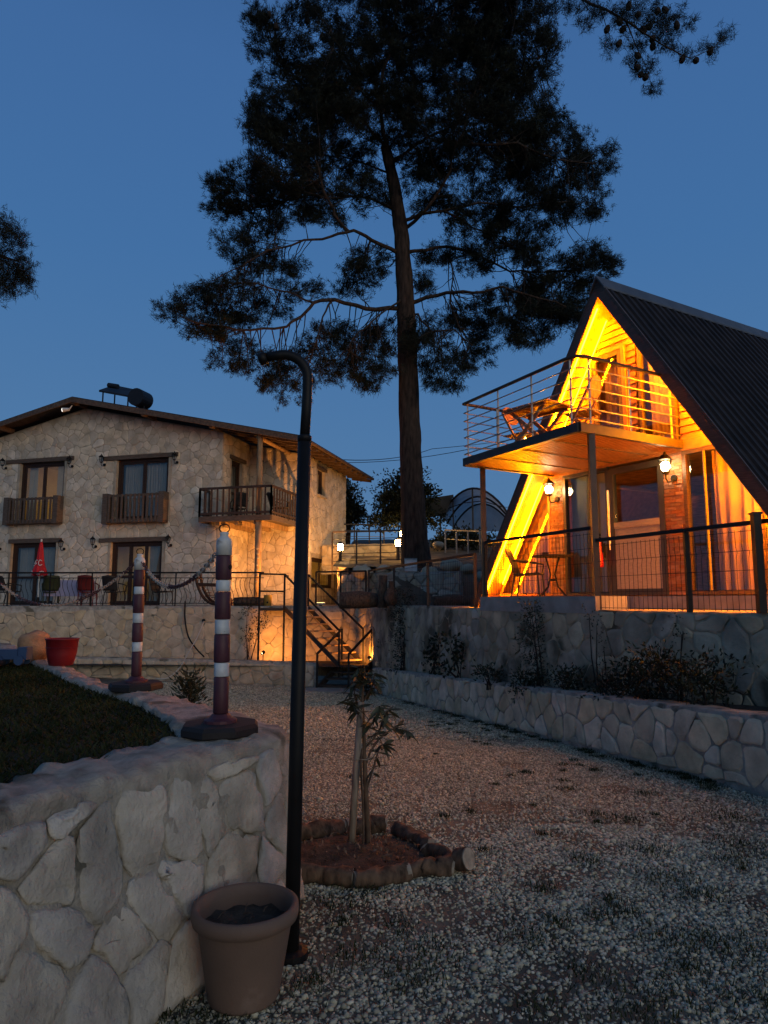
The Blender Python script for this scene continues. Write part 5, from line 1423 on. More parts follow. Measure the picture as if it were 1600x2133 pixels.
limb([(850, 470), (890, 440), (925, 380), (950, 310), (985, 210), (1010, 120)], .13, .03, [0, -.6, -1, -1.2, -1.2, -1])
limb([(925, 440), (985, 470), (1050, 500), (1110, 540)], .06, .02, [-.3, -.8, -1, -1])
limb([(935, 540), (945, 580), (935, 640), (960, 690)], .05, .02, [.2, 0, -.2, -.4])
limb([(803, 306), (792, 230), (800, 150), (822, 60), (830, -60), (835, -160)], .15, .04)
limb([(806, 310), (755, 248), (690, 215), (620, 170), (575, 110), (560, 60)], .12, .025, [0, .3, .5, .6, .6, .6])
limb([(812, 340), (895, 285), (990, 240), (1080, 170), (1150, 90)], .12, .03, [0, .5, .8, .8, .6])
limb([(800, 230), (740, 180), (700, 120), (690, 60)], .08, .02, [0, -.8, -1.2, -1.3])
limb([(820, 370), (740, 330), (660, 320), (580, 330)], .09, .02, [0, .9, 1.2, 1.2])
limb([(980, 300), (1080, 300), (1160, 330), (1240, 340)], .08, .02, [-1, -1, -.8, -.6])
limb([(815, 100), (900, 40), (1000, -20), (1100, -60)], .08, .03, [0, -.5, -1.5, -2.5])
BL = [(565, 75, 48, 62, .45), (545, 40, 34, 34, .4), (620, 215, 105, 100, 1.2), (700, 140, 115, 105, .9), (800, 85, 130, 100, 1.0), (760, 240, 120, 95, 1.3), (600, 330, 92, 78, 1.2), (545, 270, 44, 56, .8), (690, 335, 100, 55, .9),
      (930, 90, 140, 110, 1.5), (1060, 80, 125, 105, 1.6), (950, 230, 140, 85, 1.3), (1075, 225, 105, 105, 1.7), (1135, 320, 105, 85, 1.6), (1222, 335, 62, 55, 1.1), (1195, 415, 75, 45, 1.0), (1020, 340, 130, 65, 1.0), (895, 330, 85, 45, .5),
      (1105, 430, 95, 55, .9), (1000, 450, 115, 55, .6), (1075, 520, 100, 45, .7), (955, 540, 85, 40, .45), (1215, 556, 66, 55, 1.9), (1145, 612, 88, 55, 1.6), (1075, 650, 98, 55, 1.2), (1175, 668, 65, 42, 1.3), (960, 680, 80, 48, .8),
      (930, 762, 62, 50, .9), (990, 740, 45, 38, .8), (1105, 700, 60, 22, .9), (500, 400, 66, 56, .65), (468, 430, 34, 40, .6), (570, 430, 88, 56, .55), (520, 500, 66, 44, .5), (640, 415, 68, 46, .6), (740, 400, 78, 46, .6),
      (690, 452, 42, 28, .8), (770, 560, 58, 48, .9), (730, 600, 34, 30, .5), (560, 560, 75, 44, .4), (470, 600, 66, 36, .45), (400, 640, 68, 34, .8), (352, 652, 26, 20, .9), (450, 682, 78, 40, .65), (540, 645, 88, 40, .4),
      (620, 605, 55, 22, .25), (520, 742, 88, 40, .55), (600, 795, 66, 44, .7), (655, 730, 55, 38, .6), (720, 708, 78, 42, 1.0), (780, 762, 55, 48, 1.0), (720, 765, 60, 32, .8), (800, 695, 48, 36, .7), (870, 700, 50, 40, .5), (890, 400, 60, 50, .3),
      (820, -70, 210, 90, 1.0), (1010, -60, 150, 90, 1.0), (660, 20, 60, 50, .35), (880, 590, 40, 30, .25)]
LP = np.array([tuple(p) for p in limbs])
CC, DDr, twigs = [], [], MB()
for (cx, cy, rx, ry, dn) in BL:
    ns = max(3, int(rx * ry * math.pi / 1256.0 * min(1.2, max(dn, .9)) * 4.1))
    dep0 = RNG.normal(0, .5); rz = min(2.6, (rx + ry) / 2 / FPX * TD * 1.5)
    for k in range(ns):
        while True:
            a, b_, c = RNG.uniform(-1, 1, 3)
            if a * a + b_ * b_ + c * c < 1: break
        ctr = np.array(at(cx + rx * a, cy + ry * b_, TD + dep0 + rz * c))
        j = int(RNG.choice(np.argpartition(((LP - ctr) ** 2).sum(1), 24)[:24])); lp = LP[j]
        od = ctr - lp; dl = np.linalg.norm(od); od = od / (dl + 1e-6); od[2] += .35; od /= np.linalg.norm(od)
        nt_ = int(RNG.integers(14, 24))
        tc_ = ctr + RNG.normal(0, 1, (nt_, 3)) * np.array([.145, .145, .085])
        CC.append(tc_); DDr.append(np.tile(od, (nt_, 1)))
        if k % 2 == 0 and dl < 3.2:
            p0, p1 = Vector(lp), Vector(ctr); mid = p0.lerp(p1, .5) + Vector((0, 0, -.08 * dl)) + noise.noise_vector(p1 * 3) * .15
            twigs.tube([p0, p0.lerp(mid, .6) + noise.noise_vector(p0 * 5) * .08, mid, p1], [.018, .014, .011, .006], 4, cap=False)
CC = np.concatenate(CC); DDr = np.concatenate(DDr)
nv = needle_mesh(CC, DDr, 14, .16, .016)
crown = npmesh('crown', nv, tris(nv), M_NEEDLE, pine)
twigs.build('twigs', M_TWIG, pine, kind='stuff')
# the long bough with cones that hangs towards the yard
hang = limb([(1020, -110), (1120, -60), (1210, -5), (1290, 35), (1350, 75), (1400, 105)], .10, .02, [-3.0, -4.5, -5.5, -6, -6.2, -6.3], amp=.05, name='bough')
h2 = limb([(1300, 38), (1322, 90), (1345, 140), (1362, 185)], .03, .008, [-6, -6, -6.1, -6.2], amp=.04, name='bough')
h3 = limb([(1385, 95), (1440, 122), (1480, 105), (1512, 70)], .025, .008, [-6.2, -6.3, -6.4, -6.4], amp=.03, name='bough')
h4 = limb([(1250, 15), (1268, 70), (1275, 110)], .02, .008, [-5.8, -5.9, -6], amp=.03, name='bough')
h5 = limb([(1330, 60), (1375, 40), (1425, 35)], .02, .008, [-6, -6, -6.1], amp=.03, name='bough')
h6 = limb([(1210, -5), (1235, 30), (1225, 55)], .02, .008, [-5.5, -5.6, -5.6], amp=.03, name='bough')
HBb = [(1270, 95, 22, 22), (1300, 35, 40, 35), (1240, 20, 40, 30), (1345, 30, 40, 35), (1400, 40, 34, 30), (1330, 95, 26, 30), (1345, 140, 26, 26), (1360, 185, 24, 18), (1390, 90, 30, 26), (1430, 115, 24, 16), (1480, 100, 26, 18), (1510, 72, 22, 20), (1318, 130, 16, 18), (1215, 50, 16, 20), (1370, 60, 30, 24), (1180, 10, 30, 24), (1440, 55, 16, 14)]
C2, D2 = [], []
for (cx, cy, rx, ry) in HBb:
    for k in range(max(8, int(rx * ry / 17))):
        p = np.array(at(cx + RNG.normal(0, rx * .5), cy + RNG.normal(0, ry * .5), 14 + RNG.normal(0, .25))); C2.append(p)
        D2.append(np.array([RNG.normal(0, .5), RNG.normal(0, .5), RNG.normal(.1, .5)]))
nv = needle_mesh(np.array(C2), np.array(D2), 18, .15, .010, 1.1); npmesh('bough_needles', nv, tris(nv), M_NEEDLE, pine)
cone = None
for (px, py) in ((1330, 30), (1290, 45), (1340, 62), (1352, 55), (1328, 115), (1327, 140), (1335, 155), (1345, 160), (1422, 122), (1450, 125), (1480, 106), (1410, 52), (1290, 90), (1360, 95), (1265, 60), (1385, 20), (1310, 12), (1360, 80), (1370, 22), (1298, 60)):
    if cone is None:
        mb = MB(); mb.lathe([(.0, -.10), (.05, -.085), (.072, -.03), (.062, .03), (.035, .08), (.0, .10)], (0, 0, 0), 8); mb.rough(.006, 60); o = mb.build('cone', M_CONE, pine, world=False); cone = o.data
    else:
        o = bpy.data.objects.new('cone', cone); COL.objects.link(o); o.parent = pine
    o.location = at(px, py, 13.9) - WM[pine].translation; o.rotation_euler = (random.uniform(-.6, .6), random.uniform(-.6, .6), random.uniform(0, 6))
for (px, py) in ((642, 12), (640, 30), (640, 42), (575, 55), (560, 30), (672, 75)):
    o = bpy.data.objects.new('cone', cone); COL.objects.link(o); o.parent = pine; o.location = at(px, py, 19.6) - WM[pine].translation; o.scale = (1.3,) * 3

# pine at the left edge: only a bough of it reaches into the picture
lp_ = thing('pine_tree', 'pine at the left edge of the picture, only one bough showing', 'tree', tuple(at(-150, 1290, 15)))
b0 = at(-150, 1300, 15); b0.z = -.4
mb = MB(); mb.tube([b0, at(-150, 900, 15), at(-140, 500, 15), at(-130, 200, 15), at(-120, -60, 15)], [.28, .24, .20, .14, .05], 12); mb.build('trunk', M_PINEBARK, lp_, smooth=True)
mb = MB(); mb.tube([at(-145, 600, 15), at(-80, 540, 14.8), at(-10, 530, 14.6), at(40, 545, 14.5)], [.09, .06, .04, .015], 6); mb.build('limb', M_PINEBARK, lp_, smooth=True)
C3, D3 = [], []
for (cx, cy, rx, ry, dn) in ((10, 480, 36, 34, 1.2), (40, 505, 26, 22, .8), (-10, 560, 50, 50, 1.6), (40, 560, 30, 40, 1.3), (20, 600, 36, 22, 1.0), (58, 590, 14, 20, .8), (-110, 530, 55, 70, 1.2), (-260, 350, 90, 110, 1.0), (-250, 150, 80, 110, 1.0), (-220, -10, 50, 90, 1.0), (-200, 560, 60, 60, .8)):
    for k in range(int(rx * ry / 9 * dn)):
        C3.append(np.array(at(cx + RNG.normal(0, rx * .5), cy + RNG.normal(0, ry * .5), 14.6 + RNG.normal(0, .35)))); D3.append(RNG.normal(0, .6, 3))
nv = needle_mesh(np.array(C3), np.array(D3), 13, .14, .011); npmesh('crown', nv, tris(nv), M_NEEDLE, lp_)

# trees and shrubs beyond the slope
def far_tree(label, d, base, blobs, name='tree', trunk_r=.14, leaf=.16, dens=1.0, m=None):
    b = at(*base, d); t = thing(name, label, 'tree' if name != 'shrub' else 'shrub', tuple(b))
    top = at(blobs[0][0], blobs[0][1], d)
    mb = MB(); mb.tube([b - ZU * .3, b.lerp(top, .5) + Vector((.1, 0, 0)), top], [trunk_r, trunk_r * .7, trunk_r * .3], 8); mb.build('trunk', M_PINEBARK, t, smooth=True)
    C, D = [], []
    for (cx, cy, rx, ry) in blobs:
        for k in range(int(rx * ry * .16 * dens)):
            a = RNG.normal(0, .48, 3); C.append(np.array(at(cx + rx * a[0], cy + ry * a[1], d + a[2] * rx / FPX * d))); D.append(np.array([a[0], a[2], -a[1] + .4]))
    C = np.array(C); D = np.array(D); D /= np.linalg.norm(D, axis=1, keepdims=True) + 1e-6
    lv = leaf_mesh(C, D, 5, leaf, leaf * .45); npmesh('crown', lv, quads(lv), m or M_LEAF, t)
    return t
far_tree('dark round tree rising behind the right end of the stone house', 30, (722, 1150), [(722, 1050, 26, 46), (730, 1075, 24, 26), (715, 1020, 14, 20), (748, 1070, 12, 12)], dens=2.2)
far_tree('dark pine like tree directly behind the big pine trunk', 28, (830, 1150), [(838, 1040, 46, 50), (815, 1040, 34, 22), (850, 1000, 30, 22), (890, 1030, 22, 20), (800, 1085, 40, 18), (880, 1080, 40, 24)], dens=1.6)
far_tree('low dark shrub on the upper slope below the canopy tent', 27, (960, 1150), [(960, 1120, 50, 16), (930, 1130, 36, 12), (1000, 1125, 30, 14)], name='shrub', trunk_r=.05, dens=1.6)

# ------------------------------------------------------------------ plants in the beds
def bush(label, foot, blobs, leaf=.06, wid=.4, dens=1.0, m=None, name='shrub', stems=5, cat='shrub'):
    t = thing(name, label, cat, tuple(foot)); C, D = [], []
    for (c, r) in blobs:
        n = max(6, int(260 * dens * (r[0] * r[2]) / .09))
        a = RNG.normal(0, .5, (n, 3)); C.append(np.array(c) + a * np.array(r)); D.append(a + np.array([0, 0, .3]))
    C = np.concatenate(C); D = np.concatenate(D); D /= np.linalg.norm(D, axis=1, keepdims=True) + 1e-6
    lv = leaf_mesh(C, D, 2, leaf, leaf * wid); npmesh('foliage', lv, quads(lv), m or M_LEAF, t)
    for k in range(stems):
        c = V3(blobs[k % len(blobs)][0]); f0 = V3(foot) + Vector((random.uniform(-.06, .06), random.uniform(-.06, .06), -.05))
        mb = MB(); mb.tube([f0, f0.lerp(c, .5) + Vector((random.uniform(-.05, .05), 0, 0)), c], [.012, .009, .004], 5); mb.build('stem', M_TWIG, t)
    return t
def ret_face(px, py, off=.12):
    """point just in front of the cabin retaining wall seen at a photo position"""
    a, _ = ray(px, py)
    for (p, q) in zip(RR[:-1], RR[1:]):
        dx, dy = q[0] - p[0], q[1] - p[1]; t = (a * p[1] - p[0]) / (dx - a * dy)
        if -.02 <= t <= 1.02:
            d = p[1] + dy * t; return at(px, py, d - off * 1.3)
    return at(px, py, 12)
c = ret_face(838, 1320); bush('dark climbing shrub on the wall below the mesh fence, right of the stairs', (c.x, c.y - .1, -.1), [(c + ZU * z + Vector((random.uniform(-.08, .08), 0, 0)), (.24, .16, .22)) for z in (-.75, -.45, -.15, .15, .45, .75)], .06, .4, .9, stems=6)
c = ret_face(1118, 1330); bush('tall dark creeper on the wall below the cabin plinth', (c.x, c.y - .1, .22), [(c + ZU * z + Vector((random.uniform(-.06, .06), 0, 0)), (.20, .12, .16)) for z in (-.55, -.35, -.12, .1, .3, .45)], .05, .4, .8, stems=6)
c = ret_face(1245, 1330); bush('thin creeper on the wall right of the plinth creeper', (c.x, c.y - .1, .30), [(c + ZU * z + Vector((random.uniform(-.1, .1), 0, 0)), (.10, .08, .13)) for z in (-.35, -.1, .15, .32)], .04, .4, .45, stems=4)
c = ret_face(1400, 1340); bush('thin hanging creeper on the wall near the gate post', (c.x, c.y - .1, .42), [(c + ZU * z + Vector((random.uniform(-.16, .16), 0, 0)), (.14, .06, .14)) for z in (-.35, -.15, .1, .28)], .035, .4, .35, stems=4)
for (px, py, w, h, lab) in ((1100, 1430, .32, .16, 'low dark plant in the bed below the plinth creeper'), (1180, 1425, .28, .16, 'small leafy plant in the bed, second from the plinth creeper'), (1290, 1425, .36, .22, 'dark bushy plant in the bed right of the rusty stone'), (1390, 1430, .34, .30, 'tall dark bush in the bed below the gate railing'),
                            (1470, 1440, .34, .24, 'dark bush in the bed near the right edge'), (1340, 1460, .32, .14, 'low ground shrub between the two dark bushes'), (1020, 1410, .26, .12, 'low weeds clump in the bed left of the plinth creeper')):
    c = ret_face(px, py, .45); bush(lab, (c.x, c.y, c.z - .15), [(c + Vector((random.uniform(-w, w) * .5, random.uniform(-.1, .1), random.uniform(-.05, h))), (w * .6, .2, h * .6)) for k in range(5)], .07, .35, .8, stems=5)
for (px, py, lab) in ((900, 1350, 'prickly pear like plant in the bed left of the leafy one'), (952, 1352, 'leafy upright plant in the bed between the two creepers')):
    c = ret_face(px, py, .3); bush(lab, (c.x, c.y, c.z - .45), [(c + Vector((random.uniform(-.2, .2), 0, z)), (.16, .10, .10)) for z in (-.35, -.15, .0, .15)], .10, .55, .5, stems=5)
# plant in front of the low wall, oleander seedling by the gravel edge, plant by the step slab
p = at(396, 1452, 10.5); g0 = gz(p.x, p.y)
def spiky(label, foot, h, n, leaf, m=M_LEAF2):
    t = thing('leafy_seedling', label, 'plant', foot); C, D = [], []
    for k in range(n):
        a = random.uniform(0, 6.28); r = random.uniform(0, .35) * h; z = random.uniform(.05, 1) * h
        C.append((foot[0] + r * math.cos(a) * (1 - .3 * z / h), foot[1] + r * math.sin(a), foot[2] + z)); D.append((math.cos(a), math.sin(a), .7))
    lv = leaf_mesh(np.array(C), np.array(D), 3, leaf, leaf * .22, .35); npmesh('foliage', lv, quads(lv), m, t)
    for k in range(4):
        a = random.uniform(0, 6.28); mb = MB(); mb.tube([foot, (foot[0] + .1 * h * math.cos(a), foot[1] + .1 * h * math.sin(a), foot[2] + h * .85)], [.008, .004], 5); mb.build('stem', M_TWIG, t)
q = at_z(393, 1462, gz(-2.6, 9.5)); spiky('leafy oleander seedling beside the lawn wall edge', (q.x, q.y, gz(q.x, q.y)), .55, 150, .16)
q = at(762, 1452, 16.9); spiky('dark seedling at the foot of the stair slab', (q.x, q.y, gz(q.x, q.y)), .32, 70, .13, M_LEAF)
c = at(520, 1310, 19.0); bush('sparse climbing plant beside the landing post of the stairs', (c.x, c.y, -.1), [(c + Vector((random.uniform(-.35, .35), 0, z)), (.22, .12, .18)) for z in (-.3, -.1, .1, .3, .5)], .07, .4, .35, stems=6)

# ------------------------------------------------------------------ garden lamp pole (unlit, foreground)
lp = thing('garden_lamp_pole', 'unlit black lamp pole with curved gooseneck beside the lawn wall', 'lamp post', (-.41, 3.28, 0))
mb = MB(); mb.lathe([(.075, -.02), (.075, .012), (.05, .02)], (-.41, 3.28, 0), 14); mb.build('base_plate', M_BLACK, lp)
top = Vector((-.385, 3.28, 2.33))
mb = MB(); mb.tube([(-.41, 3.28, -.03), (-.40, 3.28, 1.0), tuple(top)], [.0335, .033, .0325], 14); mb.build('lower_tube', M_BLACK, lp, smooth=True)
mb = MB(); mb.lathe([(.033, -.02), (.0345, .0), (.0345, .008), (.026, .014)], top, 14); mb.build('collar', M_BLACK, lp, smooth=True)
pts = [top, top + Vector((.008, 0, .18)), top + Vector((.010, 0, .30))]
for k in range(1, 10):
    a = math.radians(k * 11); r = .115
    pts.append(top + Vector((.010 - r + r * math.cos(a), -.01 * k / 9, .30 + r * math.sin(a))))
pts.append(pts[-1] + Vector((-.07, -.005, -.012)))
mb = MB(); mb.tube(pts, [.0245] * (len(pts) - 1) + [.0235], 12); mb.build('gooseneck', M_BLACK, lp, smooth=True)
mb = MB(); e = pts[-1]; mb.tube([e, e + Vector((-.035, 0, -.015))], [.032, .030], 12); mb.build('lamp_head', M_BLACK, lp, smooth=True)

# ------------------------------------------------------------------ bollards and chains
def bollard(label, x, y, z, rz, lean):
    t = thing('bollard', label, 'bollard', (x, y, z), rz, 'striped chain bollards on the lawn wall'); t.rotation_euler = (0, lean, rz)
    mb = MB(); mb.lathe([(.195, .0), (.205, .008), (.205, .036), (.19, .054), (.0, .058)], (0, 0, 0), 8, .39); mb.build('base', M_RUBBER, t, world=False)
    mb = MB(); mb.lathe([(.085, .056), (.085, .070), (.06, .080), (.042, .10)], (0, 0, 0), 16); mb.build('collar', M_BOLL, t, world=False)
    zs = [(.10, .285, .0385, M_BOLL, 'tube_section'), (.285, .358, .038, M_BAND, 'reflective_band'), (.358, .502, .041, M_BOLL, 'tube_section'), (.502, .578, .039, M_BAND, 'reflective_band'), (.578, .722, .0415, M_BOLL, 'tube_section'), (.722, .783, .038, M_BAND, 'reflective_band'), (.783, .912, .0415, M_BOLL, 'tube_section')]
    for a, b_, r, m, nm in zs:
        mb = MB(); mb.lathe([(r - .003, a + .001), (r, a + .006), (r, b_ - .006), (r - .003, b_ - .001)], (0, 0, 0), 20); mb.build(nm, m, t, smooth=True, world=False)
    mb = MB(); mb.lathe([(.041, .913), (.041, .985), (.036, 1.0), (.024, 1.008), (.022, 1.022), (.025, 1.028), (.02, 1.036), (.0, 1.038)], (0, 0, 0), 20); cap = mb.build('cap', M_WHITE, t, smooth=True, world=False)
    mb = MB(); mb.tube([(.027 * math.cos(a), 0, 1.056 + .023 * math.sin(a)) for a in [k * math.pi / 8 for k in range(17)]], .0035, 6, cap=False); mb.build('ring', M_BLACK, cap, world=False)
    mb = MB(); mb.tube([(.038 * math.cos(-.6), .038 * math.sin(-.6), .85), (.0435 * math.cos(-.6), .0435 * math.sin(-.6), .85)], [.014, .014], 10); mb.build('chain_slot', M_BLACK, t, world=False)
    return t
BTZ = TOPZ + .012
bollard('nearest red and white bollard, on the wall corner beside the lamp pole', -.84, 3.66, BTZ, .2, -.008)
bollard('second red and white bollard, further back along the lawn wall', -1.90, 5.42, BTZ, .5, -.012)
bollard('third bollard out at the left end of the chain', -4.15, 7.30, BTZ, .1, 0)
M_CHR = mat('red_chain_plastic', (.075, .03, .028), .5, var=.15, nscale=12); M_CHW = mat('white_chain_plastic', (.40, .34, .26), .5, var=.1, nscale=12)
def chain(label, a, b_, sag, pattern, link=.038):
    a, b_ = V3(a), V3(b_); t = thing('chain', label, 'chain', tuple(a), 0, 'plastic chains between the bollards')
    L_ = (b_ - a).length; n = int((L_ + 2.6 * sag * sag / L_) / link); mesh = {}
    P = [a.lerp(b_, k / n) - ZU * sag * 4 * (k / n) * (1 - k / n) for k in range(n + 1)]
    for k in range(n):
        d = P[k + 1] - P[k]; m = M_CHW if pattern[int(k / n * len(pattern)) % len(pattern)] == 'w' else M_CHR
        key = m.name
        if key not in mesh:
            mb = MB(); R, S = .0125, .012
            ring = [Vector((S * (1 if c > 0 else -1) + R * c, R * s_, 0)) for c, s_ in [(math.cos(q * math.pi / 6 + .01), math.sin(q * math.pi / 6 + .01)) for q in range(12)]]
            mb.tube(ring + [ring[0]], .0040, 5, cap=False); o = mb.build('link', m, t, smooth=True, world=False); mesh[key] = o.data
        else:
            o = bpy.data.objects.new('link', mesh[key]); COL.objects.link(o); o.parent = t
        o.location = (P[k] + P[k + 1]) / 2 - a
        o.rotation_euler = d.to_track_quat('X', 'Z').to_euler(); o.rotation_euler.rotate_axis('X', math.pi / 2 * (k % 2) + .4)
C1 = Vector((-.845, 3.66, BTZ + .955)); C2_ = Vector((-1.91, 5.42, BTZ + .97)); C3_ = Vector((-4.15, 7.30, BTZ + .97))
chain('chain sagging between the nearest and the second bollard', C1 + Vector((-.03, .035, 0)), C2_ + Vector((.03, -.03, 0)), .20, 'wwrrrwwwr')
chain('chain sagging from the second bollard out of the left side', C2_ + Vector((-.04, .02, 0)), C3_, .34, 'rwwrrwwwwrrrwwrr')

# ------------------------------------------------------------------ terracotta pot
tp = thing('terracotta_pot', 'empty terracotta pot with dry soil at the foot of the lawn wall', 'pot', (-.555, 2.95, 0))
mb = MB(); mb.lathe([(.0, .0), (.135, .0), (.14, .01), (.185, .275), (.19, .285), (.208, .292), (.214, .315), (.210, .342), (.196, .348), (.183, .338), (.176, .30), (.172, .25)], (0, 0, 0), 40, cap=False); mb.build('pot', M_TERRA, tp, smooth=True, world=False)
mb = MB()
for j in range(14):
    for k in range(40):
        a = k * math.pi / 20; r = .174 * j / 13; mb.v.append((r * math.cos(a), r * math.sin(a), .268 + .016 * noise.noise(Vector((r * math.cos(a) * 18, r * math.sin(a) * 18, 3))) + .010 * noise.noise(Vector((r * math.cos(a) * 60, r * math.sin(a) * 60, 3)))))
mb.f = [(j * 40 + k, j * 40 + (k + 1) % 40, (j + 1) * 40 + (k + 1) % 40, (j + 1) * 40 + k) for j in range(13) for k in range(40)]
mb.build('soil', M_SOIL, tp, smooth=True, world=False)
for k in range(7):
    a = random.uniform(0, 6.28); r = random.uniform(.02, .13); p = Vector((r * math.cos(a), r * math.sin(a), .28)); q = p + Vector((random.uniform(-.06, .06), random.uniform(-.06, .06), .012))
    mb = MB(); mb.tube([p, p.lerp(q, .5) + ZU * .006, q], .0022, 4); mb.build('dry_leaf', M_BARK, tp, world=False)

# ------------------------------------------------------------------ log ring, sapling and stake
def log(label, a, b_, r0, r1, seed, stub=False):
    a, b_ = V3(a), V3(b_); t = thing('log', label, 'log', tuple(a), 0, 'logs edging the sapling bed')
    n = 14; P = [a.lerp(b_, k / n) + noise.noise_vector(Vector((k * .35, seed, 0))) * .022 for k in range(n + 1)]
    mb = MB(); mb.tube(P, [(r0 + (r1 - r0) * k / n) * (1 + .10 * noise.noise(Vector((k * .9, seed, 4)))) for k in range(n + 1)], 16, cap=False); mb.rough(.022, 9, seed); mb.rough(.010, 26, seed); mb.rough(.004, 60, seed); mb.build('bark', M_BARK, t, smooth=True)
    for (p, q, r) in ((P[0], P[1], r0), (P[-1], P[-2], r1)):
        d = (p - q).normalized(); mb = MB(); mb.tube([p - d * .02, p + d * .004], r * .93, 16); mb.build('cut_end', M_CUT, t)
    return t
def gp(px, py, h): 
    p = at_z(px, py, 0.0); return Vector((p.x, p.y, gz(p.x, p.y) + h))
for (a_, b2, r0_, r1_, sd1, lab) in (((600, 1742), (715, 1728), .062, .055, 1.0, 'reddish log at the back left of the sapling bed'), ((722, 1728), (800, 1722), .055, .058, 2.3, 'short log at the back of the sapling bed behind the stake'),
        ((826, 1728), (898, 1768), .045, .05, 3.1, 'grey log at the back right of the sapling bed'), ((893, 1772), (952, 1806), .048, .042, 4.7, 'short grey log at the right of the sapling bed'),
        ((848, 1822), (946, 1812), .045, .05, 5.2, 'rough log at the front right of the sapling bed'), ((742, 1842), (856, 1826), .05, .046, 6.6, 'split rough log at the front of the sapling bed'),
        ((566, 1822), (735, 1838), .055, .052, 7.9, 'dark log at the front left of the sapling bed, behind the lamp pole')):
    log(lab, gp(*a_, r0_ * .55), gp(*b2, r1_ * .55), r0_, r1_, sd1)
c = gp(968, 1812, .0)
stt = thing('log', 'short pale sawn log end at the right corner of the sapling bed', 'log', tuple(c), 0, 'logs edging the sapling bed')
mb = MB(); ax = Vector((.75, -.60, .28)).normalized(); mb.tube([c + ZU * .065 - ax * .05, c + ZU * .065 + ax * .03], [.062, .064], 18, cap=False); mb.rough(.005, 18); mb.build('bark', M_BARK, stt, smooth=True)
mb = MB(); mb.tube([c + ZU * .065 + ax * .02, c + ZU * .065 + ax * .033], .06, 18); mb.build('cut_end', M_CUT, stt)
mb = MB()
cb = gp(760, 1775, 0)
for j in range(8):
    for k in range(24):
        a = k * math.pi / 12; r = j / 7; x = cb.x + .42 * r * math.cos(a) - .05; y = cb.y + .36 * r * math.sin(a); mb.v.append((x, y, gz(x, y) + .035 * (1 - r * r) + .006 + .018 * noise.noise(Vector((x * 12, y * 12, 0)))))
mb.f = [(j * 24 + k, j * 24 + (k + 1) % 24, (j + 1) * 24 + (k + 1) % 24, (j + 1) * 24 + k) for j in range(7) for k in range(24)]
o = mb.build('sapling_bed', M_SOIL, None, smooth=True, kind='structure'); tag(o, 'patch of dark soil inside the ring of logs', 'soil')
M_DRY = mat('dry_leaves', (.13, .09, .06), .9, var=.4, nscale=6, island=.5)
n = 420; a = RNG.uniform(0, 6.283, n); r = np.sqrt(RNG.uniform(0, 1, n)); X = cb.x - .05 + .42 * r * np.cos(a); Y = cb.y + .36 * r * np.sin(a)
Zz = np.array([gz(x, y) for x, y in zip(X, Y)]) + .03 * (1 - r * r) + .015
lv = leaf_mesh(np.c_[X, Y, Zz], np.tile([0, 0, .15], (n, 1)), 1, .035, .012, .9); npmesh('leaf_litter', lv, quads(lv), M_DRY, None, kind='stuff'); tag(bpy.data.objects['leaf_litter'], 'dry leaves lying in the ring of logs', 'leaf litter')
SD = 4.62
stk = thing('wooden_stake', 'pale wooden stake tied to the sapling', 'stake', tuple(at(735, 1775, SD)))
p0, p1 = at(730, 1782, SD), at(752, 1462, SD - .02); mb = MB(); mb.tube([p0 - ZU * .03, p0.lerp(p1, .5), p1], [.025, .023, .020], 8); mb.rough(.002, 20); mb.build('shaft', M_STAKE, stk, smooth=True)
mb = MB(); q = p0.lerp(p1, .62); mb.tube([q + Vector((-.03, -.02, 0)), q + Vector((.03, -.03, .005)), q + Vector((.075, -.01, .0)), q + Vector((.075, .03, 0)), q + Vector((-.02, .03, 0)), q + Vector((-.03, -.02, 0))], .003, 5); mb.build('tie', M_STAKE, stk)
sap = thing('sapling', 'young fruit tree with narrow drooping leaves tied to a stake', 'tree', tuple(at(762, 1775, SD)))
def spline(P, k=5):
    out = []
    for i in range(len(P) - 1):
        a0 = P[max(i - 1, 0)]; b0_ = P[i]; c0 = P[i + 1]; d0_ = P[min(i + 2, len(P) - 1)]
        for j in range(k):
            t = j / k; out.append(.5 * ((2 * b0_) + (c0 - a0) * t + (2 * a0 - 5 * b0_ + 4 * c0 - d0_) * t * t + (3 * b0_ - a0 - 3 * c0 + d0_) * t ** 3))
    out.append(P[-1]); return out
tr_ = spline([at(768, 1782, SD), at(765, 1700, SD), at(760, 1600, SD), at(758, 1520, SD), at(755, 1450, SD - .02), at(760, 1395, SD)])
mb = MB(); mb.tube(tr_, [.021 - .016 * k / (len(tr_) - 1) for k in range(len(tr_))], 8); mb.build('trunk', M_BARK, sap, smooth=True)
mb = MB(); tr2 = spline([at(756, 1785, SD - .04), at(757, 1700, SD - .03), at(752, 1600, SD - .05), at(755, 1560, SD)]); mb.tube(tr2, .008, 6); mb.build('sucker', M_BARK, sap, smooth=True)
brs = [([(760, 1600), (775, 1560), (800, 1530), (830, 1515), (850, 1525)], .3), ([(758, 1560), (785, 1530), (805, 1490), (810, 1480)], .1), ([(757, 1530), (780, 1500), (790, 1470)], -.1), ([(756, 1480), (740, 1455), (738, 1425)], .1), ([(757, 1460), (775, 1430), (780, 1405)], -.1), ([(758, 1440), (752, 1410), (748, 1392)], 0), ([(765, 1640), (778, 1600), (790, 1560), (800, 1550)], .1), ([(756, 1500), (742, 1480), (735, 1465)], -.1)]
leafm = None
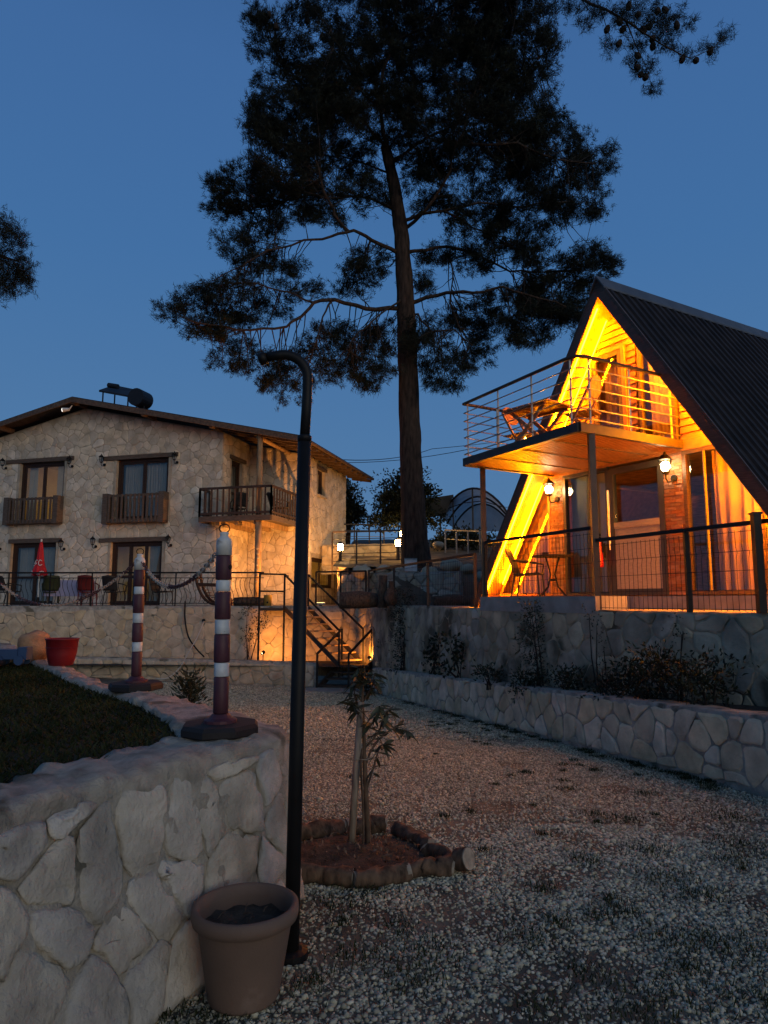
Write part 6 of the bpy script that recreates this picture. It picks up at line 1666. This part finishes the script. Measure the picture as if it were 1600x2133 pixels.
def add_leaf(p, d, size):
    global leafm
    if leafm is None:
        mb = MB(); prof = [(0, .0), (.25, .10), (.5, .125), (.75, .085), (1.0, 0)]
        L_ = [(x, w, -.10 * x * x + .03 * abs(1)) for x, w in prof]; vs_ = []
        for (x, w) in prof: vs_ += [(x, w, -.16 * x * x + .03), (x, 0, -.16 * x * x), (x, -w, -.16 * x * x + .03)]
        mb.add(vs_, [(3 * i + k, 3 * i + k + 1, 3 * i + k + 4, 3 * i + k + 3) for i in range(4) for k in range(2)])
        o = mb.build('leaf', M_LEAF2, sap, True, world=False); leafm = o.data
    else:
        o = bpy.data.objects.new('leaf', leafm); COL.objects.link(o); o.parent = sap
    o.location = V3(p) - WM[sap].translation; o.rotation_euler = V3(d).to_track_quat('X', 'Z').to_euler(); o.rotation_euler.rotate_axis('X', random.uniform(-.8, .8)); o.scale = (size,) * 3
for (P, dz) in brs:
    Q = spline([at(a_, c_, SD + dz * i / (len(P) - 1)) for i, (a_, c_) in enumerate(P)], 4); m = len(Q)
    mb = MB(); mb.tube(Q, [.0075 - .005 * k / (m - 1) for k in range(m)], 6); mb.build('branch', M_BARK, sap, smooth=True)
    for k in range(26):
        i = min(m - 1, int(m * (.3 + .75 * random.random()))); a_ = random.uniform(0, 6.28)
        add_leaf(Q[i] + Vector((random.uniform(-.01, .01), random.uniform(-.01, .01), 0)), (math.cos(a_), math.sin(a_), random.uniform(-1.1, .5)), random.uniform(.07, .12))

# ------------------------------------------------------------------ things on the far end of the lawn wall
q = at_z(127, 1386, BTZ)
rp = thing('planter', 'large red plastic planter on the end of the lawn wall', 'planter', (q.x, q.y, BTZ))
s_ = q.y / FPX
mb = MB(); mb.lathe([(0.0000, 0), (0.1050, 0), (0.1190, 0.0070), (0.1470, 0.1260), (0.1596, 0.2660), (0.1680, 0.2695), (0.1680, 0.2800), (0.1575, 0.2800), (0.1435, 0.2100)], (0, 0, 0), 30, cap=False); mb.build('pot', M_REDPOT, rp, smooth=True, world=False)
mb = MB(); mb.lathe([(0.1603, 0.1855), (0.1631, 0.1876), (0.1603, 0.1904)], (0, 0, 0), 30); mb.build('seam', M_REDPOT, rp, world=False)
mb = MB(); mb.lathe([(0.1456, 0.2310), (0.0700, 0.2450), (0.0000, 0.2415)], (0, 0, 0), 20); mb.build('soil', M_SOIL, rp, world=False)
q = at_z(22, 1384, BTZ); bo = MB(); bo.sphere((q.x, q.y + .5, BTZ + .16), .19, 12, 8, (1, 1, .95)); bo.rough(.05, 6); o = bo.build('boulder', mat('rusty_stone', (.30, .17, .09), .9, var=.35, nscale=8, bump=.6, bscale=30), None, True); tag(o, 'rusty rounded stone on the lawn edge at far left', 'stone', kind='thing')
M_BLUE = mat('blue_plastic', (.030, .06, .13), .45, var=.1, nscale=6)
tt = thing('toy_truck', 'blue plastic toy on the lawn edge before the rusty stone', 'toy', (q.x + .03, q.y - .05, TOPZ))
z0 = TOPZ + .0
mb = MB(); mb.box((q.x - .02, q.y, z0 + .12), (.24, .14, .10)); mb.build('body', M_BLUE, tt)
mb = MB(); mb.box((q.x + .15, q.y, z0 + .13), (.09, .13, .13)); mb.build('cab', M_BLUE, tt)
for (dx, dy) in ((-.09, -.08), (.13, -.08), (-.09, .08), (.13, .08)):
    mb = MB(); mb.tube([(q.x + dx, q.y + dy - .02, z0 + .06), (q.x + dx, q.y + dy + .02, z0 + .06)], .05, 14); mb.build('wheel', M_BLUE, tt)

# ------------------------------------------------------------------ spots, pots and hoses in the bed below the terrace
def spot(parent, loc, target, watts, col, angle, blend=.6, radius=.05):
    l = bpy.data.lights.new('spot_bulb', 'SPOT'); l.energy = watts; l.color = col; l.spot_size = math.radians(angle); l.spot_blend = blend; l.shadow_soft_size = radius
    o = bpy.data.objects.new('spot_bulb', l); COL.objects.link(o); o.parent = parent
    o.location = V3(loc) - WM[parent].translation; o.rotation_euler = (V3(target) - V3(loc)).to_track_quat('-Z', 'Y').to_euler()
def ground_spot(label, p, target, watts, col, angle):
    t = thing('ground_spotlight', label, 'spotlight', tuple(p)); d = (V3(target) - V3(p)).normalized(); h = V3(p) + ZU * .16
    mb = MB(); mb.tube([V3(p) - ZU * .05, h - ZU * .02], .012, 6); mb.build('spike', M_BLACK, t)
    mb = MB(); mb.tube([h - d * .08, h + d * .03], [.035, .05], 12, cap=False); mb.build('housing', M_BLACK, t)
    mb = MB(); mb.tube([h - d * .01, h + d * .012], .042, 12); mb.build('lens', glow('spot_lens', (1.0, .75, .30), 14.0), t)
    spot(t, h + d * .05, target, watts, col, angle)
SC = (1.0, .33, .045)
w0 = at(592, 1335, 19.7)
ground_spot('small garden spotlight lighting the terrace wall orange below the landing', at(548, 1372, 18.75), w0, 105, SC, 130)
fd = at(668, 1262, 20.12); fd.z = 1.387
fl2 = thing('flood_light', 'small floodlight lying on the wall top at the stair head, turned to the house', 'floodlight', tuple(fd))
tg = Vector((-4.4, 22.8, 6.2)); dv = (tg - fd).normalized()
mb = MB(); mb.bar(fd + Vector((-.13, 0, .06)), fd + Vector((.13, 0, .06)), .07, .05); mb.build('housing', M_WHITE, fl2)
mb = MB(); mb.box(fd + Vector((0, .0, .018)), (.08, .05, .03)); mb.build('bracket', M_BLACK, fl2)
mb = MB(); mb.obox(fd + Vector((-.11, -.03, .087)), (.22, 0, 0), (0, .06, .0), (0, 0, .008)); mb.build('lens', glow('flood_lens', (1.0, .62, .22), 6.0), fl2)
spot(fl2, fd + Vector((0, .02, .13)), tg, 1300, (1.0, .38, .075), 140, .8, .06)
w1 = at(742, 1335, 19.2)
ground_spot('garden spotlight hidden by the potted plant right of the stairs', at(770, 1384, 18.35), w1, 95, SC, 140)
pp = thing('potted_plant', 'terracotta pot with leafy plant lit orange beside the stairs', 'plant pot', tuple(at(813, 1385, 18.0)))
b0 = at(813, 1385, 18.0)
mb = MB(); mb.lathe([(.0, 0), (.10, 0), (.145, .24), (.155, .25), (.155, .28), (.14, .28), (.13, .24), (.0, .24)], b0, 18); mb.build('pot', M_TERRA, pp, smooth=True)
C, D = [], []
for k in range(120):
    a = random.uniform(0, 6.28); r = random.uniform(0, .24); C.append((b0.x - .06 + r * math.cos(a), b0.y + r * math.sin(a), b0.z + random.uniform(.26, .70))); D.append((math.cos(a), math.sin(a), .5))
lv = leaf_mesh(np.array(C), np.array(D), 2, .09, .04); npmesh('foliage', lv, quads(lv), M_LEAF2, pp)
M_HOSEW = mat('white_hose', (.45, .43, .38), .6, var=.1, nscale=6)
hose = thing('hose', 'pale hose running from the terrace wall down to the gravel', 'hose', tuple(at(425, 1294, 19.5)))
P = spline([at(425, 1294, 19.6), at(412, 1325, 19.3), at(395, 1355, 18.9), at(375, 1390, 18.2), at(350, 1412, 17.9), at(325, 1414, 17.9)]); mb = MB(); mb.tube(P, .014, 6); mb.build('tube', M_HOSEW, hose, smooth=True)
mb = MB(); a = at(425, 1292, 19.66); mb.tube([a, a + Vector((0, -.06, 0))], .045, 10); mb.build('wall_outlet', M_BLACK, hose)
pipe = thing('cable_conduit', 'black conduit sagging down the terrace wall left of the nearest bollard', 'pipe', tuple(at(386, 1255, 19.5)))
P = spline([at(386, 1252, 19.6), at(385, 1285, 19.6), at(392, 1325, 19.5), at(408, 1350, 19.4), at(425, 1368, 19.2)]); mb = MB(); mb.tube(P, .022, 6); mb.build('tube', M_BLACK, pipe, smooth=True)

# ------------------------------------------------------------------ house terrace furniture
def tp_(px, d): 
    p = at(px, 1245, d); return (p.x, p.y, FLOOR)
M_CRED = mat('red_chair', (.15, .015, .013), .5, var=.15, nscale=6); M_CGRN = mat('green_chair', (.03, .038, .012), .6, var=.15, nscale=6)
tube_chair('red plastic armchair on the house terrace beside the lavender table', tp_(182, 20.6), math.radians(190), M_CRED)
tube_chair('green armchair on the house terrace behind the parasol pole', tp_(106, 20.9), math.radians(205), M_CGRN)
tube_chair('dark armchair on the terrace left of the second bollard', tp_(238, 20.9), math.radians(170), M_RATTAN)
tube_chair('dark armchair on the terrace seen from the side, right of the lit door', tp_(338, 20.7), math.radians(80), M_RATTAN)
tube_chair('dark armchair at the left edge of the house terrace', tp_(18, 20.9), math.radians(150), M_RATTAN)
q = tp_(145, 21.2)
M_LAV = mat('lavender_cloth', (.30, .29, .42), .9, var=.1, nscale=5)
tb = thing('dining_table', 'terrace table covered with a lavender cloth', 'table', q)
mb = MB(); mb.box((q[0], q[1], q[2] + .735), (1.15, .8, .03)); mb.build('table_top', M_OLDWOOD, tb)
for (dx, dy) in ((-.5, -.33), (.5, -.33), (-.5, .33), (.5, .33)):
    mb = MB(); mb.bar((q[0] + dx, q[1] + dy, q[2]), (q[0] + dx, q[1] + dy, q[2] + .72), .05); mb.build('leg', M_OLDWOOD, tb)
cl = thing('tablecloth', 'lavender cloth draped over the terrace table', 'tablecloth', (q[0], q[1], q[2] + .75))
mb = MB(); vs_ = []
per = []
for k in range(48):
    a = k / 48 * 4; sd_ = int(a); f = a - sd_; c4 = [(-.6, -.42), (.6, -.42), (.6, .42), (-.6, .42)]; p, r = c4[sd_], c4[(sd_ + 1) % 4]; per.append((p[0] + (r[0] - p[0]) * f, p[1] + (r[1] - p[1]) * f))
for (s2, z2, wv_) in ((.97, .757, 0), (1.0, .75, 0), (1.03, .5, .02), (1.05, .28, .035)):
    for k, (x, y) in enumerate(per): o2 = 1 + wv_ * math.sin(k * 1.57); vs_.append((q[0] + x * s2 * o2, q[1] + y * s2 * o2, q[2] + z2))
mb.add(vs_, [(r * 48 + k, r * 48 + (k + 1) % 48, (r + 1) * 48 + (k + 1) % 48, (r + 1) * 48 + k) for r in range(3) for k in range(48)] + [tuple(range(48))]); mb.build('cloth', M_LAV, cl, smooth=True)
# closed parasol with white lettering strokes
q = tp_(79, 20.35)
um = thing('parasol', 'closed red parasol with white curling letters on the house terrace', 'parasol', q)
M_PRED = mat('red_parasol_cloth', (.42, .012, .02), .75, var=.12, nscale=6)
x, y, z = q
mb = MB(); mb.tube([(x, y, z), (x, y, z + 1.95)], .022, 10); mb.build('pole', M_WHITE, um)
mb = MB(); mb.lathe([(.0, 0), (.20, 0), (.20, .05), (.05, .08), (.04, .25), (.03, .25)], (x, y, z), 16); mb.build('base', M_RUBBER, um)
prof = [(.205, .88), (.215, .93), (.17, 1.05), (.13, 1.18), (.095, 1.35), (.07, 1.6), (.045, 1.80), (.02, 1.88), (.0, 1.90)]
mb = MB(); n = 32
for (r, h) in prof:
    for k in range(n):
        a = k * 2 * math.pi / n; rr_ = r * (1 + .14 * math.cos(a * 8)); mb.v.append((x + rr_ * math.cos(a), y + rr_ * math.sin(a), z + h + (.025 * math.cos(a * 8) if h < .9 else 0)))
mb.f = [(i * n + k, i * n + (k + 1) % n, (i + 1) * n + (k + 1) % n, (i + 1) * n + k) for i in range(len(prof) - 1) for k in range(n)]
can = mb.build('canopy', M_PRED, um, smooth=True)
mb = MB(); mb.sphere((x, y, z + 1.92), .03, 8, 6); mb.build('finial', M_WHITE, um)
def stroke(pts):
    mb = MB(); Q = []
    for (dx, h) in pts:
        r = np.interp(h, [p[1] for p in prof], [p[0] for p in prof]) * 1.13; dy = -math.sqrt(max(.0004, r * r - dx * dx)); Q.append((x + dx, y + dy - .006, z + h))
    mb.tube(spline([V3(p) for p in Q], 4), .012, 5); mb.build('letter_stroke', M_WHITE, can, smooth=True)
stroke([(.09, 1.30), (.045, 1.33), (.02, 1.27), (.03, 1.20), (.07, 1.17), (.11, 1.20)])
stroke([(-.02, 1.31), (-.05, 1.33), (-.09, 1.28), (-.10, 1.22), (-.06, 1.20), (-.04, 1.25)]); stroke([(-.10, 1.18), (-.13, 1.15)])
stroke([(-.19, .96), (-.15, 1.01), (-.11, .97), (-.07, .96)]); stroke([(.05, .95), (.10, .97), (.15, 1.0), (.19, .97)]); stroke([(-.17, .92), (-.10, .91)]); stroke([(.04, .91), (.12, .91)])
# wooden rocking lounger, log trough, small pots and shell mobile near the stair head
q = V3(tp_(432, 20.4)); rk = thing('wooden_lounger', 'curved brown wooden lounger leaning behind the nearest bollard', 'lounger', tuple(q))
for dy in (0, .55):
    P = spline([q + Vector((-.37, dy, .93)), q + Vector((-.30, dy, .60)), q + Vector((-.12, dy, .25)), q + Vector((.15, dy, .06)), q + Vector((.5, dy, .08))]); mb = MB(); mb.tube(P, .045, 6); mb.build('side_rail', M_WALNUT, rk, smooth=True)
for k in range(9):
    t = k / 8; p = q + Vector((-.33 + .75 * t, 0, .80 - .72 * t ** .55)); mb = MB(); mb.bar(p, p + Vector((0, .55, 0)), .07, .025); mb.build('slat', M_WALNUT, rk)
mb = MB(); mb.bar(q + Vector((-.30, 0, .62)), q + Vector((.35, 0, .60)), .06, .10); mb.build('armrest', M_WALNUT, rk)
q = V3(tp_(520, 20.1)); lt = thing('log_planter', 'hollowed log planter lying on the terrace edge near the stair head', 'planter', tuple(q))
mb = MB(); mb.tube([q + Vector((-.45, 0, .12)), q + Vector((.0, 0, .125)), q + Vector((.42, 0, .12))], [.12, .125, .115], 14); mb.rough(.015, 8); mb.build('log', M_BARK, lt, smooth=True)
mb = MB(); mb.box(q + Vector((0, 0, .235)), (.6, .10, .03)); mb.rough(.01, 20); mb.build('soil', M_SOIL, lt)
q = V3(tp_(558, 20.1)); yb = thing('yellow_tin', 'yellow tin pot with a dark hole beside the log planter', 'tin pot', tuple(q)); M_YEL = mat('yellow_tin', (.42, .27, .06), .5, var=.12, nscale=7)
mb = MB(); mb.lathe([(.0, 0), (.11, 0), (.12, .30), (.125, .31), (.11, .31), (.10, .2), (.0, .2)], q, 18); mb.build('pot', M_YEL, yb, smooth=True)
mb = MB(); mb.tube([q + Vector((.01, -.113, .10)), q + Vector((.01, -.121, .10))], .028, 10); mb.build('hole', M_BLACK, yb)
q = V3(tp_(478, 20.0)); rb = thing('watering_can', 'small red watering can on the terrace edge', 'watering can', tuple(q))
mb = MB(); mb.lathe([(.0, 0), (.10, 0), (.09, .18), (.07, .22), (.0, .22)], q, 14); mb.build('body', M_CRED, rb, smooth=True)
mb = MB(); mb.tube([q + Vector((.08, 0, .06)), q + Vector((.2, 0, .2))], .015, 6); mb.build('spout', M_CRED, rb)
mb = MB(); mb.tube(spline([q + Vector((-.08, 0, .08)), q + Vector((-.15, 0, .17)), q + Vector((-.03, 0, .26)), q + Vector((.04, 0, .21))]), .01, 6); mb.build('handle', M_CRED, rb)
pm = hp(1.62, BS0 - .02, 0); sm_ = thing('shell_mobile', 'string of pale shells hanging on the log post of the balcony', 'ornament', tuple(pm + ZU * 2.0))
mb = MB(); mb.tube([pm + ZU * 3.15, pm + ZU * 2.0], .004, 4); mb.build('string', M_STAKE, sm_)
for k, zz in enumerate((3.1, 2.95, 2.82, 2.6, 2.45, 2.3, 2.1)):
    mb = MB(); mb.sphere(pm + ZU * zz + Vector((random.uniform(-.04, .06), -.02, 0)), .045, 8, 5, (1, .5, .8)); mb.build('shell', M_CUT, sm_)
# chairs on the corner balcony
for (t_, s__, rz, lab) in ((.45, .35, 200, 'dark chair on the corner balcony by its door'), (1.75, .6, 120, 'dark chair on the corner balcony behind the right rails')):
    tube_chair(lab, tuple(hp(t_, s__, 4.082)), math.radians(rz), M_RATTAN)

# ------------------------------------------------------------------ slope: post lamps, railings, rocks, canopy tent
def post_lamp(label, px, py, d, h, bulb=M_BULB_Y):
    c = at(px, py, d); t = thing('post_lamp', label, 'lamp', (c.x, c.y, c.z - h), 0, 'lit post lamps on the slope')
    mb = MB(); mb.tube([(c.x, c.y, c.z - h - .1), (c.x, c.y, c.z - .13)], .055, 8); mb.build('post', M_DARKMETAL, t)
    mb = MB(); mb.box((c.x, c.y, c.z - .125), (.20, .20, .03)); mb.build('lantern_base', M_DARKMETAL, t)
    mb = MB(); mb.lathe([(.075, -.11), (.085, -.05), (.085, .05), (.075, .10)], c, 12); mb.build('globe', bulb, t, smooth=True)
    mb = MB(); mb.lathe([(.12, .10), (.10, .13), (.02, .18), (.0, .18)], c, 12); mb.build('cap', M_DARKMETAL, t)
post_lamp('lit post lamp nearer the stone house', 709, 1140, 22.2, .95)
post_lamp('lit post lamp left of the pine trunk', 829, 1131, 22.6, .95, M_BULB_O)
post_lamp('further small lit lamp just left of the pine trunk', 838, 1112, 27.0, 1.0)
def plain_rail(label, pts, z, h, n, d_m=M_DARKMETAL, top_m=None, mids=1):
    t = thing('slope_railing', label, 'railing', tuple(pts[0]))
    a, b_ = V3(pts[0]), V3(pts[1])
    mb = MB(); mb.bar(a + ZU * h, b_ + ZU * h, .06, .05); mb.build('top_rail', top_m or d_m, t)
    for k in range(mids): mb = MB(); mb.bar(a + ZU * h * (k + 1) / (mids + 1), b_ + ZU * h * (k + 1) / (mids + 1), .02); mb.build('rail', d_m, t)
    for k in range(n + 1): p = a.lerp(b_, k / n); mb = MB(); mb.bar(p - ZU * .15, p + ZU * h, .05); mb.build('post', d_m, t)
plain_rail('brown railing on the slope in front of the post lamps', (at(692, 1185, 21.0), at(842, 1180, 21.4)), 0, 1.12, 3, top_m=M_OLDWOOD, mids=4)
plain_rail('far dark railing on the upper terrace behind the post lamps', (at(706, 1130, 27), at(800, 1130, 28)), 0, .72, 3, mids=2)
plain_rail('pale thin railing on the slope below the canopy tent', (at(928, 1142, 23.5), at(1000, 1146, 22.5)), 0, .62, 3, d_m=M_GREYMETAL)
rk_i = 0
for (px, py, d, r, lab) in ((755, 1192, 19.6, .26, 'grey boulder on the bank, leftmost of the row'), (800, 1188, 19.7, .20, 'grey boulder below the left post lamp rail'), (835, 1196, 19.2, .24, 'rounded boulder left of the pine foot'), (862, 1198, 18.9, .17, 'flat boulder in front of the pine foot'),
                            (895, 1192, 18.8, .20, 'dark boulder right of the pine foot'), (940, 1178, 19.3, .27, 'largest pale boulder on the bank right of the pine'), (975, 1185, 19.0, .18, 'small boulder at the right end of the bank'), (913, 1135, 22.0, .15, 'single pale stone high on the slope'), (815, 1220, 18.4, .20, 'stone sticking out of the bank wall'), (1010, 1200, 18.0, .2, 'stone behind the left balcony post')):
    c = at(px, py, d); mb = MB(); mb.sphere((0, 0, 0), r, 12, 8, (1.25, .9, .72)); mb.rough(r * .35, 2.2 / r, rk_i * 3.1); mb.v = [(p[0] + c.x, p[1] + c.y, p[2] + c.z) for p in mb.v]
    o = mb.build('boulder', M_STONE, None, True); tag(o, lab, 'boulder', 'boulders on the bank', 'thing'); rk_i += 1
wb = thing('white_board', 'small white board leaning at the pine foot', 'board', tuple(at(858, 1192, 18.9)))
a = at(843, 1190, 18.8); mb = MB(); mb.obox(a, (.34, .02, 0), (0, .03, 0), (0, .05, .36)); mb.build('panel', M_WHITE, wb)
mb = MB(); mb.bar(a + Vector((-.01, .0, .36)), a + Vector((.36, .02, .36)), .03, .02); mb.build('top_edge', M_DARKMETAL, wb)
for (px, py, r, lab) in ((750, 1252, .20, 'dark log seat behind the mesh fence, left one'), (945, 1256, .16, 'dark log behind the mesh fence near the cabin')):
    c = at(px, py, 17.2); t = thing('log', lab, 'log', tuple(c)); mb = MB(); mb.tube([c + Vector((-.5, 0, .0)), c + Vector((0, 0, .03)), c + Vector((.45, .1, .02))], [r, r * 1.1, r * .9], 12); mb.rough(.03, 6); mb.build('bark', M_BARK, t, smooth=True)
c = at(815, 1248, 16.6); jar = thing('clay_jar', 'dark round clay jar behind the mesh fence', 'jar', (c.x, c.y, TZ))
mb = MB(); mb.lathe([(.0, 0), (.10, 0), (.17, .15), (.16, .30), (.07, .40), (.06, .55), (.08, .58), (.06, .58)], (c.x, c.y, TZ), 16); mb.build('body', M_BARK, jar, smooth=True)
c = at(797, 1250, 16.9); stp = thing('tree_stump', 'upright tree stump left of the clay jar', 'stump', (c.x, c.y, TZ))
mb = MB(); mb.tube([(c.x, c.y, TZ - .05), (c.x, c.y, TZ + .35), (c.x + .02, c.y, TZ + .72)], [.13, .11, .10], 12); mb.rough(.02, 7); mb.build('bark', M_BARK, stp, smooth=True)
# canopy tent (arched frame with pale cover) and shade cloth
M_SHEETING = mat('grey_tent_sheeting', (.50, .50, .50), .7, var=.15, nscale=1.5, trans=.55)
ten = thing('canopy_tent', 'arched grey canopy tent on the upper slope left of the cabin', 'tent', tuple(at(985, 1125, 28)))
e0 = at(918, 1105, 30); e1 = at(1062, 1105, 26.5); W_ = (e1 - e0); hgt = 1.2; dep = Vector((1.0, 4.6, 0))
def arch(p0, p1, n=14): return [p0.lerp(p1, k / n) + ZU * (hgt * math.sin(math.pi * k / n) ** .8 + .55) for k in range(n + 1)]
A0 = arch(e0, e1); A1 = arch(e0 + dep, e1 + dep)
for A in (A0, arch(e0 + dep * .5, e1 + dep * .5), A1): mb = MB(); mb.tube(A, .045, 6); mb.build('arch_pole', M_DARKMETAL, ten, smooth=True)
mb = MB(); mb.add(A0 + A1, [(k, k + 1, len(A0) + k + 1, len(A0) + k) for k in range(len(A0) - 1)]); mb.v = [(p[0], p[1], p[2] + .05) for p in mb.v]; mb.build('cover', M_SHEETING, ten, smooth=True)
mb = MB(); P = [p - ZU * .02 + dep * .02 for p in A1]; mb.add(P + [P[-1] - ZU * .1, P[0] - ZU * .1], [tuple(range(len(P) + 2))]); mb.build('end_sheet', M_SHEETING, ten)
for p in (A0[0], A0[-1], A1[0], A1[-1], A0[7]): mb = MB(); mb.bar(Vector((p.x, p.y, e0.z - 1.4)), p, .06); mb.build('leg', M_DARKMETAL, ten)
mb = MB(); mb.tube([A0[1], A0[5] - ZU * .5, A0[9] - ZU * .45, A0[13]], .02, 5); mb.build('tie_bar', M_DARKMETAL, ten)
M_SHADE = mat('dark_shade_cloth', (.035, .032, .03), .9, var=.2, nscale=2)
scl_ = thing('shade_cloth', 'dark shade cloth stretched beside the canopy tent', 'shade cloth', tuple(at(890, 1110, 29)))
P = [at(800, 1060, 29), at(850, 1040, 29), at(905, 1036, 29), at(945, 1030, 29.5), at(930, 1068, 29.2), at(880, 1075, 29), at(830, 1082, 29), at(796, 1085, 29)]
mb = MB(); mb.prism(P, (.1, 1.6, .1)); mb.build('cloth', M_SHADE, scl_)
for p in (P[0], P[3], P[6]): mb = MB(); mb.bar(Vector((p.x, p.y + .3, p.z - 2.2)), p + Vector((0, .3, 0)), .05); mb.build('pole', M_DARKMETAL, scl_)
# overhead cables
for (lab, P, sag) in (('overhead cable, upper one, from the house eave to the right', [hp(TRr - .3, 2.5, 6.45), at(900, 935, 34), at(1300, 870, 45)], .25), ('overhead cable, lower one, passing behind the pine trunk', [at(640, 960, 36), at(980, 935, 30), at(1500, 860, 24)], .3), ('thin low cable far behind beside the dark round tree', [at(640, 1082, 44), at(860, 1062, 40), at(1200, 1040, 36)], .2)):
    t = thing('overhead_cable', lab, 'cable', tuple(P[0])); Q = []
    for a, b_ in zip(P[:-1], P[1:]):
        for k in range(10): Q.append(V3(a).lerp(V3(b_), k / 10) - ZU * sag * 4 * (k / 10) * (1 - k / 10))
    Q.append(V3(P[-1])); mb = MB(); mb.tube(Q, .014, 4, cap=False); mb.build('wire', M_BLACK, t)
